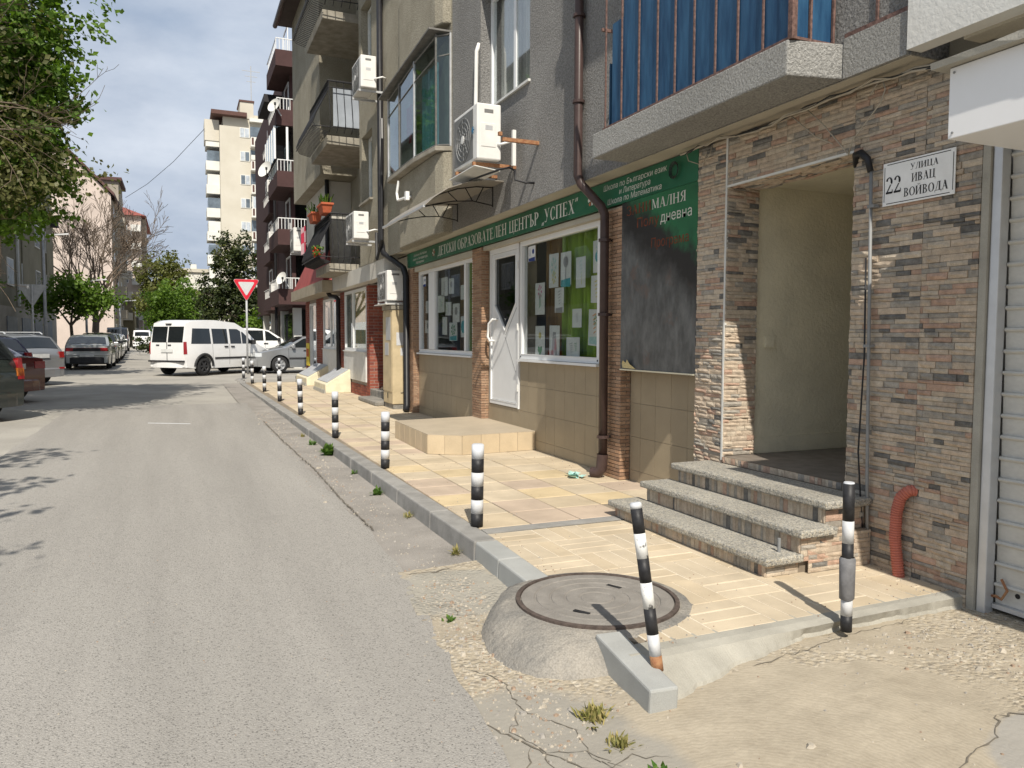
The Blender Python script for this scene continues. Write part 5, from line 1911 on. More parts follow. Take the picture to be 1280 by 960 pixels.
bay(2.955, 4.15, "bay")
ub = bay(6.0, 7.1, "bay")
lg = MB().prism([(3.76, 10.99, 4.155), (3.50, 11.08, 4.155), (3.42, 12.0, 4.155), (3.44, 13.75, 4.155), (3.76, 13.85, 4.155)], (0, 0, .07)).build("bay", m_slabw, OB, bevel=.01)
lgp = [(3.72, 11.02), (3.53, 11.12), (3.45, 12.0), (3.45, 12.9), (3.47, 13.72), (3.72, 13.80)]
zt = [5.88, 5.84, 5.72, 5.66, 5.62, 5.62]
GLZ = MB().prism([(3.78, 10.99, 5.86), (3.40, 11.05, 5.88), (3.33, 13.9, 5.64), (3.78, 13.95, 5.66)], (0, 0, .025)).build("loggia_glazing", m_dsteel, OB)
for i, ((x, y), z) in enumerate(zip(lgp, zt)):
    MB().box(x - .014, x + .014, y - .016, y + .016, 4.228, z).build("post", m_dsteel if i % 2 else m_steel, GLZ)
    if i:
        (xa, ya), za_ = lgp[i - 1], zt[i - 1]
        MB().hexa([(xa + .004, ya + .018, 4.245), (xa + .008, ya + .018, 4.245), (x + .008, y - .018, 4.245), (x + .004, y - .018, 4.245), (xa + .004, ya + .018, za_ - .05), (xa + .008, ya + .018, za_ - .05), (x + .008, y - .018, z - .05), (x + .004, y - .018, z - .05)]).build("pane", m_lgl, GLZ)
        MB().tube([(xa, ya, 4.245), (x, y, 4.245)], .014, 5).build("rail", m_dsteel, GLZ)
        MB().tube([(xa, ya, za_ - .32), (x, y, z - .32)], .010, 5).build("rail", m_dsteel, GLZ)
        MB().tube([(xa, ya, za_ - .03), (x, y, z - .03)], .014, 5).build("rail", m_dsteel, GLZ)
MB().box(3.715, 3.725, 11.05, 13.75, 4.23, 5.6).build("back_panel", mat("loggia_back", (0.21, 0.22, 0.19), .9, .2, 3), GLZ)
tag(MB().box(3.56, 3.575, 12.55, 12.85, 4.78, 5.23).hexa([(3.55, 12.58, 4.62), (3.565, 12.58, 4.62), (3.565, 12.68, 4.62), (3.55, 12.68, 4.62), (3.56, 12.58, 4.785), (3.575, 12.58, 4.785), (3.575, 12.68, 4.785), (3.56, 12.68, 4.785)]).build("shirt", mat("dark_red_cloth", (0.25, 0.02, 0.035), .9, .2, 10)), "dark red shirt drying inside the glazed loggia", "laundry")
tag(curtain(11.25, 12.05, 4.26, 5.5, 3.60, mat("teal_cloth", (0.16, 0.33, 0.38), .9, .15, 4, stretch=(4, 6, .4)), None, pitch=.14, amp=.015), "pale teal curtain inside the glazed loggia", "curtain")
tag(MB().tube([(3.46, 13.0, 4.06), (3.44, 13.05, 3.86), (3.44, 12.98, 3.73), (3.46, 12.6, 3.71), (3.55, 12.52, 3.72)], .022, 8).box(3.44, 3.5, 12.48, 12.56, 3.66, 3.80).build("aerial_arm", m_white), "bent white aerial arm fixed to the rounded bay under the loggia", "bracket")

# downpipes
for pts, r, mm in (([(3.665, 15.15, 11.1), (3.665, 15.15, 3.3), (3.70, 15.05, 3.05), (3.86, 14.2, 2.70), (3.88, 14.10, 2.55), (3.88, 14.06, .12), (3.84, 14.0, .04)], .06, m_pipeb),
                   ([(3.69, 21.3, 11.1), (3.69, 21.3, 2.62), (3.72, 21.1, 2.5), (3.80, 20.72, 2.46), (3.83, 20.6, 2.40), (3.83, 20.6, .3)], .06, m_pipeb)):
    MB().tube(pts, r, 10).build("downpipe", mm, OB, smooth=True)
tag(MB().tube([(3.64, 14.9, 5.6), (3.62, 14.8, 5.2), (3.64, 14.95, 4.6), (3.63, 14.92, 3.3), (3.60, 15.2, 2.95), (3.66, 15.5, 3.5)], .03, 6).build("cable", m_pipeb), "thick black cable looping beside the brown downpipe of the older building", "cable")

# iron balconies
def iron_balcony(y0, y1, zs, x0=3.15, bulge=.32, cloth=True, top=1.35):
    b_ = MB().hexa([(x0, y0, zs), (4.36, y0, zs), (4.36, y1, zs), (x0, y1, zs), (x0, y0, zs + .2), (4.36, y0, zs + .2), (4.36, y1, zs + .2), (x0, y1, zs + .2)]).build("balcony", m_slabw, OB, bevel=.012)
    prof_ = [(0, .22), (-bulge * .75, .28), (-bulge, .42), (-bulge * .8, .62), (-bulge * .35, .92), (0, 1.15), (.02, top)]
    bar_me = MB().tube([(x, 0, z) for x, z in prof_], .009, 5).mesh("bar", m_iron)
    n = int((y1 - y0 + .5) / .11)
    for i in range(n + 1):
        inst("bar", bar_me, b_, (x0, y0 - .2 + (y1 - y0 + .4) * i / n, zs))
    ye = y0 - .2
    for i in range(6):
        x = x0 + .02 + (3.95 - x0) * i / 5
        inst("bar", bar_me, b_, (x, ye, zs), (0, 0, R_(90)), (.55, 1, 1))
    MB().tube([(3.95, y0 - .2, zs + top), (x0, y0 - .2, zs + top), (x0 + .02, y1 + .2, zs + top)], .022, 6).build("handrail", m_iron, b_)
    MB().tube([(3.95, y0 - .2, zs + top - .14), (x0, y0 - .2, zs + top - .14), (x0 + .02, y1 + .2, zs + top - .14)], .012, 6).build("lower_rail", m_iron, b_)
    MB().tube([(3.95, y0 - .28, zs + .33), (x0 - bulge, y0 - .22, zs + .33), (x0 - bulge, y1 + .2, zs + .33)], .012, 6).build("lower_rail", m_iron, b_)
    if cloth:
        q_ = MB()
        m_ = 30
        for i in range(m_ + 1):
            y = y0 - .19 + (y1 - y0 + .38) * i / m_
            for x, z in prof_[2 if cloth != 'low' else 1:6]:
                q_.v.append((x0 + x + .015 + .01 * math.sin(i * 1.7), y, zs + z))
        w_ = 4 if cloth != 'low' else 5
        for i in range(m_):
            for j in range(w_ - 1):
                a_ = i * w_ + j
                q_.f.append((a_, a_ + 1, a_ + w_ + 1, a_ + w_)); q_.m.append(0)
        q_.build("shade_cloth", m_mesh, b_)
    return b_


iron_balcony(18.7, 20.7, 2.96, 3.28, .32, 'low')
bm_ = iron_balcony(17.95, 20.2, 5.76, 3.12, .34)
MB().box(3.25, 3.95, 17.84, 17.85, 6.15, 7.0).build("grey_screen", mat("grey_board", (0.30, 0.33, 0.37), .8, .1, 3), bm_)
iron_balcony(17.95, 20.3, 8.52, 3.05, .30, False)
for z0 in (3.2, 5.98, 8.75):
    wf = ring_x(MB(), 4.30, .05, 17.9, 18.75, z0, z0 + 2.1, .07).build("balcony_door", m_pvcw, OB)
    MB().box(4.32, 4.33, 17.95, 18.7, z0 + .06, z0 + 2.04).build("pane", m_dglass, wf)


def leafball(mb_, c, r, n, size, m=0, flat=1.0):
    for _ in range(n):
        d = Vector((random.gauss(0, 1), random.gauss(0, 1), random.gauss(0, 1))).normalized()
        p = Vector(c) + Vector((d.x, d.y, d.z * flat)) * r * random.random() ** .4
        a = Vector((random.gauss(0, 1), random.gauss(0, 1), random.gauss(0, 1))).normalized()
        b_ = d.cross(a).normalized() if d.cross(a).length > .01 else a
        s_ = size * random.uniform(.6, 1.3)
        mb_.poly([p - a * s_ * .5, p + b_ * s_ * .3, p + a * s_ * .5, p - b_ * s_ * .3], m)


for lb, y in (("terracotta flower box on the balcony rail, nearer to the black handrail's corner", 18.85), ("terracotta flower box on the balcony rail, farther along beside the red towel", 20.35)):
    o = thing("flower_box", lb, "flower box", "flower boxes on the first floor balcony", (3.22, y, 4.32))
    MB().hexa([(-.09, -.26, 0), (.09, -.26, 0), (.09, .26, 0), (-.09, .26, 0), (-.13, -.33, .22), (.13, -.33, .22), (.13, .33, .22), (-.13, .33, .22)]).build("box", m_terra, o, bevel=.01)
    MB().box(-.145, .145, -.345, .345, .19, .235).build("rim", m_terra, o)
    q = MB()
    for _ in range(26):
        x, y_ = random.uniform(-.1, .1), random.uniform(-.3, .3)
        t_ = Vector((random.gauss(0, .08), random.gauss(0, .10), random.uniform(.08, .3)))
        p = Vector((x, y_, .22))
        s_ = Vector((.012, .012, 0))
        q.poly([p - s_, p + s_, p + t_ + s_ * 1.6, p + t_ - s_ * .4])
    q.build("plant", m_green_plant, o)
q = MB()
leafball(q, (0, 0, 0), .17, 60, .09, 0)
leafball(q, (-.03, -.03, -.02), .12, 40, .09, 1)
tag(q.build("flowers", [m_green_plant, m_flow], loc=(2.98, 18.55, 3.42)), "red flowers hanging at the foot of the black first floor balcony", "flowers")
q = MB()
for i in range(8):
    y = 20.95 + i * .09
    for k in range(10):
        zz = 3.62 + k * .07
        q.poly([(3.05 + .02 * math.sin(y * 40), y, zz), (3.05 + .02 * math.sin((y + .09) * 40), y + .09, zz), (3.05 + .02 * math.sin((y + .09) * 40), y + .09, zz + .07), (3.05 + .02 * math.sin(y * 40), y, zz + .07)], (i + k // 4) % 2)
tag(q.build("towel", [mat("towel_red", (0.55, 0.04, 0.08), .95), mat("towel_pale", (0.62, 0.40, 0.42), .95)]), "red and pale striped towel hanging beside the terracotta flower boxes", "towel")

# ground floor of the older building: beam, red brick shop, hatches
MB().box(3.735, 4.019, 15.2, 21.2, 2.62, 2.972).build("beam", m_stw, OB)
SXB = 3.95
wall_x(MB(), SXB + .012, .2, 17.5, 27.2, 0, 2.62, [(17.75, 20.35, 1.06, 2.58), (20.95, 23.65, 1.06, 2.52), (24.95, 26.3, .12, 2.5)]).build("shop_wall", m_rmort, OB)
MB().box(SXB + .012, 4.9, 17.51, 17.6, 0, 2.62).build("shop_return", m_rmort, OB)
bw = MB()
for (u0, u1, z0, z1) in ((17.5, 17.75, 0, 2.62), (20.35, 20.95, 0, 2.62), (23.65, 24.95, 0, 2.6), (26.3, 27.2, 0, 2.6), (17.75, 23.65, 0, .35)):
    z, r = z0, 0
    while z + .07 < z1:
        y = u0 - (.1 if r % 2 else 0)
        while y < u1 - .02:
            a, b_ = max(y, u0) + .005, min(y + .21, u1) - .005
            if b_ - a > .03:
                bw.box(SXB - .001, SXB + .013, a, b_, z + .005, z + .065, random.choice((0, 0, 1, 2)))
            y += .21
        z += .07
        r += 1
z, r = 0, 0
while z + .07 < 2.62:
    x = SXB - (.1 if r % 2 else 0)
    while x < 4.85:
        a, b_ = max(x, SXB) + .005, min(x + .21, 4.88) - .005
        if b_ - a > .03:
            bw.box(a, b_, 17.498, 17.512, z + .005, z + .065, random.choice((0, 0, 1, 2)))
        x += .21
    z += .07
    r += 1
bw.build("brickwork", m_rbrick, OB, kind='stuff')
for y0, y1, z0, z1, ml in ((17.76, 20.34, 1.07, 2.57, [19.3]), (20.96, 23.64, 1.07, 2.51, [22.4]), (24.96, 26.29, .13, 2.49, [25.9])):
    wf = ring_x(MB(), SXB - .005, .06, y0, y1, z0, z1, .07).build("shop_window", m_pvc, OB)
    for yc in ml:
        MB().box(SXB - .007, SXB + .05, yc - .04, yc + .04, z0 + .07, z1 - .07).build("mullion", m_pvc, wf)
    MB().box(SXB + .02, SXB + .026, y0 + .05, y1 - .05, z0 + .05, z1 - .05).build("pane", m_glass, wf)
    if z0 > 1:
        MB().box(SXB - .03, SXB + .005, y0, y1, .36, z0 - .03).build("apron_panel", m_pvcw, wf)
        MB().box(SXB - .06, SXB + .05, y0, y1, z0 - .028, z0 - .003).build("sill", m_pvcw, wf)
m_post = mat("poster", (0.30, 0.31, 0.29), .8, .4, 2.5, col2=(0.52, 0.50, 0.44))
m_postg = mat("poster_green", (0.25, 0.36, 0.16), .8, .4, 2.0, col2=(0.62, 0.42, 0.12))
tag(MB().box(SXB + .05, SXB + .055, 19.4, 20.28, 1.1, 2.5).build("poster", m_post), "grey photographic poster behind the red brick shop's near window", "poster")
tag(MB().box(SXB + .05, SXB + .055, 17.85, 19.22, 1.1, 2.5).build("poster", m_postg), "green and orange poster behind the red brick shop's near window", "poster")
tag(MB().box(SXB - .03, SXB - .012, 26.32, 26.95, .45, 1.2).build("poster", [mat("poster_yellow", (0.72, 0.56, 0.05), .7, .1, 4)]), "small yellow and red notice at the far corner of the brick shop", "poster")
q = MB()
for i in range(5):
    q.box(SXB - .034, SXB - .031, 26.38 + i * .11, 26.45 + i * .11, .75, 1.02)
tag(q.build("poster_print", mat("poster_red", (0.45, 0.05, 0.03), .7)), "red block letters on the small yellow notice", "notice")
MB().box(4.9, 5.0, 17.5, 27.1, 0, 2.62).build("shop_back_wall", m_room, OB)
rf = MB().hexa([(3.50, 20.9, 2.92), (3.73, 20.9, 2.92), (3.73, 26.6, 2.92), (3.50, 26.9, 2.92), (3.72, 21.2, 3.75), (3.735, 21.2, 3.75), (3.735, 25.2, 3.75), (3.72, 25.2, 3.75)]).build("canopy_roof", m_redroof, OB)
MB().box(3.46, 3.95, 20.85, 27.1, 2.60, 2.91).build("canopy_fascia", mat("fascia_beige", (0.36, 0.31, 0.23), .8, .12, 4), OB)
for k in range(38):
    pass
HAT = [("sloped cream basement hatch with steel cover, nearer one", 19.55, 21.3), ("sloped cream basement hatch with steel cover, farther one", 22.7, 24.9)]
for lb, y0, y1 in HAT:
    o = thing("basement_hatch", lb, "hatch", "sloped basement hatches", (0, 0, 0))
    MB().hexa([(3.30, y0, 0), (3.94, y0, 0), (3.94, y1, 0), (3.30, y1, 0), (3.30, y0, .22), (3.94, y0, .60), (3.94, y1, .60), (3.30, y1, .22)]).build("body", m_cream, o, bevel=.015)
    MB().hexa([(3.26, y0 + .03, .002), (3.299, y0 - .02, .002), (3.299, y1, .002), (3.26, y1, .002), (3.28, y0 + .03, .08), (3.299, y0, .08), (3.299, y1, .08), (3.28, y1, .08)]).build("plinth", m_conc, o)
    MB().hexa([(3.36, y0 + .12, .262), (3.90, y0 + .12, .582), (3.90, y1 - .12, .582), (3.36, y1 - .12, .262), (3.36, y0 + .12, .275), (3.90, y0 + .12, .595), (3.90, y1 - .12, .595), (3.36, y1 - .12, .275)]).build("steel_cover", m_steel, o)
for lb, x0, x1, y0, y1, h in (("low broken concrete step beside the beige utility cabinet", 3.62, 4.2, 15.55, 17.2, .09), ("concrete step in the brick recess beside the cabinet", 3.95, 4.9, 15.6, 17.45, .24), ("grey concrete step at the brick shop's far door", 3.5, 3.94, 25.1, 26.6, .12)):
    tag(MB().box(x0, x1, y0, y1, .001, h).build("concrete_step", m_concw, bevel=.02), lb, "step")

# utility cabinet
CB2 = thing("utility_cabinet", "tall beige utility cabinet with peeling paint below the white air conditioner", "cabinet", loc=(3.95, 15.05, 0))
MB().box(-.18, .14, -.35, .38, .10, 1.94).build("body", m_cab, CB2, bevel=.012)
MB().box(-.16, .13, -.33, .36, 0.002, .099).build("plinth", m_concw, CB2)
MB().box(-.20, .16, -.37, .40, 1.942, 2.03).build("top", m_slabw, CB2, bevel=.01)
MB().box(-.19, -.181, -.32, .36, .34, 1.9).build("door", m_cab, CB2, bevel=.003)
MB().box(-.194, -.1905, -.02, .02, .2, .31).build("vent", m_ink, CB2)
for a, b_, c_, d in ((-.10, .05, 1.25, 1.5), (-.02, .09, 1.05, 1.2)):
    MB().box(a, b_, -.354, -.3508, c_, d).build("torn_sticker", m_whitew, CB2)
for a, b_, c_, d in ((-.25, .1, 1.35, 1.8), (-.1, .2, 1.05, 1.3)):
    MB().box(-.1945, -.1908, a, b_, c_, d).build("torn_sticker", m_alu, CB2)
MB().tube([(-.02, -.355, .32), (.06, -.362, .33), (.08, -.36, .18), (.085, -.36, .05)], .008, 5).build("cable", m_rustd, CB2)
tag(MB().tube([(4.0, 15.75, 2.6), (3.92, 15.7, 1.8), (3.93, 15.68, .6), (3.9, 15.9, .35), (3.95, 16.3, .3)], .035, 7).tube([(4.03, 15.8, 2.6), (3.96, 15.76, 1.6), (3.96, 15.75, .5), (4.0, 16.2, .28)], .025, 6).build("cable", m_pipeb), "pair of thick black cables running down behind the beige cabinet", "cable")

# give way sign
GW = thing("give_way_sign", "red and white give way triangle on a grey pole at the pavement's far corner", "road sign", loc=(2.32, 31.0, 0.0))
MB().tube([(0, 0, 0), (0, 0, 3.62)], .038, 10).build("pole", m_steel, GW, smooth=True)


def tri(r, c):
    return [(r * math.cos(R_(a)), c, 3.30 + r * math.sin(R_(a))) for a in (-90, 30, 150)]


def rtri(r, c, k=.12):
    v = [Vector(p) for p in tri(r, c)]
    o = []
    for i in range(3):
        p, a, b_ = v[i], v[i - 1], v[(i + 1) % 3]
        for f in range(4):
            t_ = f / 3
            q0 = p.lerp(a, k)
            q1 = p.lerp(b_, k)
            o.append(tuple((q0.lerp(p, t_)).lerp(p.lerp(q1, t_), t_)))
    return o


for nm, r, y, mm in (("back_plate", .56, -.045, m_whitew), ("red_border", .545, -.051, mat("sign_red", (0.55, 0.02, 0.04), .4)), ("white_field", .355, -.057, m_whitew)):
    MB().prism(rtri(r, y), (0, -.005, 0)).build(nm, mm, GW)
GW.rotation_euler = (0, 0, R_(-6))

# ================================================================== maroon building beyond
m_mar = mat("maroon_render", (0.066, 0.034, 0.032), .85, .1, 3, .2, 50)
m_cbl = mat("balcony_white", (0.68, 0.68, 0.66), .6, .06, 4)
MR = thing("apartment_building", "maroon apartment building with white balcony railings behind the brick shop", "building")
MB().box(4.55, 12, 35.2, 52, 2.7, 13.7).build("wall", m_mar, MR)
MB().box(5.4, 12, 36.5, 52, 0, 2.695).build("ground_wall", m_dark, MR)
MB().box(3.75, 4.549, 37.9, 41.0, 12.25, 12.6).build("roof", mat("roof_black", (0.03, 0.028, 0.03), .7, .2, 3), MR)
for x, y in ((4.62, 35.4), (4.62, 40), (4.62, 44.5), (4.62, 49)):
    MB().box(x, x + .35, y, y + .35, -.05, 2.695).build("column", m_whp, MR)
MB().box(4.7, 4.76, 36.6, 39.6, .1, 2.5).build("glass_front", m_dglass, MR)
for y0 in (34.2, 41.6):
    for k, zb in enumerate((2.80, 5.32, 7.75, 10.3, 12.75)):
        if y0 > 40 and k > 3:
            continue
        x0 = 3.86 if y0 < 40 else 4.3
        b_ = MB().box(x0, 5.6, y0, y0 + 3.6, zb, zb + .14).build("balcony", m_mar, MR)
        MB().box(x0 + .001, 5.599, y0 + .001, y0 + .07, zb + .142, zb + .66).box(x0 + .001, x0 + .07, y0 + .072, y0 + 3.599, zb + .142, zb + .66).build("parapet", m_mar, b_)
        for i in range(14):
            x = x0 + .03 + i * .135
            MB().box(x - .012, x + .012, y0 + .02, y0 + .045, zb + .662, zb + 1.10).build("baluster", m_cbl, b_)
        for i in range(8):
            y = y0 + .12 + i * .42
            MB().box(x0 + .02, x0 + .045, y - .012, y + .012, zb + .662, zb + 1.10).build("baluster", m_cbl, b_)
        MB().tube([(5.58, y0 + .03, zb + 1.12), (x0 + .03, y0 + .03, zb + 1.12), (x0 + .03, y0 + 3.55, zb + 1.12)], .022, 6).build("handrail", m_cbl, b_)
        wf = ring_x(MB(), 4.50, .04, y0 + 1.2, y0 + 2.6, zb + .2, zb + 2.2, .08).build("window", m_pvc, b_)
        MB().box(4.72, 5.5, 35.17, 35.199, zb + .25, zb + 2.2).build("window", m_dglass, b_)
        if k == 2 and y0 < 40:
            wq = MB()
            for x in (3.74, 4.25, 4.9, 5.5):
                wq.box(x, x + .09, y0 + .02, y0 + .07, zb + 1.14, zb + 2.5)
            for y in (y0 + .9, y0 + 1.8, y0 + 2.7, y0 + 3.5):
                wq.box(3.74, 3.80, y, y + .08, zb + 1.14, zb + 2.5)
            wq.build("glazing_frame", m_pvc, b_)
            MB().box(3.79, 5.5, y0 + .04, y0 + .05, zb + 1.14, zb + 2.5).box(3.765, 3.775, y0 + .1, y0 + 3.5, zb + 1.14, zb + 2.5).build("glazing", m_lgl, b_)
MB().tube([(4.45, 40.6, 12.2), (4.45, 40.6, .2)], .07, 8).build("downpipe", m_pipeb, MR)
for i, (y, z) in enumerate(((39.5, 3.4), (40.2, 6.0), (40.6, 8.6))):
    ac_unit(["lowest air conditioner on the maroon building's street front", "middle air conditioner on the maroon building's street front", "topmost air conditioner on the maroon building's street front"][i], 4.1, y, z, .85, .34, .62)


def dish(label, x, y, z, r, tilt):
    o = thing("satellite_dish", label, "satellite dish", "satellite dishes", (x, y, z))
    q = MB().lathe([(r, .14 * r / .4), (r * .75, .07 * r / .4), (r * .4, .02), (0, 0)], 24)
    q.xform(Matrix.Rotation(R_(tilt), 4, 'Z') @ Matrix.Rotation(R_(68), 4, 'X'))
    q.build("reflector", m_whp, o, smooth=True)
    MB().tube([(0, -.02, -r * .8), (-.05, -.30, -.12), (-.06, -.42, 0)], .018, 6).build("feed_arm", m_iron, o)
    MB().tube([(0, .02, 0), (.12, .15, -.1), (.25, .2, -.3)], .025, 6).build("mount", m_steel, o)
    MB().box(-.1, -.02, -.46, -.38, -.05, .05).build("receiver", m_iron, o)


dish("satellite dish highest on the maroon building, under the black eave", 3.80, 33.9, 10.95, .31, -50)
dish("big pale satellite dish on the maroon building's third floor", 3.42, 33.9, 8.3, .36, -55)
dish("small round satellite dish low on the maroon building, above the silver saloon", 4.0, 33.9, 3.85, .28, -55)

# ================================================================== cream tower block
m_twr = mat("tower_panel", (0.50, 0.465, 0.385), .9, .08, .35, .1, 4, col2=(0.56, 0.525, 0.445))
m_twl = mat("tower_white", (0.66, 0.65, 0.60), .8, .06, 1)
m_twd = mat("tower_glass", (0.12, 0.15, 0.18), .15, .3, 1, spec=.6)
m_twc = mat("tower_curtain", (0.42, 0.46, 0.50), .6, .2, 2)
m_brn = mat("tower_brown", (0.10, 0.05, 0.04), .7)
TW = thing("tower_block", "cream concrete tower block with white balconies rising above the trees", "building", loc=(4.6, 97, 0))
MB().box(0, 14, 0, 16, 0, 25.9).build("wall", m_twr, TW)
MB().box(.4, 14, .3, 15.5, 25.902, 27.5).build("attic", m_twr, TW)
MB().box(-.9, 3.0, -.7, 15, 27.0, 27.45).build("roof_edge", m_brn, TW)
MB().box(3.3, 14, -.3, 15, 26.6, 27.0).build("roof_edge", m_twl, TW)
MB().box(2.3, 3.8, .2, 4, 27.0, 28.9).build("chimney", m_twr, TW)
MB().box(2.2, 3.9, .1, 4.1, 28.9, 29.1).build("chimney_cap", m_brn, TW)
aer = MB()
aer.tube([(3.6, .5, 29), (3.6, .5, 33.2)], .06, 5)
for z, w_ in ((32.6, 1.0), (32.0, .7), (31.4, .5)):
    aer.tube([(3.6 - w_, .5, z), (3.6 + w_, .5, z)], .04, 4)
aer.build("aerial", m_steel, TW)
for k in range(9):
    zb = 1.3 + 2.72 * k + .5
    wf = MB().box(2.2, 3.3, -.06, -.01, zb + 1.15, zb + 2.3).build("window", m_twl, TW)
    MB().box(2.28, 2.72, -.075, -.061, zb + 1.22, zb + 2.23).build("pane", m_twc if k % 3 else m_twd, wf)
    MB().box(2.78, 3.22, -.075, -.061, zb + 1.22, zb + 2.23).build("pane", m_twd if k % 2 else m_twc, wf)
    bk = MB().box(3.35, 9.5, -1.1, -.02, zb, zb + .12).build("balcony", m_twl, TW)
    MB().box(3.35, 9.5, -1.1, -1.02, zb + .122, zb + 1.08).build("parapet", m_twl, bk)
    for x in (3.45, 4.9, 6.5, 8.6):
        MB().box(x, x + .22, -1.125, -1.101, zb + .2, zb + 1.0).build("brown_panel", m_brn, bk)
    MB().box(3.36, 9.5, -.045, -.012, zb + 1.2, zb + 2.5).build("loggia_glass", m_twd, bk)
    if k in (2, 3, 5):
        q = MB()
        for i in range(5):
            q.box(3.4 + i * 1.2, 3.52 + i * 1.2, -1.09, -1.03, zb + 1.082, zb + 2.45)
        q.build("glazing_frame", m_twl, bk)
        MB().box(3.4, 9.4, -1.06, -1.05, zb + 1.09, zb + 2.4).build("glazing", m_twd if k != 5 else m_twc, bk)
    if k > 1:
        MB().box(3.4, 4.1, -.6, -.05, zb + 1.3, zb + 1.85).build("air_conditioner", m_twl, bk) if k % 2 else None
    b2_ = MB().box(-1.5, -.02, .8, 4.0, zb, zb + 1.05).build("side_balcony", m_twl, TW)
    MB().box(-1.35, -.02, .9, 3.9, zb + 1.052, zb + 2.25).build("side_glazing", m_twd if k % 2 else m_twl, b2_)
MB().box(-1.6, -.02, .7, 4.1, 24.2, 26.6).build("top_block", m_twr, TW)

# low white building in the gap
LW = thing("low_building", "low cream white flat-roofed building in the gap at the end of the street", "building", loc=(0, 120, 0))
MB().box(-2.2, 9, 0, 12, 0, 10.6).build("wall", m_twl, LW)
MB().box(-2.4, 9.2, -.3, 12.3, 10.61, 11.1).build("parapet", m_twr, LW)
MB().box(-3.6, -2.21, 1, 9, 0, 10.0).build("annex", m_twc, LW)
MB().box(1.5, 2.3, 2, 3, 11.1, 11.9).build("roof_vent", m_twl, LW)
MB().box(5.5, 6.4, -.05, -.005, 9.2, 9.9).build("window", m_twd, LW)

# ================================================================== left side of the street
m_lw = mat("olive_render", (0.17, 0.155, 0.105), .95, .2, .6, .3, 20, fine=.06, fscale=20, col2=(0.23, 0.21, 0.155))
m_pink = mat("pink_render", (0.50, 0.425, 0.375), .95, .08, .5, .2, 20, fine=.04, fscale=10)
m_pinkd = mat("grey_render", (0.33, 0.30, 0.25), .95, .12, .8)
m_broof = mat("brown_roof", (0.10, 0.055, 0.05), .8, .15, 3)
m_rroof = mat("red_tile_roof", (0.24, 0.075, 0.06), .85, .15, 4, .4, 20)


def windows_x(o, X, ys_, zs_, w, h, mats_=(None,), side=1, frame=True):
    """Windows on a wall that faces +X (side=1): frame with a recess-dark pane, each a part with its pane."""
    for i, y in enumerate(ys_):
        for j, z in enumerate(zs_):
            f = MB().box(X + .005, X + .05, y, y + w, z, z + h).build("window", m_pvcw, o)
            for a, b_ in ((y + .07, y + w / 2 - .035), (y + w / 2 + .035, y + w - .07)):
                MB().box(X + .051, X + .058, a, b_, z + .07, z + h - .07).build("pane", m_twd if (i * 3 + j) % 4 else m_twc, f)


LB = thing("apartment_building", "shaded olive grey apartment building behind the big tree on the left", "building")
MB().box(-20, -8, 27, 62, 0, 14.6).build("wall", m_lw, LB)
MB().prism([(-20.5, 26.6, 14.6), (-7.4, 26.6, 14.6), (-7.4, 26.6, 14.85), (-14, 26.6, 18.5), (-20.5, 26.6, 14.85)], (0, 36, 0)).build("roof", m_broof, LB)
windows_x(LB, -8, [29, 33, 37.5, 41.5, 46, 50, 54.5, 58.5], [4.0, 6.8, 9.6, 12.3], 1.6, 1.4)
MB().box(-7.99, -7.9, 27.2, 61.8, 0, 2.9).build("ground_floor", m_pinkd, LB)
for y in (28, 32, 36.5, 40.5, 45, 49, 53, 57):
    g_ = MB().box(-7.895, -7.86, y, y + 2.6, .1, 2.4).build("garage_door", mat("blue_grey_door", (0.13, 0.15, 0.18), .5, .15, 2), LB)
for y in (31.5, 40, 48.5, 57):
    MB().tube([(-7.9, y, 3), (-7.9, y, 14.5)], .08, 6).build("downpipe", m_pvcw, LB)
    MB().box(-7.99, -7.93, y + 1.6, y + 3.4, 3.4, 14.4).build("facade_panel", m_lw, LB)
ac_ = MB().box(-7.95, -7.55, 60.4, 61.4, 8.8, 9.5).build("air_conditioner", m_dark, LB)
dl = MB().prism([(-8.2, 44, 14.6), (-8.2, 47.2, 14.6), (-8.2, 47.2, 16.4), (-8.2, 45.6, 17.8), (-8.2, 44, 16.4)], (-3, 0, 0)).build("dormer", m_whp, LB)
MB().box(-8.19, -8.13, 45, 46.2, 15.0, 16.3).build("window", m_twd, dl)

PB = thing("apartment_building", "pink gable-ended apartment building with a brown roof edge, left of the street", "building")
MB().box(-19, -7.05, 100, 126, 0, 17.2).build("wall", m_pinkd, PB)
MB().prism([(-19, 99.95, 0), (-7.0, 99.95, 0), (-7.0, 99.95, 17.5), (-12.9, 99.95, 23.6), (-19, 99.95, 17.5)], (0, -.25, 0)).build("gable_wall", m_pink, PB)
for a, b_ in (((-6.6, 17.3), (-12.9, 23.8)), ((-12.9, 23.8), (-19.4, 17.3))):
    MB().hexa([(a[0], 99.2, a[1]), (b_[0], 99.2, b_[1]), (b_[0], 126.5, b_[1]), (a[0], 126.5, a[1]), (a[0], 99.2, a[1] + .35), (b_[0], 99.2, b_[1] + .35), (b_[0], 126.5, b_[1] + .35), (a[0], 126.5, a[1] + .35)]).build("roof", m_broof, PB)
MB().box(-9.4, -6.6, 106, 113, 17.8, 20.2).build("dormer", m_pinkd, PB)
MB().box(-9.6, -6.2, 105.6, 113.4, 20.201, 20.6).build("dormer_roof", m_broof, PB)
windows_x(PB, -7.05, [102.5, 107, 113, 119], [1.5, 4.3, 7.1, 9.9, 12.7, 15.2], 1.6, 1.4)
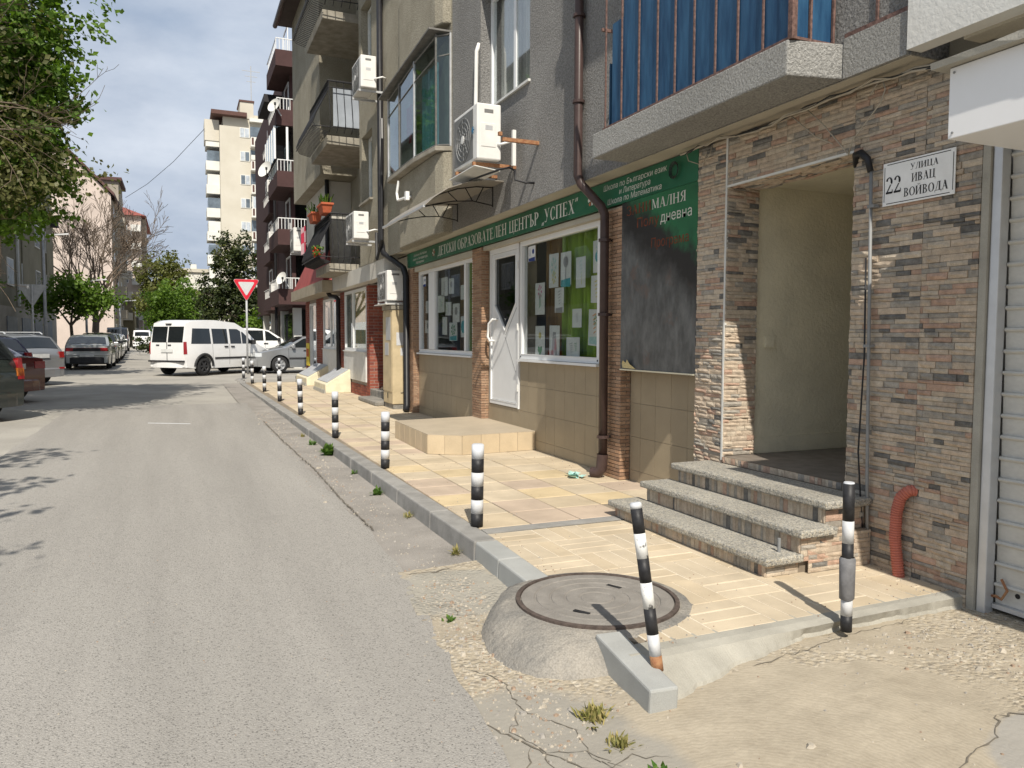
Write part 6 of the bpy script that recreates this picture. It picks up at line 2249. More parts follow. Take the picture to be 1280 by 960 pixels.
for z in (3.6, 6.4, 9.2, 12.0, 14.6):
    MB().box(-7.04, -5.9, 104, 106.6, z, z + 1.0).build("balcony", m_pinkd, PB)
    MB().box(-7.04, -5.9, 115.5, 118.4, z, z + 1.0).build("balcony", m_whp, PB)
MB().box(-13.4, -12.4, 99.66, 99.69, 17.6, 18.8).build("window", m_twd, PB)

PC = thing("apartment_building", "farther pink apartment building with a red hipped roof", "building")
MB().box(-16, -5.4, 135, 158, 0, 20.2).build("wall", m_pink, PC)
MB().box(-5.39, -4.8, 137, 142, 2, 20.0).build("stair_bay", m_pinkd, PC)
q = MB()
q.v = [(-16.6, 134.3, 20.2), (-4.6, 134.3, 20.2), (-4.6, 158.6, 20.2), (-16.6, 158.6, 20.2), (-10.5, 140, 23.0), (-10.5, 153, 23.0)]
q.f = [(0, 3, 2, 1), (0, 1, 4), (1, 2, 5, 4), (2, 3, 5), (3, 0, 4, 5)]
q.m = [0] * 5
q.build("roof", m_rroof, PC)
windows_x(PC, -5.4, [143.5, 148, 153], [1.6, 4.4, 7.2, 10, 12.8, 15.6], 1.6, 1.4)
for k in range(7):
    f = MB().box(-8.6, -7.3, 134.93, 134.99, 1.5 + 2.75 * k, 2.9 + 2.75 * k).build("window", m_pvc, PC)
    MB().box(-8.5, -7.4, 134.91, 134.929, 1.6 + 2.75 * k, 2.8 + 2.75 * k).build("pane", m_twd, f)
    MB().box(-6.8, -5.41, 133.8, 134.99, 1.2 + 2.75 * k, 2.2 + 2.75 * k).build("balcony", m_whp, PC)

LH = thing("low_house", "low weathered olive two-storey house behind the bare tree", "building")
MB().box(-14, -5.7, 116, 128, 0, 6.6).build("wall", m_lw, LH)
MB().box(-14.2, -5.5, 115.8, 128.2, 6.61, 6.95).build("roof", m_pinkd, LH)
windows_x(LH, -5.7, [117.5, 121, 124.5], [1.2, 4.1], 1.2, 1.4)
f = MB().box(-8.0, -6.9, 115.94, 115.99, 4.0, 5.5).build("window", m_pvc, LH)
MB().box(-7.9, -7.0, 115.92, 115.939, 4.1, 5.4).build("pane", m_twd, f)

# street lamps
def lamp(label, x, y, h, arm, grp="street lamps along the left kerb"):
    o = thing("street_lamp", label, "street lamp", grp, (x, y, zr(y) - .02))
    MB().tube([(0, 0, 0), (0, 0, h * .5), (0, 0, h)], [.085, .07, .05], 10).build("pole", m_steel, o, smooth=True)
    MB().tube([(0, 0, 0), (0, 0, 1.3)], .10, 10).build("base", m_whitew, o, smooth=True)
    MB().tube([(0, 0, h - .02), (.15, -.05, h + .12), (arm, -.3, h + .28)], .035, 6).build("arm", m_steel, o)
    MB().hexa([(arm - .1, -.40, h + .24), (arm + .75, -.62, h + .30), (arm + .75, -.42, h + .30), (arm - .1, -.20, h + .24), (arm - .1, -.40, h + .30), (arm + .75, -.60, h + .37), (arm + .75, -.44, h + .37), (arm - .1, -.20, h + .30)]).build("lamp_head", m_alu, o)


lamp("nearest tall grey street lamp on the left, behind the parked estate car", -5.75, 41.5, 5.7, .35)
lamp("second street lamp on the left, over the green maple", -5.5, 56, 4.6, .5)
lamp("farthest small street lamp before the bare tree's trunk", -4.6, 72, 4.0, .5)

TS = thing("road_sign", "grey back of a give way sign on a thin pole at the left edge", "road sign", loc=(-5.0, 33.2, -.02))
MB().tube([(0, 0, 0), (0, 0, 3.3)], .035, 8).build("pole", m_steel, TS)
MB().prism([(x, .06, z - .25) for x, _, z in rtri(.56, 0)], (0, .006, 0)).build("plate", m_steel, TS)

# overhead wire
tag(MB().tube([(-6.9, 125, 21.3), (-3.7, 116, 21.9), (-.4, 106.5, 23.2), (3.0, 97.5, 25.4)], .03, 5).build("overhead_wire", m_iron), "thin overhead wire crossing the sky to the tower block", "wire")
# ================================================================== vehicles
def paint(name, c, rough=.28, metal=0.0):
    return mat("paint_" + name, c, rough, .03, 2, metal=metal, coat=.8, spec=.5)


m_tyre = mat("tyre", (0.022, 0.022, 0.023), .8, .2, 20)
m_rim = mat("rim_silver", (0.50, 0.51, 0.52), .35, .05, 10, metal=.6)
m_rimd = mat("rim_dark", (0.035, 0.035, 0.037), .5, .1, 10)
m_cgl = mat("car_glass", (0.012, 0.015, 0.017), .05, .2, 1, spec=.8)
m_trim = mat("black_trim", (0.03, 0.03, 0.032), .6, .2, 10)
m_tail = mat("tail_red", (0.30, 0.012, 0.015), .2, .1, 10, coat=.6)
m_amber = mat("amber", (0.55, 0.16, 0.02), .2, .1, 10, coat=.6)
m_head = mat("headlight", (0.55, 0.58, 0.60), .1, .1, 10, coat=.8)
m_plate = mat("number_plate", (0.62, 0.63, 0.62), .5, .1, 10)
wheel_me = {}


def wheel(parent, x, y, r, w, side, rimm):
    key = (r, w, rimm.name)
    if key not in wheel_me:
        ty = MB().lathe([(r * .62, -w / 2), (r * .94, -w / 2), (r, -w * .36), (r, w * .36), (r * .94, w / 2), (r * .62, w / 2)], 28)
        ri = MB().lathe([(r * .63, w * .46), (r * .56, w * .34), (r * .54, w * .16), (.0, w * .16)], 24)
        for k in range(6):
            a = k * math.pi / 3
            ri.box(r * .08, r * .58, -r * .085, r * .085, w * .17, w * .40, M=Matrix.Rotation(a, 4, 'Z'))
        ri.lathe([(r * .16, w * .17), (r * .15, w * .42), (0, w * .43)], 14)
        wheel_me[key] = (ty.mesh("tyre", m_tyre), ri.mesh("rim", rimm))
    rot = (R_(-90) if side > 0 else R_(90), 0, 0)
    t_ = inst("wheel", wheel_me[key][0], parent, (x, y, r), rot)
    for p in wheel_me[key][0].polygons:
        p.use_smooth = True
    inst("rim", wheel_me[key][1], t_)


def interp(P, x):
    if x <= P[0][0]:
        return P[0][1]
    for (a, b_), (c, d) in zip(P, P[1:]):
        if x <= c:
            return b_ + (d - b_) * (x - a) / (c - a)
    return P[-1][1]


def car(label, loc, heading, L, W_, top, belt, pm, wheels, r=.31, clear=.2, tumble=.76, side=(), rearwin=None, wind=None, rim=None, lower=None, cat="car", group="parked cars",
        name="parked_car", tails=(), heads=(), plate=True, plate_z=.62, roof_rack=False, trim=True, rub=None, bumper=None, handles=(), mirror=None, plate_front=False, arches=None, seams=None):
    """top: rear-to-front silhouette [(x, z)]; side: window polygons [(x, z)...]; rearwin / wind: x-ranges on the silhouette."""
    H = max(z for _, z in top)
    o = thing(name, label, cat, group, loc, heading)
    xs = sorted({round(x, 3) for x, _ in top} | {round(-L / 2 + L * i / 44, 3) for i in range(45)} |
                {round(w_ + s_ * (r + .07) * math.cos(a * math.pi / 16), 3) for w_ in wheels for s_ in (-1, 1) for a in range(0, 9)})
    xs = [x for x in xs if -L / 2 <= x <= L / 2]

    def plan(x):
        u = abs(x) / (L / 2)
        return 1 - .13 * max(0, (u - .55) / .45) ** 2.4

    def hw(x, z):
        f = plan(x)
        if z < belt:
            s_ = .955 + .045 * math.sin(min(1, max(0, (z - .1) / (belt - .1))) * math.pi * .8)
            return W_ / 2 * f * s_
        return W_ / 2 * f * (.9815 - (.98 - tumble) * ((z - belt) / max(.05, H - belt)) ** 1.15)

    def zb(x):
        z = clear + .06 * max(0, (abs(x) / (L / 2) - .8) / .2)
        for w_ in wheels:
            d = abs(x - w_)
            if d < r + .06:
                z = max(z, r + math.sqrt((r + .06) ** 2 - d * d))
        return z
    nl, nt_ = 11, 7
    body = MB()
    rings = []
    for x in xs:
        zt_ = interp(top, x)
        z0 = min(zb(x), zt_ - .12)
        ring = []
        for i in range(nl):
            z = z0 + (zt_ - .03 - z0) * i / (nl - 1)
            ring.append((x, hw(x, z), z))
        yt = hw(x, zt_ - .03) - .035
        for i in range(nt_):
            u = 1 - 2 * i / (nt_ - 1)
            ring.append((x, yt * u, zt_ - .012 + .025 * (1 - u * u)))
        for i in range(nl - 1, -1, -1):
            z = z0 + (zt_ - .03 - z0) * i / (nl - 1)
            ring.append((x, -hw(x, z), z))
        rings.append(ring)
    n = len(rings[0])
    for g_ in rings:
        body.v += g_
    for i in range(len(rings) - 1):
        for j in range(n):
            a, b_ = i * n + j, i * n + (j + 1) % n
            body.f.append((a, b_, b_ + n, a + n)); body.m.append(0)
    body.f.append(tuple(range(n - 1, -1, -1))); body.m.append(0)
    body.f.append(tuple((len(rings) - 1) * n + j for j in range(n))); body.m.append(0)
    bo = body.build("body", pm, o, smooth=True)
    bo.data.set_sharp_from_angle(angle=R_(32))
    MB().box(-L / 2 + .25, L / 2 - .25, -W_ / 2 + .22, W_ / 2 - .22, clear + .02, r * 2 + .03).build("underbody", m_trim, o)
    for s_ in (-1, 1):
        for poly in side:
            q = MB()
            xa, xb = min(p[0] for p in poly), max(p[0] for p in poly)
            K = 8
            for i in range(K + 1):
                x = xa + .0005 + (xb - xa - .001) * i / K
                zz = []
                for (p, w_), (p2, w2) in zip(poly, poly[1:] + poly[:1]):
                    if (p - x) * (p2 - x) <= 0 and p != p2:
                        zz.append(w_ + (w2 - w_) * (x - p) / (p2 - p))
                za_, zb_ = min(zz), max(zz)
                for j in range(4):
                    z = za_ + (zb_ - za_) * j / 3
                    q.v.append((x, s_ * (hw(x, z) + .007), z))
            for i in range(K):
                for j in range(3):
                    a = i * 4 + j
                    q.f.append((a, a + 1, a + 5, a + 4) if s_ < 0 else (a, a + 4, a + 5, a + 1)); q.m.append(0)
            q.build("tail_light" if len(side) > 3 and poly is side[3] and "tall red" in label else "side_window", m_tail if len(side) > 3 and poly is side[3] and "tall red" in label else m_cgl, o, smooth=True)
        for w_ in wheels:
            wheel(o, w_, s_ * (W_ / 2 - .115), r, .2, s_, rim or m_rim)
        if arches:
            for w_ in wheels:
                P = [(w_ + (r + .10) * math.cos(a * math.pi / 12), r + (r + .10) * math.sin(a * math.pi / 12)) for a in range(0, 13)]
                q = MB()
                q.tube([(x, s_ * (hw(x, z) + .0), z) for x, z in P], .05, 6)
                q.build("wheel_arch", arches, o)
        if rub:
            z, x0, x1 = rub
            q = MB()
            K = 8
            for i in range(K):
                xa, xb = x0 + (x1 - x0) * i / K, x0 + (x1 - x0) * (i + 1) / K
                q.hexa([(xa, s_ * hw(xa, z), z - .035), (xb, s_ * hw(xb, z), z - .035), (xb, s_ * (hw(xb, z) + .015), z - .03), (xa, s_ * (hw(xa, z) + .015), z - .03),
                        (xa, s_ * hw(xa, z), z + .035), (xb, s_ * hw(xb, z), z + .035), (xb, s_ * (hw(xb, z) + .015), z + .03), (xa, s_ * (hw(xa, z) + .015), z + .03)])
            q.build("rub_strip", m_trim, o)
        for hx in handles:
            MB().box(hx - .09, hx + .09, min(s_ * hw(hx, belt - .08), s_ * (hw(hx, belt - .08) + .03)), max(s_ * hw(hx, belt - .08), s_ * (hw(hx, belt - .08) + .03)), belt - .10, belt - .055).build("door_handle", m_trim, o)
        if mirror is not None:
            y = s_ * (hw(mirror, belt + .1) + .10)
            MB().box(mirror - .05, mirror + .06, y - .10, y + .10, belt + .0, belt + .17).build("wing_mirror", m_trim if arches else pm, o, bevel=.03)
        for sxx in (seams if seams is not None else [w0 for w0 in (-.58 if L < 4.6 else -.2, .26, 1.02)]):
            q = MB()
            for i in range(9):
                z = clear + .12 + (belt + .02 - clear - .12) * i / 8
                q.v += [(sxx - .006, s_ * (hw(sxx, z) + .0015), z), (sxx + .006, s_ * (hw(sxx, z) + .0015), z)]
            for i in range(8):
                q.f.append((2 * i, 2 * i + 1, 2 * i + 3, 2 * i + 2)); q.m.append(0)
            q.build("door_seam", m_trim, o)
    for nm, rng, mm in (("rear_window", rearwin, m_cgl), ("windscreen", wind, m_cgl)):
        if not rng:
            continue
        q = MB()
        K = 6
        for i in range(K + 1):
            x = rng[0] + (rng[1] - rng[0]) * i / K
            zt_ = interp(top, x)
            yt = (hw(x, zt_ - .03) - .035) * .90
            for j in range(7):
                u = 1 - 2 * j / 6
                dx, dz = rng[1] - rng[0], interp(top, rng[1]) - interp(top, rng[0])
                l = math.hypot(dx, dz)
                q.v.append((x - dz / l * .012, yt * u, zt_ - .012 + .025 * (1 - u * u) + abs(dx) / l * .012))
        for i in range(K):
            for j in range(6):
                a = i * 7 + j
                q.f.append((a, a + 1, a + 8, a + 7)); q.m.append(0)
        q.build(nm, mm, o, smooth=True)

    def endbox(nm, xe, s_, y0, y1, z0, z1, mm, dep=.10):
        d = 1 if xe > 0 else -1
        xa, xb = xe - d * dep, xe + d * .014
        pts = []
        for z in (z0, z1):
            for x, yy_ in ((xa, y0), (xb, y0), (xb, y1), (xa, y1)):
                lim = hw(max(-L / 2, min(L / 2, x)), z) + .006
                pts.append((x, s_ * min(yy_, lim), z))
        MB().hexa(pts).build(nm, mm, o)
    for (y0, y1, z0, z1, mm) in tails:
        for s_ in (-1, 1):
            endbox("tail_light", -L / 2, s_, y0, y1, z0, z1, mm)
    for (y0, y1, z0, z1) in heads:
        for s_ in (-1, 1):
            endbox("headlight", L / 2, s_, y0, y1, z0, z1, m_head, .22)
    for xe in (-L / 2, L / 2):
        d = 1 if xe > 0 else -1
        q = MB()
        K = 8
        bz0, bz1 = clear + .04, clear + .30
        for i in range(K + 1):
            u = -1 + 2 * i / K
            y = u * W_ / 2 * .90
            x = xe + d * (.07 - .13 * abs(u) ** 3)
            q.v += [(xe - d * .12, y, bz0), (x, y, bz0), (x, y, bz1 - .03), (x - d * .03, y, bz1), (xe - d * .12, y, bz1)]
        for i in range(K):
            for j in range(4):
                a = i * 5 + j
                q.f.append((a, a + 1, a + 6, a + 5)); q.m.append(0)
        q.build("bumper", bumper or pm, o, smooth=False)
        if (xe < 0 and plate) or (xe > 0 and plate_front):
            MB().box(xe + d * .012 if d > 0 else xe - .028, xe + .028 if d > 0 else xe - .012, -.26, .26, plate_z, plate_z + .115).build("number_plate", m_plate, o)
    if roof_rack:
        for s_ in (-1, 1):
            MB().tube([(roof_rack[0], s_ * W_ * .33, H - .02), (roof_rack[0] + .1, s_ * W_ * .33, H + .04), (roof_rack[1] - .1, s_ * W_ * .33, H + .04), (roof_rack[1], s_ * W_ * .33, H - .02)], .018, 6).build("roof_rail", m_alu, o)
    return o


def shapes(kind):
    if kind == 'sedan':
        return dict(L=4.5, W_=1.74, top=[(-2.25, .82), (-2.2, .98), (-1.55, 1.03), (-.85, 1.38), (-.2, 1.43), (.35, 1.40), (1.15, .98), (2.05, .80), (2.25, .62)], belt=.93, wheels=(-1.35, 1.35),
                    side=[[(-1.2, .97), (-.62, .97), (-.62, 1.33), (-.82, 1.32)], [(-.55, .97), (.22, .97), (.22, 1.34), (-.55, 1.34)], [(.30, .97), (.98, .97), (.42, 1.31), (.30, 1.33)]],
                    rearwin=(-1.48, -.92), wind=(.42, 1.08), tails=[(.50, .90, .74, .90, m_tail)], heads=[(.42, .9, .62, .76)], handles=(-.45, .35), mirror=.85)
    if kind == 'hatch':
        return dict(L=4.1, W_=1.72, top=[(-2.05, .80), (-1.98, 1.0), (-1.62, 1.40), (-1.2, 1.47), (-.2, 1.50), (.30, 1.46), (1.12, 1.0), (1.88, .82), (2.05, .62)], belt=.95, wheels=(-1.28, 1.26),
                    side=[[(-1.55, 1.0), (-.78, 1.0), (-.78, 1.40), (-1.42, 1.37)], [(-.70, 1.0), (.16, 1.0), (.16, 1.41), (-.70, 1.41)], [(.24, 1.0), (.92, 1.0), (.36, 1.38), (.24, 1.40)]],
                    rearwin=(-1.93, -1.66), wind=(.38, 1.04), tails=[(.58, .90, .82, 1.02, m_tail)], heads=[(.42, .9, .62, .78)], handles=(-.6, .3), mirror=.8)
    if kind == 'estate':
        return dict(L=4.6, W_=1.78, top=[(-2.3, .86), (-2.24, 1.02), (-1.92, 1.42), (-1.5, 1.48), (-.2, 1.50), (.32, 1.46), (1.2, 1.0), (2.1, .82), (2.3, .62)], belt=.96, wheels=(-1.38, 1.38),
                    side=[[(-1.92, 1.02), (-1.1, 1.02), (-1.1, 1.40), (-1.72, 1.38)], [(-1.02, 1.02), (-.28, 1.02), (-.28, 1.41), (-1.02, 1.41)], [(-.2, 1.02), (.98, 1.02), (.40, 1.38), (-.2, 1.41)]],
                    rearwin=(-2.2, -1.95), wind=(.40, 1.12), tails=[(.60, .92, .72, 1.02, m_tail)], heads=[(.42, .9, .62, .78)], handles=(-.3, .6), mirror=.85)


p_silver = paint("silver", (0.30, 0.31, 0.32), .3, .5)
p_white = paint("white", (0.78, 0.78, 0.77), .3)
p_maroon = paint("maroon", (0.11, 0.018, 0.018), .25)
p_green = paint("dark_green", (0.018, 0.024, 0.022), .25)
p_blue = paint("dark_blue", (0.012, 0.014, 0.06), .25)
p_black = paint("black", (0.012, 0.013, 0.015), .2)
p_grey = paint("grey", (0.13, 0.14, 0.14), .3, .4)
p_champ = paint("pale_grey", (0.36, 0.37, 0.36), .35, .4)

# white van turning at the junction
VAN = car("white high-roofed passenger van standing across the junction", (1.12, 31.75, zr(31.5) - .02), R_(46), 4.55, 1.82,
          [(-2.275, 1.05), (-2.25, 1.30), (-2.14, 1.90), (-1.9, 1.985), (-.6, 2.02), (.35, 1.95), (.85, 1.72), (1.45, 1.20), (1.6, 1.10), (2.15, .92), (2.275, .65)], 1.12, p_white, (-1.42, 1.46),
          r=.335, clear=.26, tumble=.84, side=[[(-2.0, 1.15), (-1.08, 1.15), (-1.08, 1.70), (-1.98, 1.70)], [(-.98, 1.15), (-.18, 1.15), (-.18, 1.70), (-.98, 1.70)], [(-.06, 1.15), (.55, 1.15), (.55, 1.62), (.38, 1.70), (-.06, 1.70)], [(.60, 1.15), (1.25, 1.15), (.66, 1.60), (.60, 1.60)]],
          rearwin=None, wind=(.90, 1.40), rim=m_rimd, cat="van", name="passenger_van", group=None, tails=[(.76, .93, .78, 1.22, m_tail)], heads=[(.5, .9, .72, .95)], handles=(-.3, .05), mirror=1.12, arches=m_trim, rub=(.62, -.9, 1.0), plate_z=.84, seams=(-1.0, -.12, 1.02))
for y0, y1 in ((-.70, -.03), (.03, .70)):
    MB().hexa([(-2.272, y0, 1.20), (-2.262, y0, 1.20), (-2.262, y1, 1.20), (-2.272, y1, 1.20), (-2.185, y0, 1.76), (-2.175, y0, 1.76), (-2.175, y1, 1.76), (-2.185, y1, 1.76)]).build("rear_window", m_cgl, VAN)
MB().box(-2.29, -2.277, -.008, .008, .5, 1.2).build("door_seam", m_trim, VAN)
MB().box(-2.36, -2.28, -.8, .8, .50, .56).build("step_strip", m_trim, VAN)
MB().box(-2.20, -2.15, -.12, .12, 1.83, 1.87).build("brake_light", m_trim, VAN)
for y in (-.12, .42):
    MB().box(-2.295, -2.276, y - .07, y + .07, 1.08, 1.12).build("door_handle", m_trim, VAN)

# silver saloon nosing out from behind the brick shop
S_ = shapes('sedan')
car("silver saloon with its nose beside the give way sign", (4.72, 31.9, .03), R_(188), pm=p_silver, r=.315, rub=(.55, -1.0, 1.0), plate_front=True, plate=False, **S_)
# white crossover behind it
car("white crossover parked beyond the silver saloon under the maroon balconies", (3.1, 36.6, .10), R_(4), 4.4, 1.82,
    [(-2.2, .95), (-2.12, 1.15), (-1.7, 1.58), (-1.2, 1.68), (-.1, 1.70), (.45, 1.62), (1.15, 1.15), (1.95, 1.0), (2.2, .75)], 1.10, p_white, (-1.33, 1.36), r=.35, clear=.24, tumble=.74,
    side=[[(-1.5, 1.15), (-.72, 1.15), (-.72, 1.58), (-1.32, 1.52)], [(-.64, 1.15), (.20, 1.15), (.20, 1.60), (-.64, 1.60)], [(.28, 1.15), (.95, 1.15), (.42, 1.55), (.28, 1.58)]], rearwin=(-2.05, -1.75), wind=(.52, 1.08), heads=[(.5, .9, .85, 1.02)], tails=[(.6, .9, .95, 1.12, m_tail)], handles=(-.5, .3), mirror=.85, arches=m_trim)

# left-hand row, nose-in
HD = R_(139)
c1 = car("dark green estate nearest on the left, cut by the photo's edge", (-4.85, 17.1, zr(17) - .02), HD, pm=p_green, r=.32, plate_z=.80, bumper=p_green, **dict(shapes('estate'), tails=[(.66, .93, .72, 1.10, m_tail), (.64, .935, .78, .92, m_amber)]))
font_text("ВМ", .12, lambda u, v, l: (-2.3305, -.02 - u, .812 + v), "plate_lettering", m_ink, c1, width=.20, bold=.01)
MB().box(-2.33, -2.312, .35, .62, .70, .725).build("badge", m_alu, c1)
S_ = shapes('sedan')
car("maroon saloon parked beside the dark green estate on the left", (-5.05, 21.2, zr(21) - .02), HD, pm=p_maroon, r=.31, plate_z=.74, rub=(.52, -1.0, 1.0), **S_)
car("dark blue hatchback between the maroon saloon and the silver estate", (-5.62, 24.3, zr(24) - .02), HD, pm=p_blue, r=.31, plate_z=.66, **shapes('hatch'))
S_ = shapes('estate')
S_['tails'] = [(.62, .90, .80, .98, m_tail), (.60, .85, .47, .52, m_tail)]
S_['side'] = S_['side'] + [[(-2.17, 1.0), (-2.02, 1.0), (-1.80, 1.40), (-1.87, 1.40)]]
car("silver estate with tall red tail lights and roof rails on the left", (-5.45, 27.3, zr(27) - .02), HD, pm=p_silver, r=.32, plate_z=.80, roof_rack=(-1.7, .1), **S_)
# parallel row up the street
S_ = shapes('sedan')
S_['top'] = [(-2.25, .78), (-2.21, .98), (-1.95, 1.0), (-1.25, 1.34), (-.7, 1.41), (-.2, 1.42), (.35, 1.39), (1.15, .96), (2.05, .78), (2.25, .62)]
S_['rearwin'] = (-1.88, -1.30)
S_['side'] = [[(-1.5, .97), (-.85, .97), (-.85, 1.33), (-1.1, 1.30)], [(-.78, .97), (.2, .97), (.2, 1.33), (-.78, 1.33)], [(.28, .97), (.95, .97), (.42, 1.30), (.28, 1.32)]]
S_['tails'] = [(.02, .83, .74, .88, m_tail), (.02, .50, .745, .86, m_tail)]
rn = car("pale grey nineties saloon with a full-width tail lamp strip", (-3.60, 38.3, zr(37)), R_(91), pm=p_champ, r=.30, plate_z=.52, bumper=m_trim, trim=True, **S_)
MB().box(-2.272, -2.266, -.50, .50, .742, .872).build("lamp_panel", m_ink, rn)
MB().box(-2.30, -2.24, -.84, .84, .60, .625).build("chrome_strip", m_alu, rn)
for i, (x, y, k, p, lb) in enumerate([(-3.75, 44.2, 'hatch', p_black, "black hatchback right behind the pale grey saloon"), (-3.95, 49.5, 'estate', p_green, "second dark car up the row, a green-black estate"),
                                      (-4.2, 55.0, 'sedan', p_grey, "grey saloon in the middle of the kerbside row"), (-4.5, 61, 'hatch', p_champ, "pale hatchback in the kerbside row"),
                                      (-4.8, 67.5, 'estate', p_blue, "dark blue estate, last of the kerbside row")]):
    car(lb, (x, y, zr(y)), R_(92), pm=p, r=.31, **shapes(k))
car("tall black van at the far end of the kerbside row", (-5.35, 80, zr(80)), R_(93), 4.9, 1.95, [(-2.45, 1.0), (-2.4, 1.3), (-2.3, 1.95), (-2.0, 2.12), (.6, 2.12), (1.1, 1.85), (1.7, 1.2), (2.3, 1.0), (2.45, .7)], 1.15, p_black, (-1.5, 1.5), r=.34, clear=.25, tumble=.86,
    side=[[(-2.0, 1.25), (.5, 1.25), (.5, 1.85), (-2.0, 1.85)]], rearwin=(-2.39, -2.31), wind=(1.15, 1.62), cat="van", group=None, tails=[(.8, .96, .9, 1.5, m_tail)])
car("far white van beyond the black van, in the carriageway's left", (-3.9, 94, zr(94)), R_(92), 4.7, 1.9, [(-2.35, 1.0), (-2.3, 1.3), (-2.2, 1.85), (-1.9, 1.98), (.6, 1.98), (1.1, 1.75), (1.65, 1.15), (2.2, .95), (2.35, .7)], 1.12, p_white, (-1.45, 1.45), r=.33, clear=.25, tumble=.86,
    side=[[(-1.9, 1.2), (.5, 1.2), (.5, 1.75), (-1.9, 1.75)]], rearwin=(-2.29, -2.21), wind=(1.15, 1.58), cat="van", group=None, tails=[(.8, .94, .8, 1.2, m_tail)])
# ================================================================== trees
m_bark = mat("bark", (0.13, 0.105, 0.08), .95, .25, 12, .6, 40)
m_barkg = mat("grey_bark", (0.19, 0.165, 0.135), .95, .2, 12, .5, 40)
m_twig = mat("twig", (0.15, 0.115, 0.085), .95, .2, 12)
m_l1 = leaf_mat("maple_leaf", (0.06, 0.12, 0.016), (0.15, 0.25, 0.04), .42)
m_l2 = leaf_mat("dull_leaf", (0.075, 0.085, 0.03), (0.15, 0.15, 0.06), .3)
m_l3 = leaf_mat("dark_leaf", (0.018, 0.032, 0.010), (0.06, 0.075, 0.022), .2)
m_l4 = leaf_mat("bright_leaf", (0.07, 0.13, 0.015), (0.15, 0.24, 0.04), .4)
m_l5 = leaf_mat("yellow_green_leaf", (0.09, 0.105, 0.025), (0.16, 0.17, 0.05), .35)


def leaves(name, lobes, n, size, m, parent, clump=.22, per=26, loc0=(0, 0, 0), shell=.55, fold=True):
    """n leaves gathered in clumps spread through ellipsoid lobes (cx, cy, cz, rx, ry, rz)."""
    vol = np.array([l[3] * l[4] * l[5] for l in lobes])
    nc = max(1, n // per)
    pick = RNG.choice(len(lobes), nc, p=vol / vol.sum())
    lb = np.array(lobes)[pick]
    d = RNG.normal(size=(nc, 3))
    d /= np.linalg.norm(d, axis=1)[:, None]
    rr = shell + (1 - shell) * RNG.random(nc)
    inner = RNG.random(nc) < .30
    rr[inner] = RNG.random(inner.sum()) ** .5 * .8
    bump_ = 1 + .16 * np.sin(d[:, 0] * 7 + d[:, 2] * 5) + .12 * np.sin(d[:, 1] * 11 - d[:, 2] * 8)
    cc = lb[:, :3] + d * (rr * bump_)[:, None] * lb[:, 3:]
    c = np.repeat(cc, per, axis=0)
    dd = np.repeat(d, per, axis=0)
    N_ = len(c)
    c = c + RNG.normal(size=(N_, 3)) * clump * np.array([1, 1, .7])
    nrm = dd * .6 + RNG.normal(size=(N_, 3)) * .7 + np.array([0, 0, .45])
    nrm /= np.linalg.norm(nrm, axis=1)[:, None]
    t_ = np.cross(nrm, RNG.normal(size=(N_, 3)))
    t_ /= np.linalg.norm(t_, axis=1)[:, None] + 1e-9
    b_ = np.cross(nrm, t_)
    s_ = (size * (.55 + .8 * RNG.random(N_)))[:, None]
    P = np.stack([c - t_ * s_ * .55, c + b_ * s_ * .42 + nrm * s_ * .10, c + t_ * s_ * .55, c - b_ * s_ * .42 + nrm * s_ * .10], axis=1).reshape(-1, 3)
    me = bpy.data.meshes.new(name)
    me.vertices.add(len(P))
    me.vertices.foreach_set('co', P.ravel())
    idx = np.arange(N_) * 4
    tri_ = np.stack([idx, idx + 1, idx + 2, idx, idx + 2, idx + 3], axis=1).ravel()
    me.loops.add(len(tri_))
    me.loops.foreach_set('vertex_index', tri_)
    me.polygons.add(N_ * 2)
    me.polygons.foreach_set('loop_start', np.arange(N_ * 2) * 3)
    me.polygons.foreach_set('loop_total', np.full(N_ * 2, 3))
    me.materials.append(m)
    me.update()
    me.validate()
    o = bpy.data.objects.new(name, me)
    COL.objects.link(o)
    o.parent = parent
    return o


def branches(q, p, d, l, r, lev, rng, maxlev, spread=.55, up=.15, fork=(2, 3), bend=.15, minr=.006, m=0):
    pts, rad = [tuple(p)], [r]
    k = 3 if lev < 2 else 2
    cur, dd = Vector(p), Vector(d).normalized()
    for i in range(k):
        dd = (dd + Vector((rng.gauss(0, bend), rng.gauss(0, bend), rng.gauss(0, bend) + up * .3))).normalized()
        cur = cur + dd * l / k
        pts.append(tuple(cur))
        rad.append(max(minr, r * (1 - .32 * (i + 1) / k)))
    q.tube(pts, rad, 7 if lev == 0 else 5 if lev < 3 else 3, m, caps=False)
    if lev >= maxlev:
        return
    for _ in range(rng.randint(*fork)):
        a = rng.uniform(0, 6.283)
        s_ = dd.orthogonal().normalized()
        s2 = dd.cross(s_)
        sp_ = spread * rng.uniform(.6, 1.3)
        nd = (dd + (s_ * math.cos(a) + s2 * math.sin(a)) * sp_ + Vector((0, 0, up))).normalized()
        f = rng.uniform(.55, 1.0) if lev else 1.0
        i0 = min(len(pts) - 1, max(1, round(f * k)))
        branches(q, pts[i0], nd, l * rng.uniform(.62, .85), max(minr, rad[i0] * .68), lev + 1, rng, maxlev, spread, up, fork, bend, minr, m)


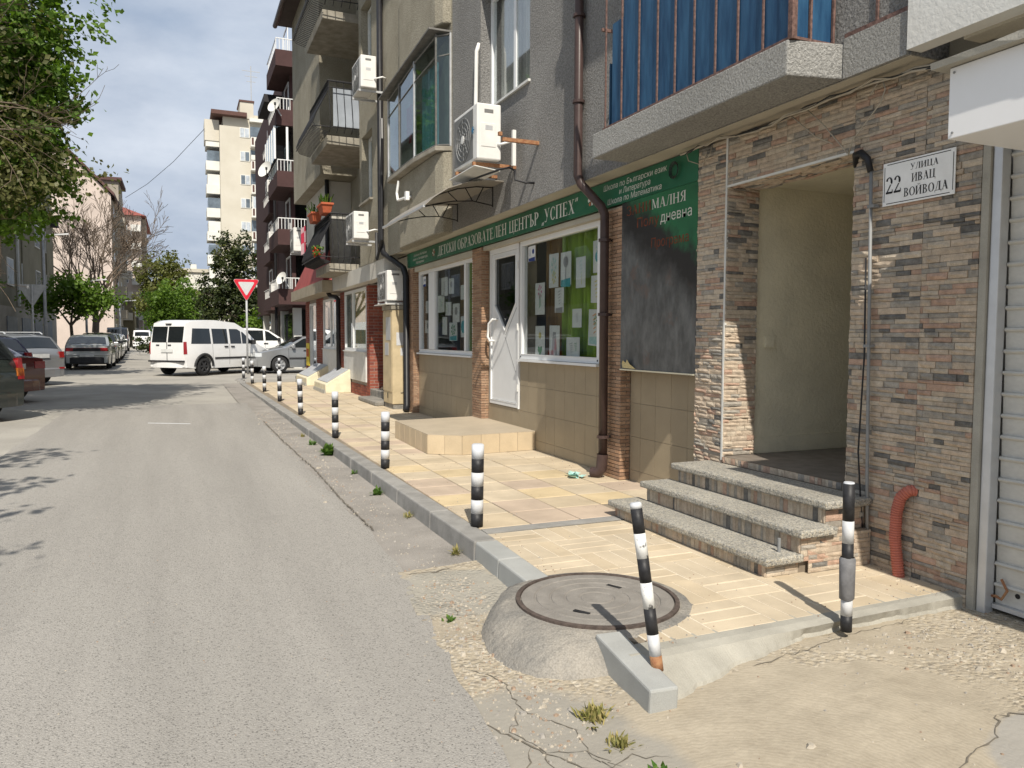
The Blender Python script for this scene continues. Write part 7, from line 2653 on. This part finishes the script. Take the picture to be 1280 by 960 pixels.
def tree(label, x, y, lobes, n, size, m, trunk_h, trunk_r, bark=None, seed=1, lev=3, clump=.22, extra=None, group=None, trunk_top=None, shell=.55):
    o = thing("tree", label, "tree", group, (x, y, zr(y) - .03))
    q = MB()
    rng = random.Random(seed)
    q.tube([(0, 0, 0), (.05, .03, trunk_h * .5), (.0, .0, trunk_h)], [trunk_r * 1.25, trunk_r, trunk_r * .85], 9, caps=False)
    q.build("trunk", bark or m_bark, o, smooth=True)
    q = MB()
    for lb in lobes:
        tgt = Vector(lb[:3])
        st = Vector((0, 0, trunk_h * .95))
        mid = st.lerp(tgt, .5) + Vector((rng.gauss(0, .1), rng.gauss(0, .1), .15))
        q.tube([tuple(st), tuple(mid), tuple(tgt)], [trunk_r * .7, trunk_r * .45, trunk_r * .22], 6, caps=False)
        for _ in range(3):
            branches(q, mid if rng.random() < .5 else tgt, Vector((rng.gauss(0, 1), rng.gauss(0, 1), rng.gauss(.2, .6))), min(lb[3:]) * .7, trunk_r * .22, 1, rng, lev, .6, .1)
    q.build("limbs", bark or m_bark, o)
    leaves("crown", lobes, n, size, m, o, clump, shell=shell)
    if extra:
        for (nm, lb, nn, sz, mm, cl) in extra:
            leaves(nm, lb, nn, sz, mm, o, cl)
    return o


# big tree at the left edge, overhanging the street
tree("big leafy green tree at the left edge with its crown over the parked cars", -6.0, 15.8,
     [(2.95, 0, 6.6, 1.8, 1.5, 1.3), (2.0, .3, 8.6, 2.8, 2.0, 1.7), (3.35, .2, 4.35, 1.25, 1.2, .6), (3.2, .1, 5.2, 1.35, 1.2, .7), (2.3, 0, 5.4, 1.9, 1.5, 1.6), (2.6, .3, 3.8, 1.7, 1.3, .9)], 80000, .10, m_l1, 3.6, .22, seed=3, clump=.12, shell=.35,
     extra=[("dull_foliage", [(2.4, -1.0, 5.3, 1.9, .9, 1.5), (3.0, -.9, 4.1, 1.6, .9, .7)], 9000, .08, m_l2, .2)])
o = bpy.data.objects["tree"]
q = MB()
rg = random.Random(11)
for _ in range(14):
    branches(q, (rg.uniform(1.2, 3.0), rg.uniform(-1.9, -.9), rg.uniform(3.8, 6.4)), (rg.uniform(.1, 1), rg.gauss(0, .3), rg.gauss(.1, .4)), 1.0, .02, 1, rg, 4, .5, .02, (2, 3), .2, .004)
for p in ((3.7, -.3, 5.3), (3.6, -.3, 5.1)):
    branches(q, p, (1, -.1, .15), .8, .012, 1, rg, 4, .45, .02, (1, 2), .2, .004)
q.build("twigs", m_twig, o)

tree("tall tree behind the big one, shading the car row on the left", -7.0, 27, [(.6, 0, 8.6, 2.7, 2.5, 2.2), (-1.0, .5, 7.6, 2.4, 2.4, 2.0), (2.4, .2, 7.6, 1.6, 1.6, 1.2), (0, 0, 10.2, 2.2, 2.2, 1.6)], 7000, .24, m_l1, 5.0, .2, seed=5, clump=.3)
# street tree just behind the photographer on the left, whose twigs shade the road
ts = thing("tree", "thin-twigged street tree on the left beside the photographer, outside the frame", "tree", None, (-5.5, 1.3, -.15))
MB().tube([(0, 0, 0), (.1, .1, 2.2), (.4, .2, 4.2)], [.16, .13, .09], 8, caps=False).build("trunk", m_barkg, ts)
q = MB()
rg = random.Random(21)
for a in range(5):
    branches(q, (.4, .2, 3.8 + .25 * a), (rg.uniform(.6, 1.2), rg.uniform(-.1, 1.2), rg.uniform(.1, .35)), 1.3, .035, 1, rg, 4, .5, .05, (2, 3), .15, .006)
q.build("limbs", m_barkg, ts)
leaves("crown", [(2.9, .1, 5.0, .5, .4, .25), (3.1, 1.6, 5.1, .45, .5, .25), (2.6, 3.0, 5.4, .6, .8, .35), (2.4, 4.6, 5.8, .6, .6, .4)], 280, .15, m_l1, ts, .16, per=14)

tree("young bright green maple over the row of parked cars", -5.35, 47, [(.1, 0, 3.9, 1.0, 1.0, .75), (1.3, .2, 3.3, .95, .9, .55), (-1.2, 0, 3.1, .9, .9, .6), (.5, .3, 2.9, 1.2, .8, .5)], 3600, .19, m_l4, 2.0, .09, seed=8, clump=.34, shell=.35)
tree("low green street tree at the left edge behind the grey road sign", -8.2, 35, [(.3, 0, 3.3, 1.2, 1.2, .8)], 1600, .2, m_l1, 2.4, .08, seed=9)
# bare tree
bt = thing("tree", "large bare tree with fine brown twigs in front of the pink building", "tree", None, (-6.2, 69, zr(69)))
MB().tube([(0, 0, 0), (.0, .1, 1.4), (.1, 0, 2.8)], [.34, .27, .24], 9, caps=False).build("trunk", m_bark, bt)
q = MB()
rg = random.Random(5)
for a in range(8):
    t_ = a * .8
    branches(q, (.1, 0, 2.2 + .12 * a), (math.cos(t_) * .75, math.sin(t_) * .6, rg.uniform(.75, 1.4)), 3.2, .14, 1, rg, 7, .42, .06, (2, 3), .10, .014)
q.build("limbs", m_twig, bt)

tree("dark evergreen tree behind the give way sign", 3.3, 57, [(0, 0, 4.4, 2.0, 1.8, 3.4), (-.7, .2, 3.0, 1.7, 1.6, 2.4), (.9, 0, 3.6, 1.7, 1.6, 2.6), (.2, 0, 6.8, 1.5, 1.4, 1.7)], 17000, .17, m_l3, 2.0, .16, seed=12, clump=.16, shell=.7,
     extra=[("pale_tips", [(0, 0, 6.6, 1.5, 1.5, 1.7)], 900, .12, m_l5, .3)])
tree("rounded bright green tree above the white van's roof", -.5, 74, [(0, 0, 4.2, 2.2, 2.2, 2.2), (1.4, .3, 3.4, 1.6, 1.6, 1.6), (-1.2, 0, 3.0, 1.5, 1.5, 1.5)], 7500, .24, m_l4, 2.4, .15, seed=14, clump=.25)
tree("tall hazy yellow-green tree at the end of the street", -2.2, 104, [(0, 0, 8.6, 2.9, 2.6, 3.2), (-.6, .3, 5.4, 2.6, 2.4, 2.8), (1.6, 0, 6.6, 2.2, 2.0, 2.6)], 9000, .3, m_l5, 3, .25, seed=15, clump=.35)
tree("pale olive tree between the bright tree and the evergreen", 1.6, 84, [(0, 0, 3.8, 2.2, 2.0, 2.4)], 4000, .26, m_l5, 2.2, .15, seed=16, clump=.3)
tree("distant green treetops right of the low cream building", 6.2, 108, [(0, 0, 5.5, 2.8, 2.2, 4.0)], 4000, .3, m_l3, 2.4, .2, seed=17, clump=.3)
b_ = thing("bush", "bright green bush left of the maroon building's ground floor", "bush", None, (4.1, 50.5, .08))
leaves("foliage", [(0, 0, 1.5, 1.1, .8, 1.5), (.7, .2, .9, .8, .7, 1.0)], 3600, .17, m_l4, b_, .16)
MB().tube([(0, 0, 0), (0, .05, 1.2)], [.07, .04], 6).build("stem", m_bark, b_)
b_ = thing("hedge", "dark hedge behind the white van at the end of the street", "hedge", None, (-.8, 62, .1))
leaves("foliage", [(0, 0, .7, 2.6, .6, .9)], 3000, .18, m_l3, b_, .16)
MB().tube([(0, 0, 0), (0, .05, .6)], [.07, .04], 6).build("stem", m_bark, b_)
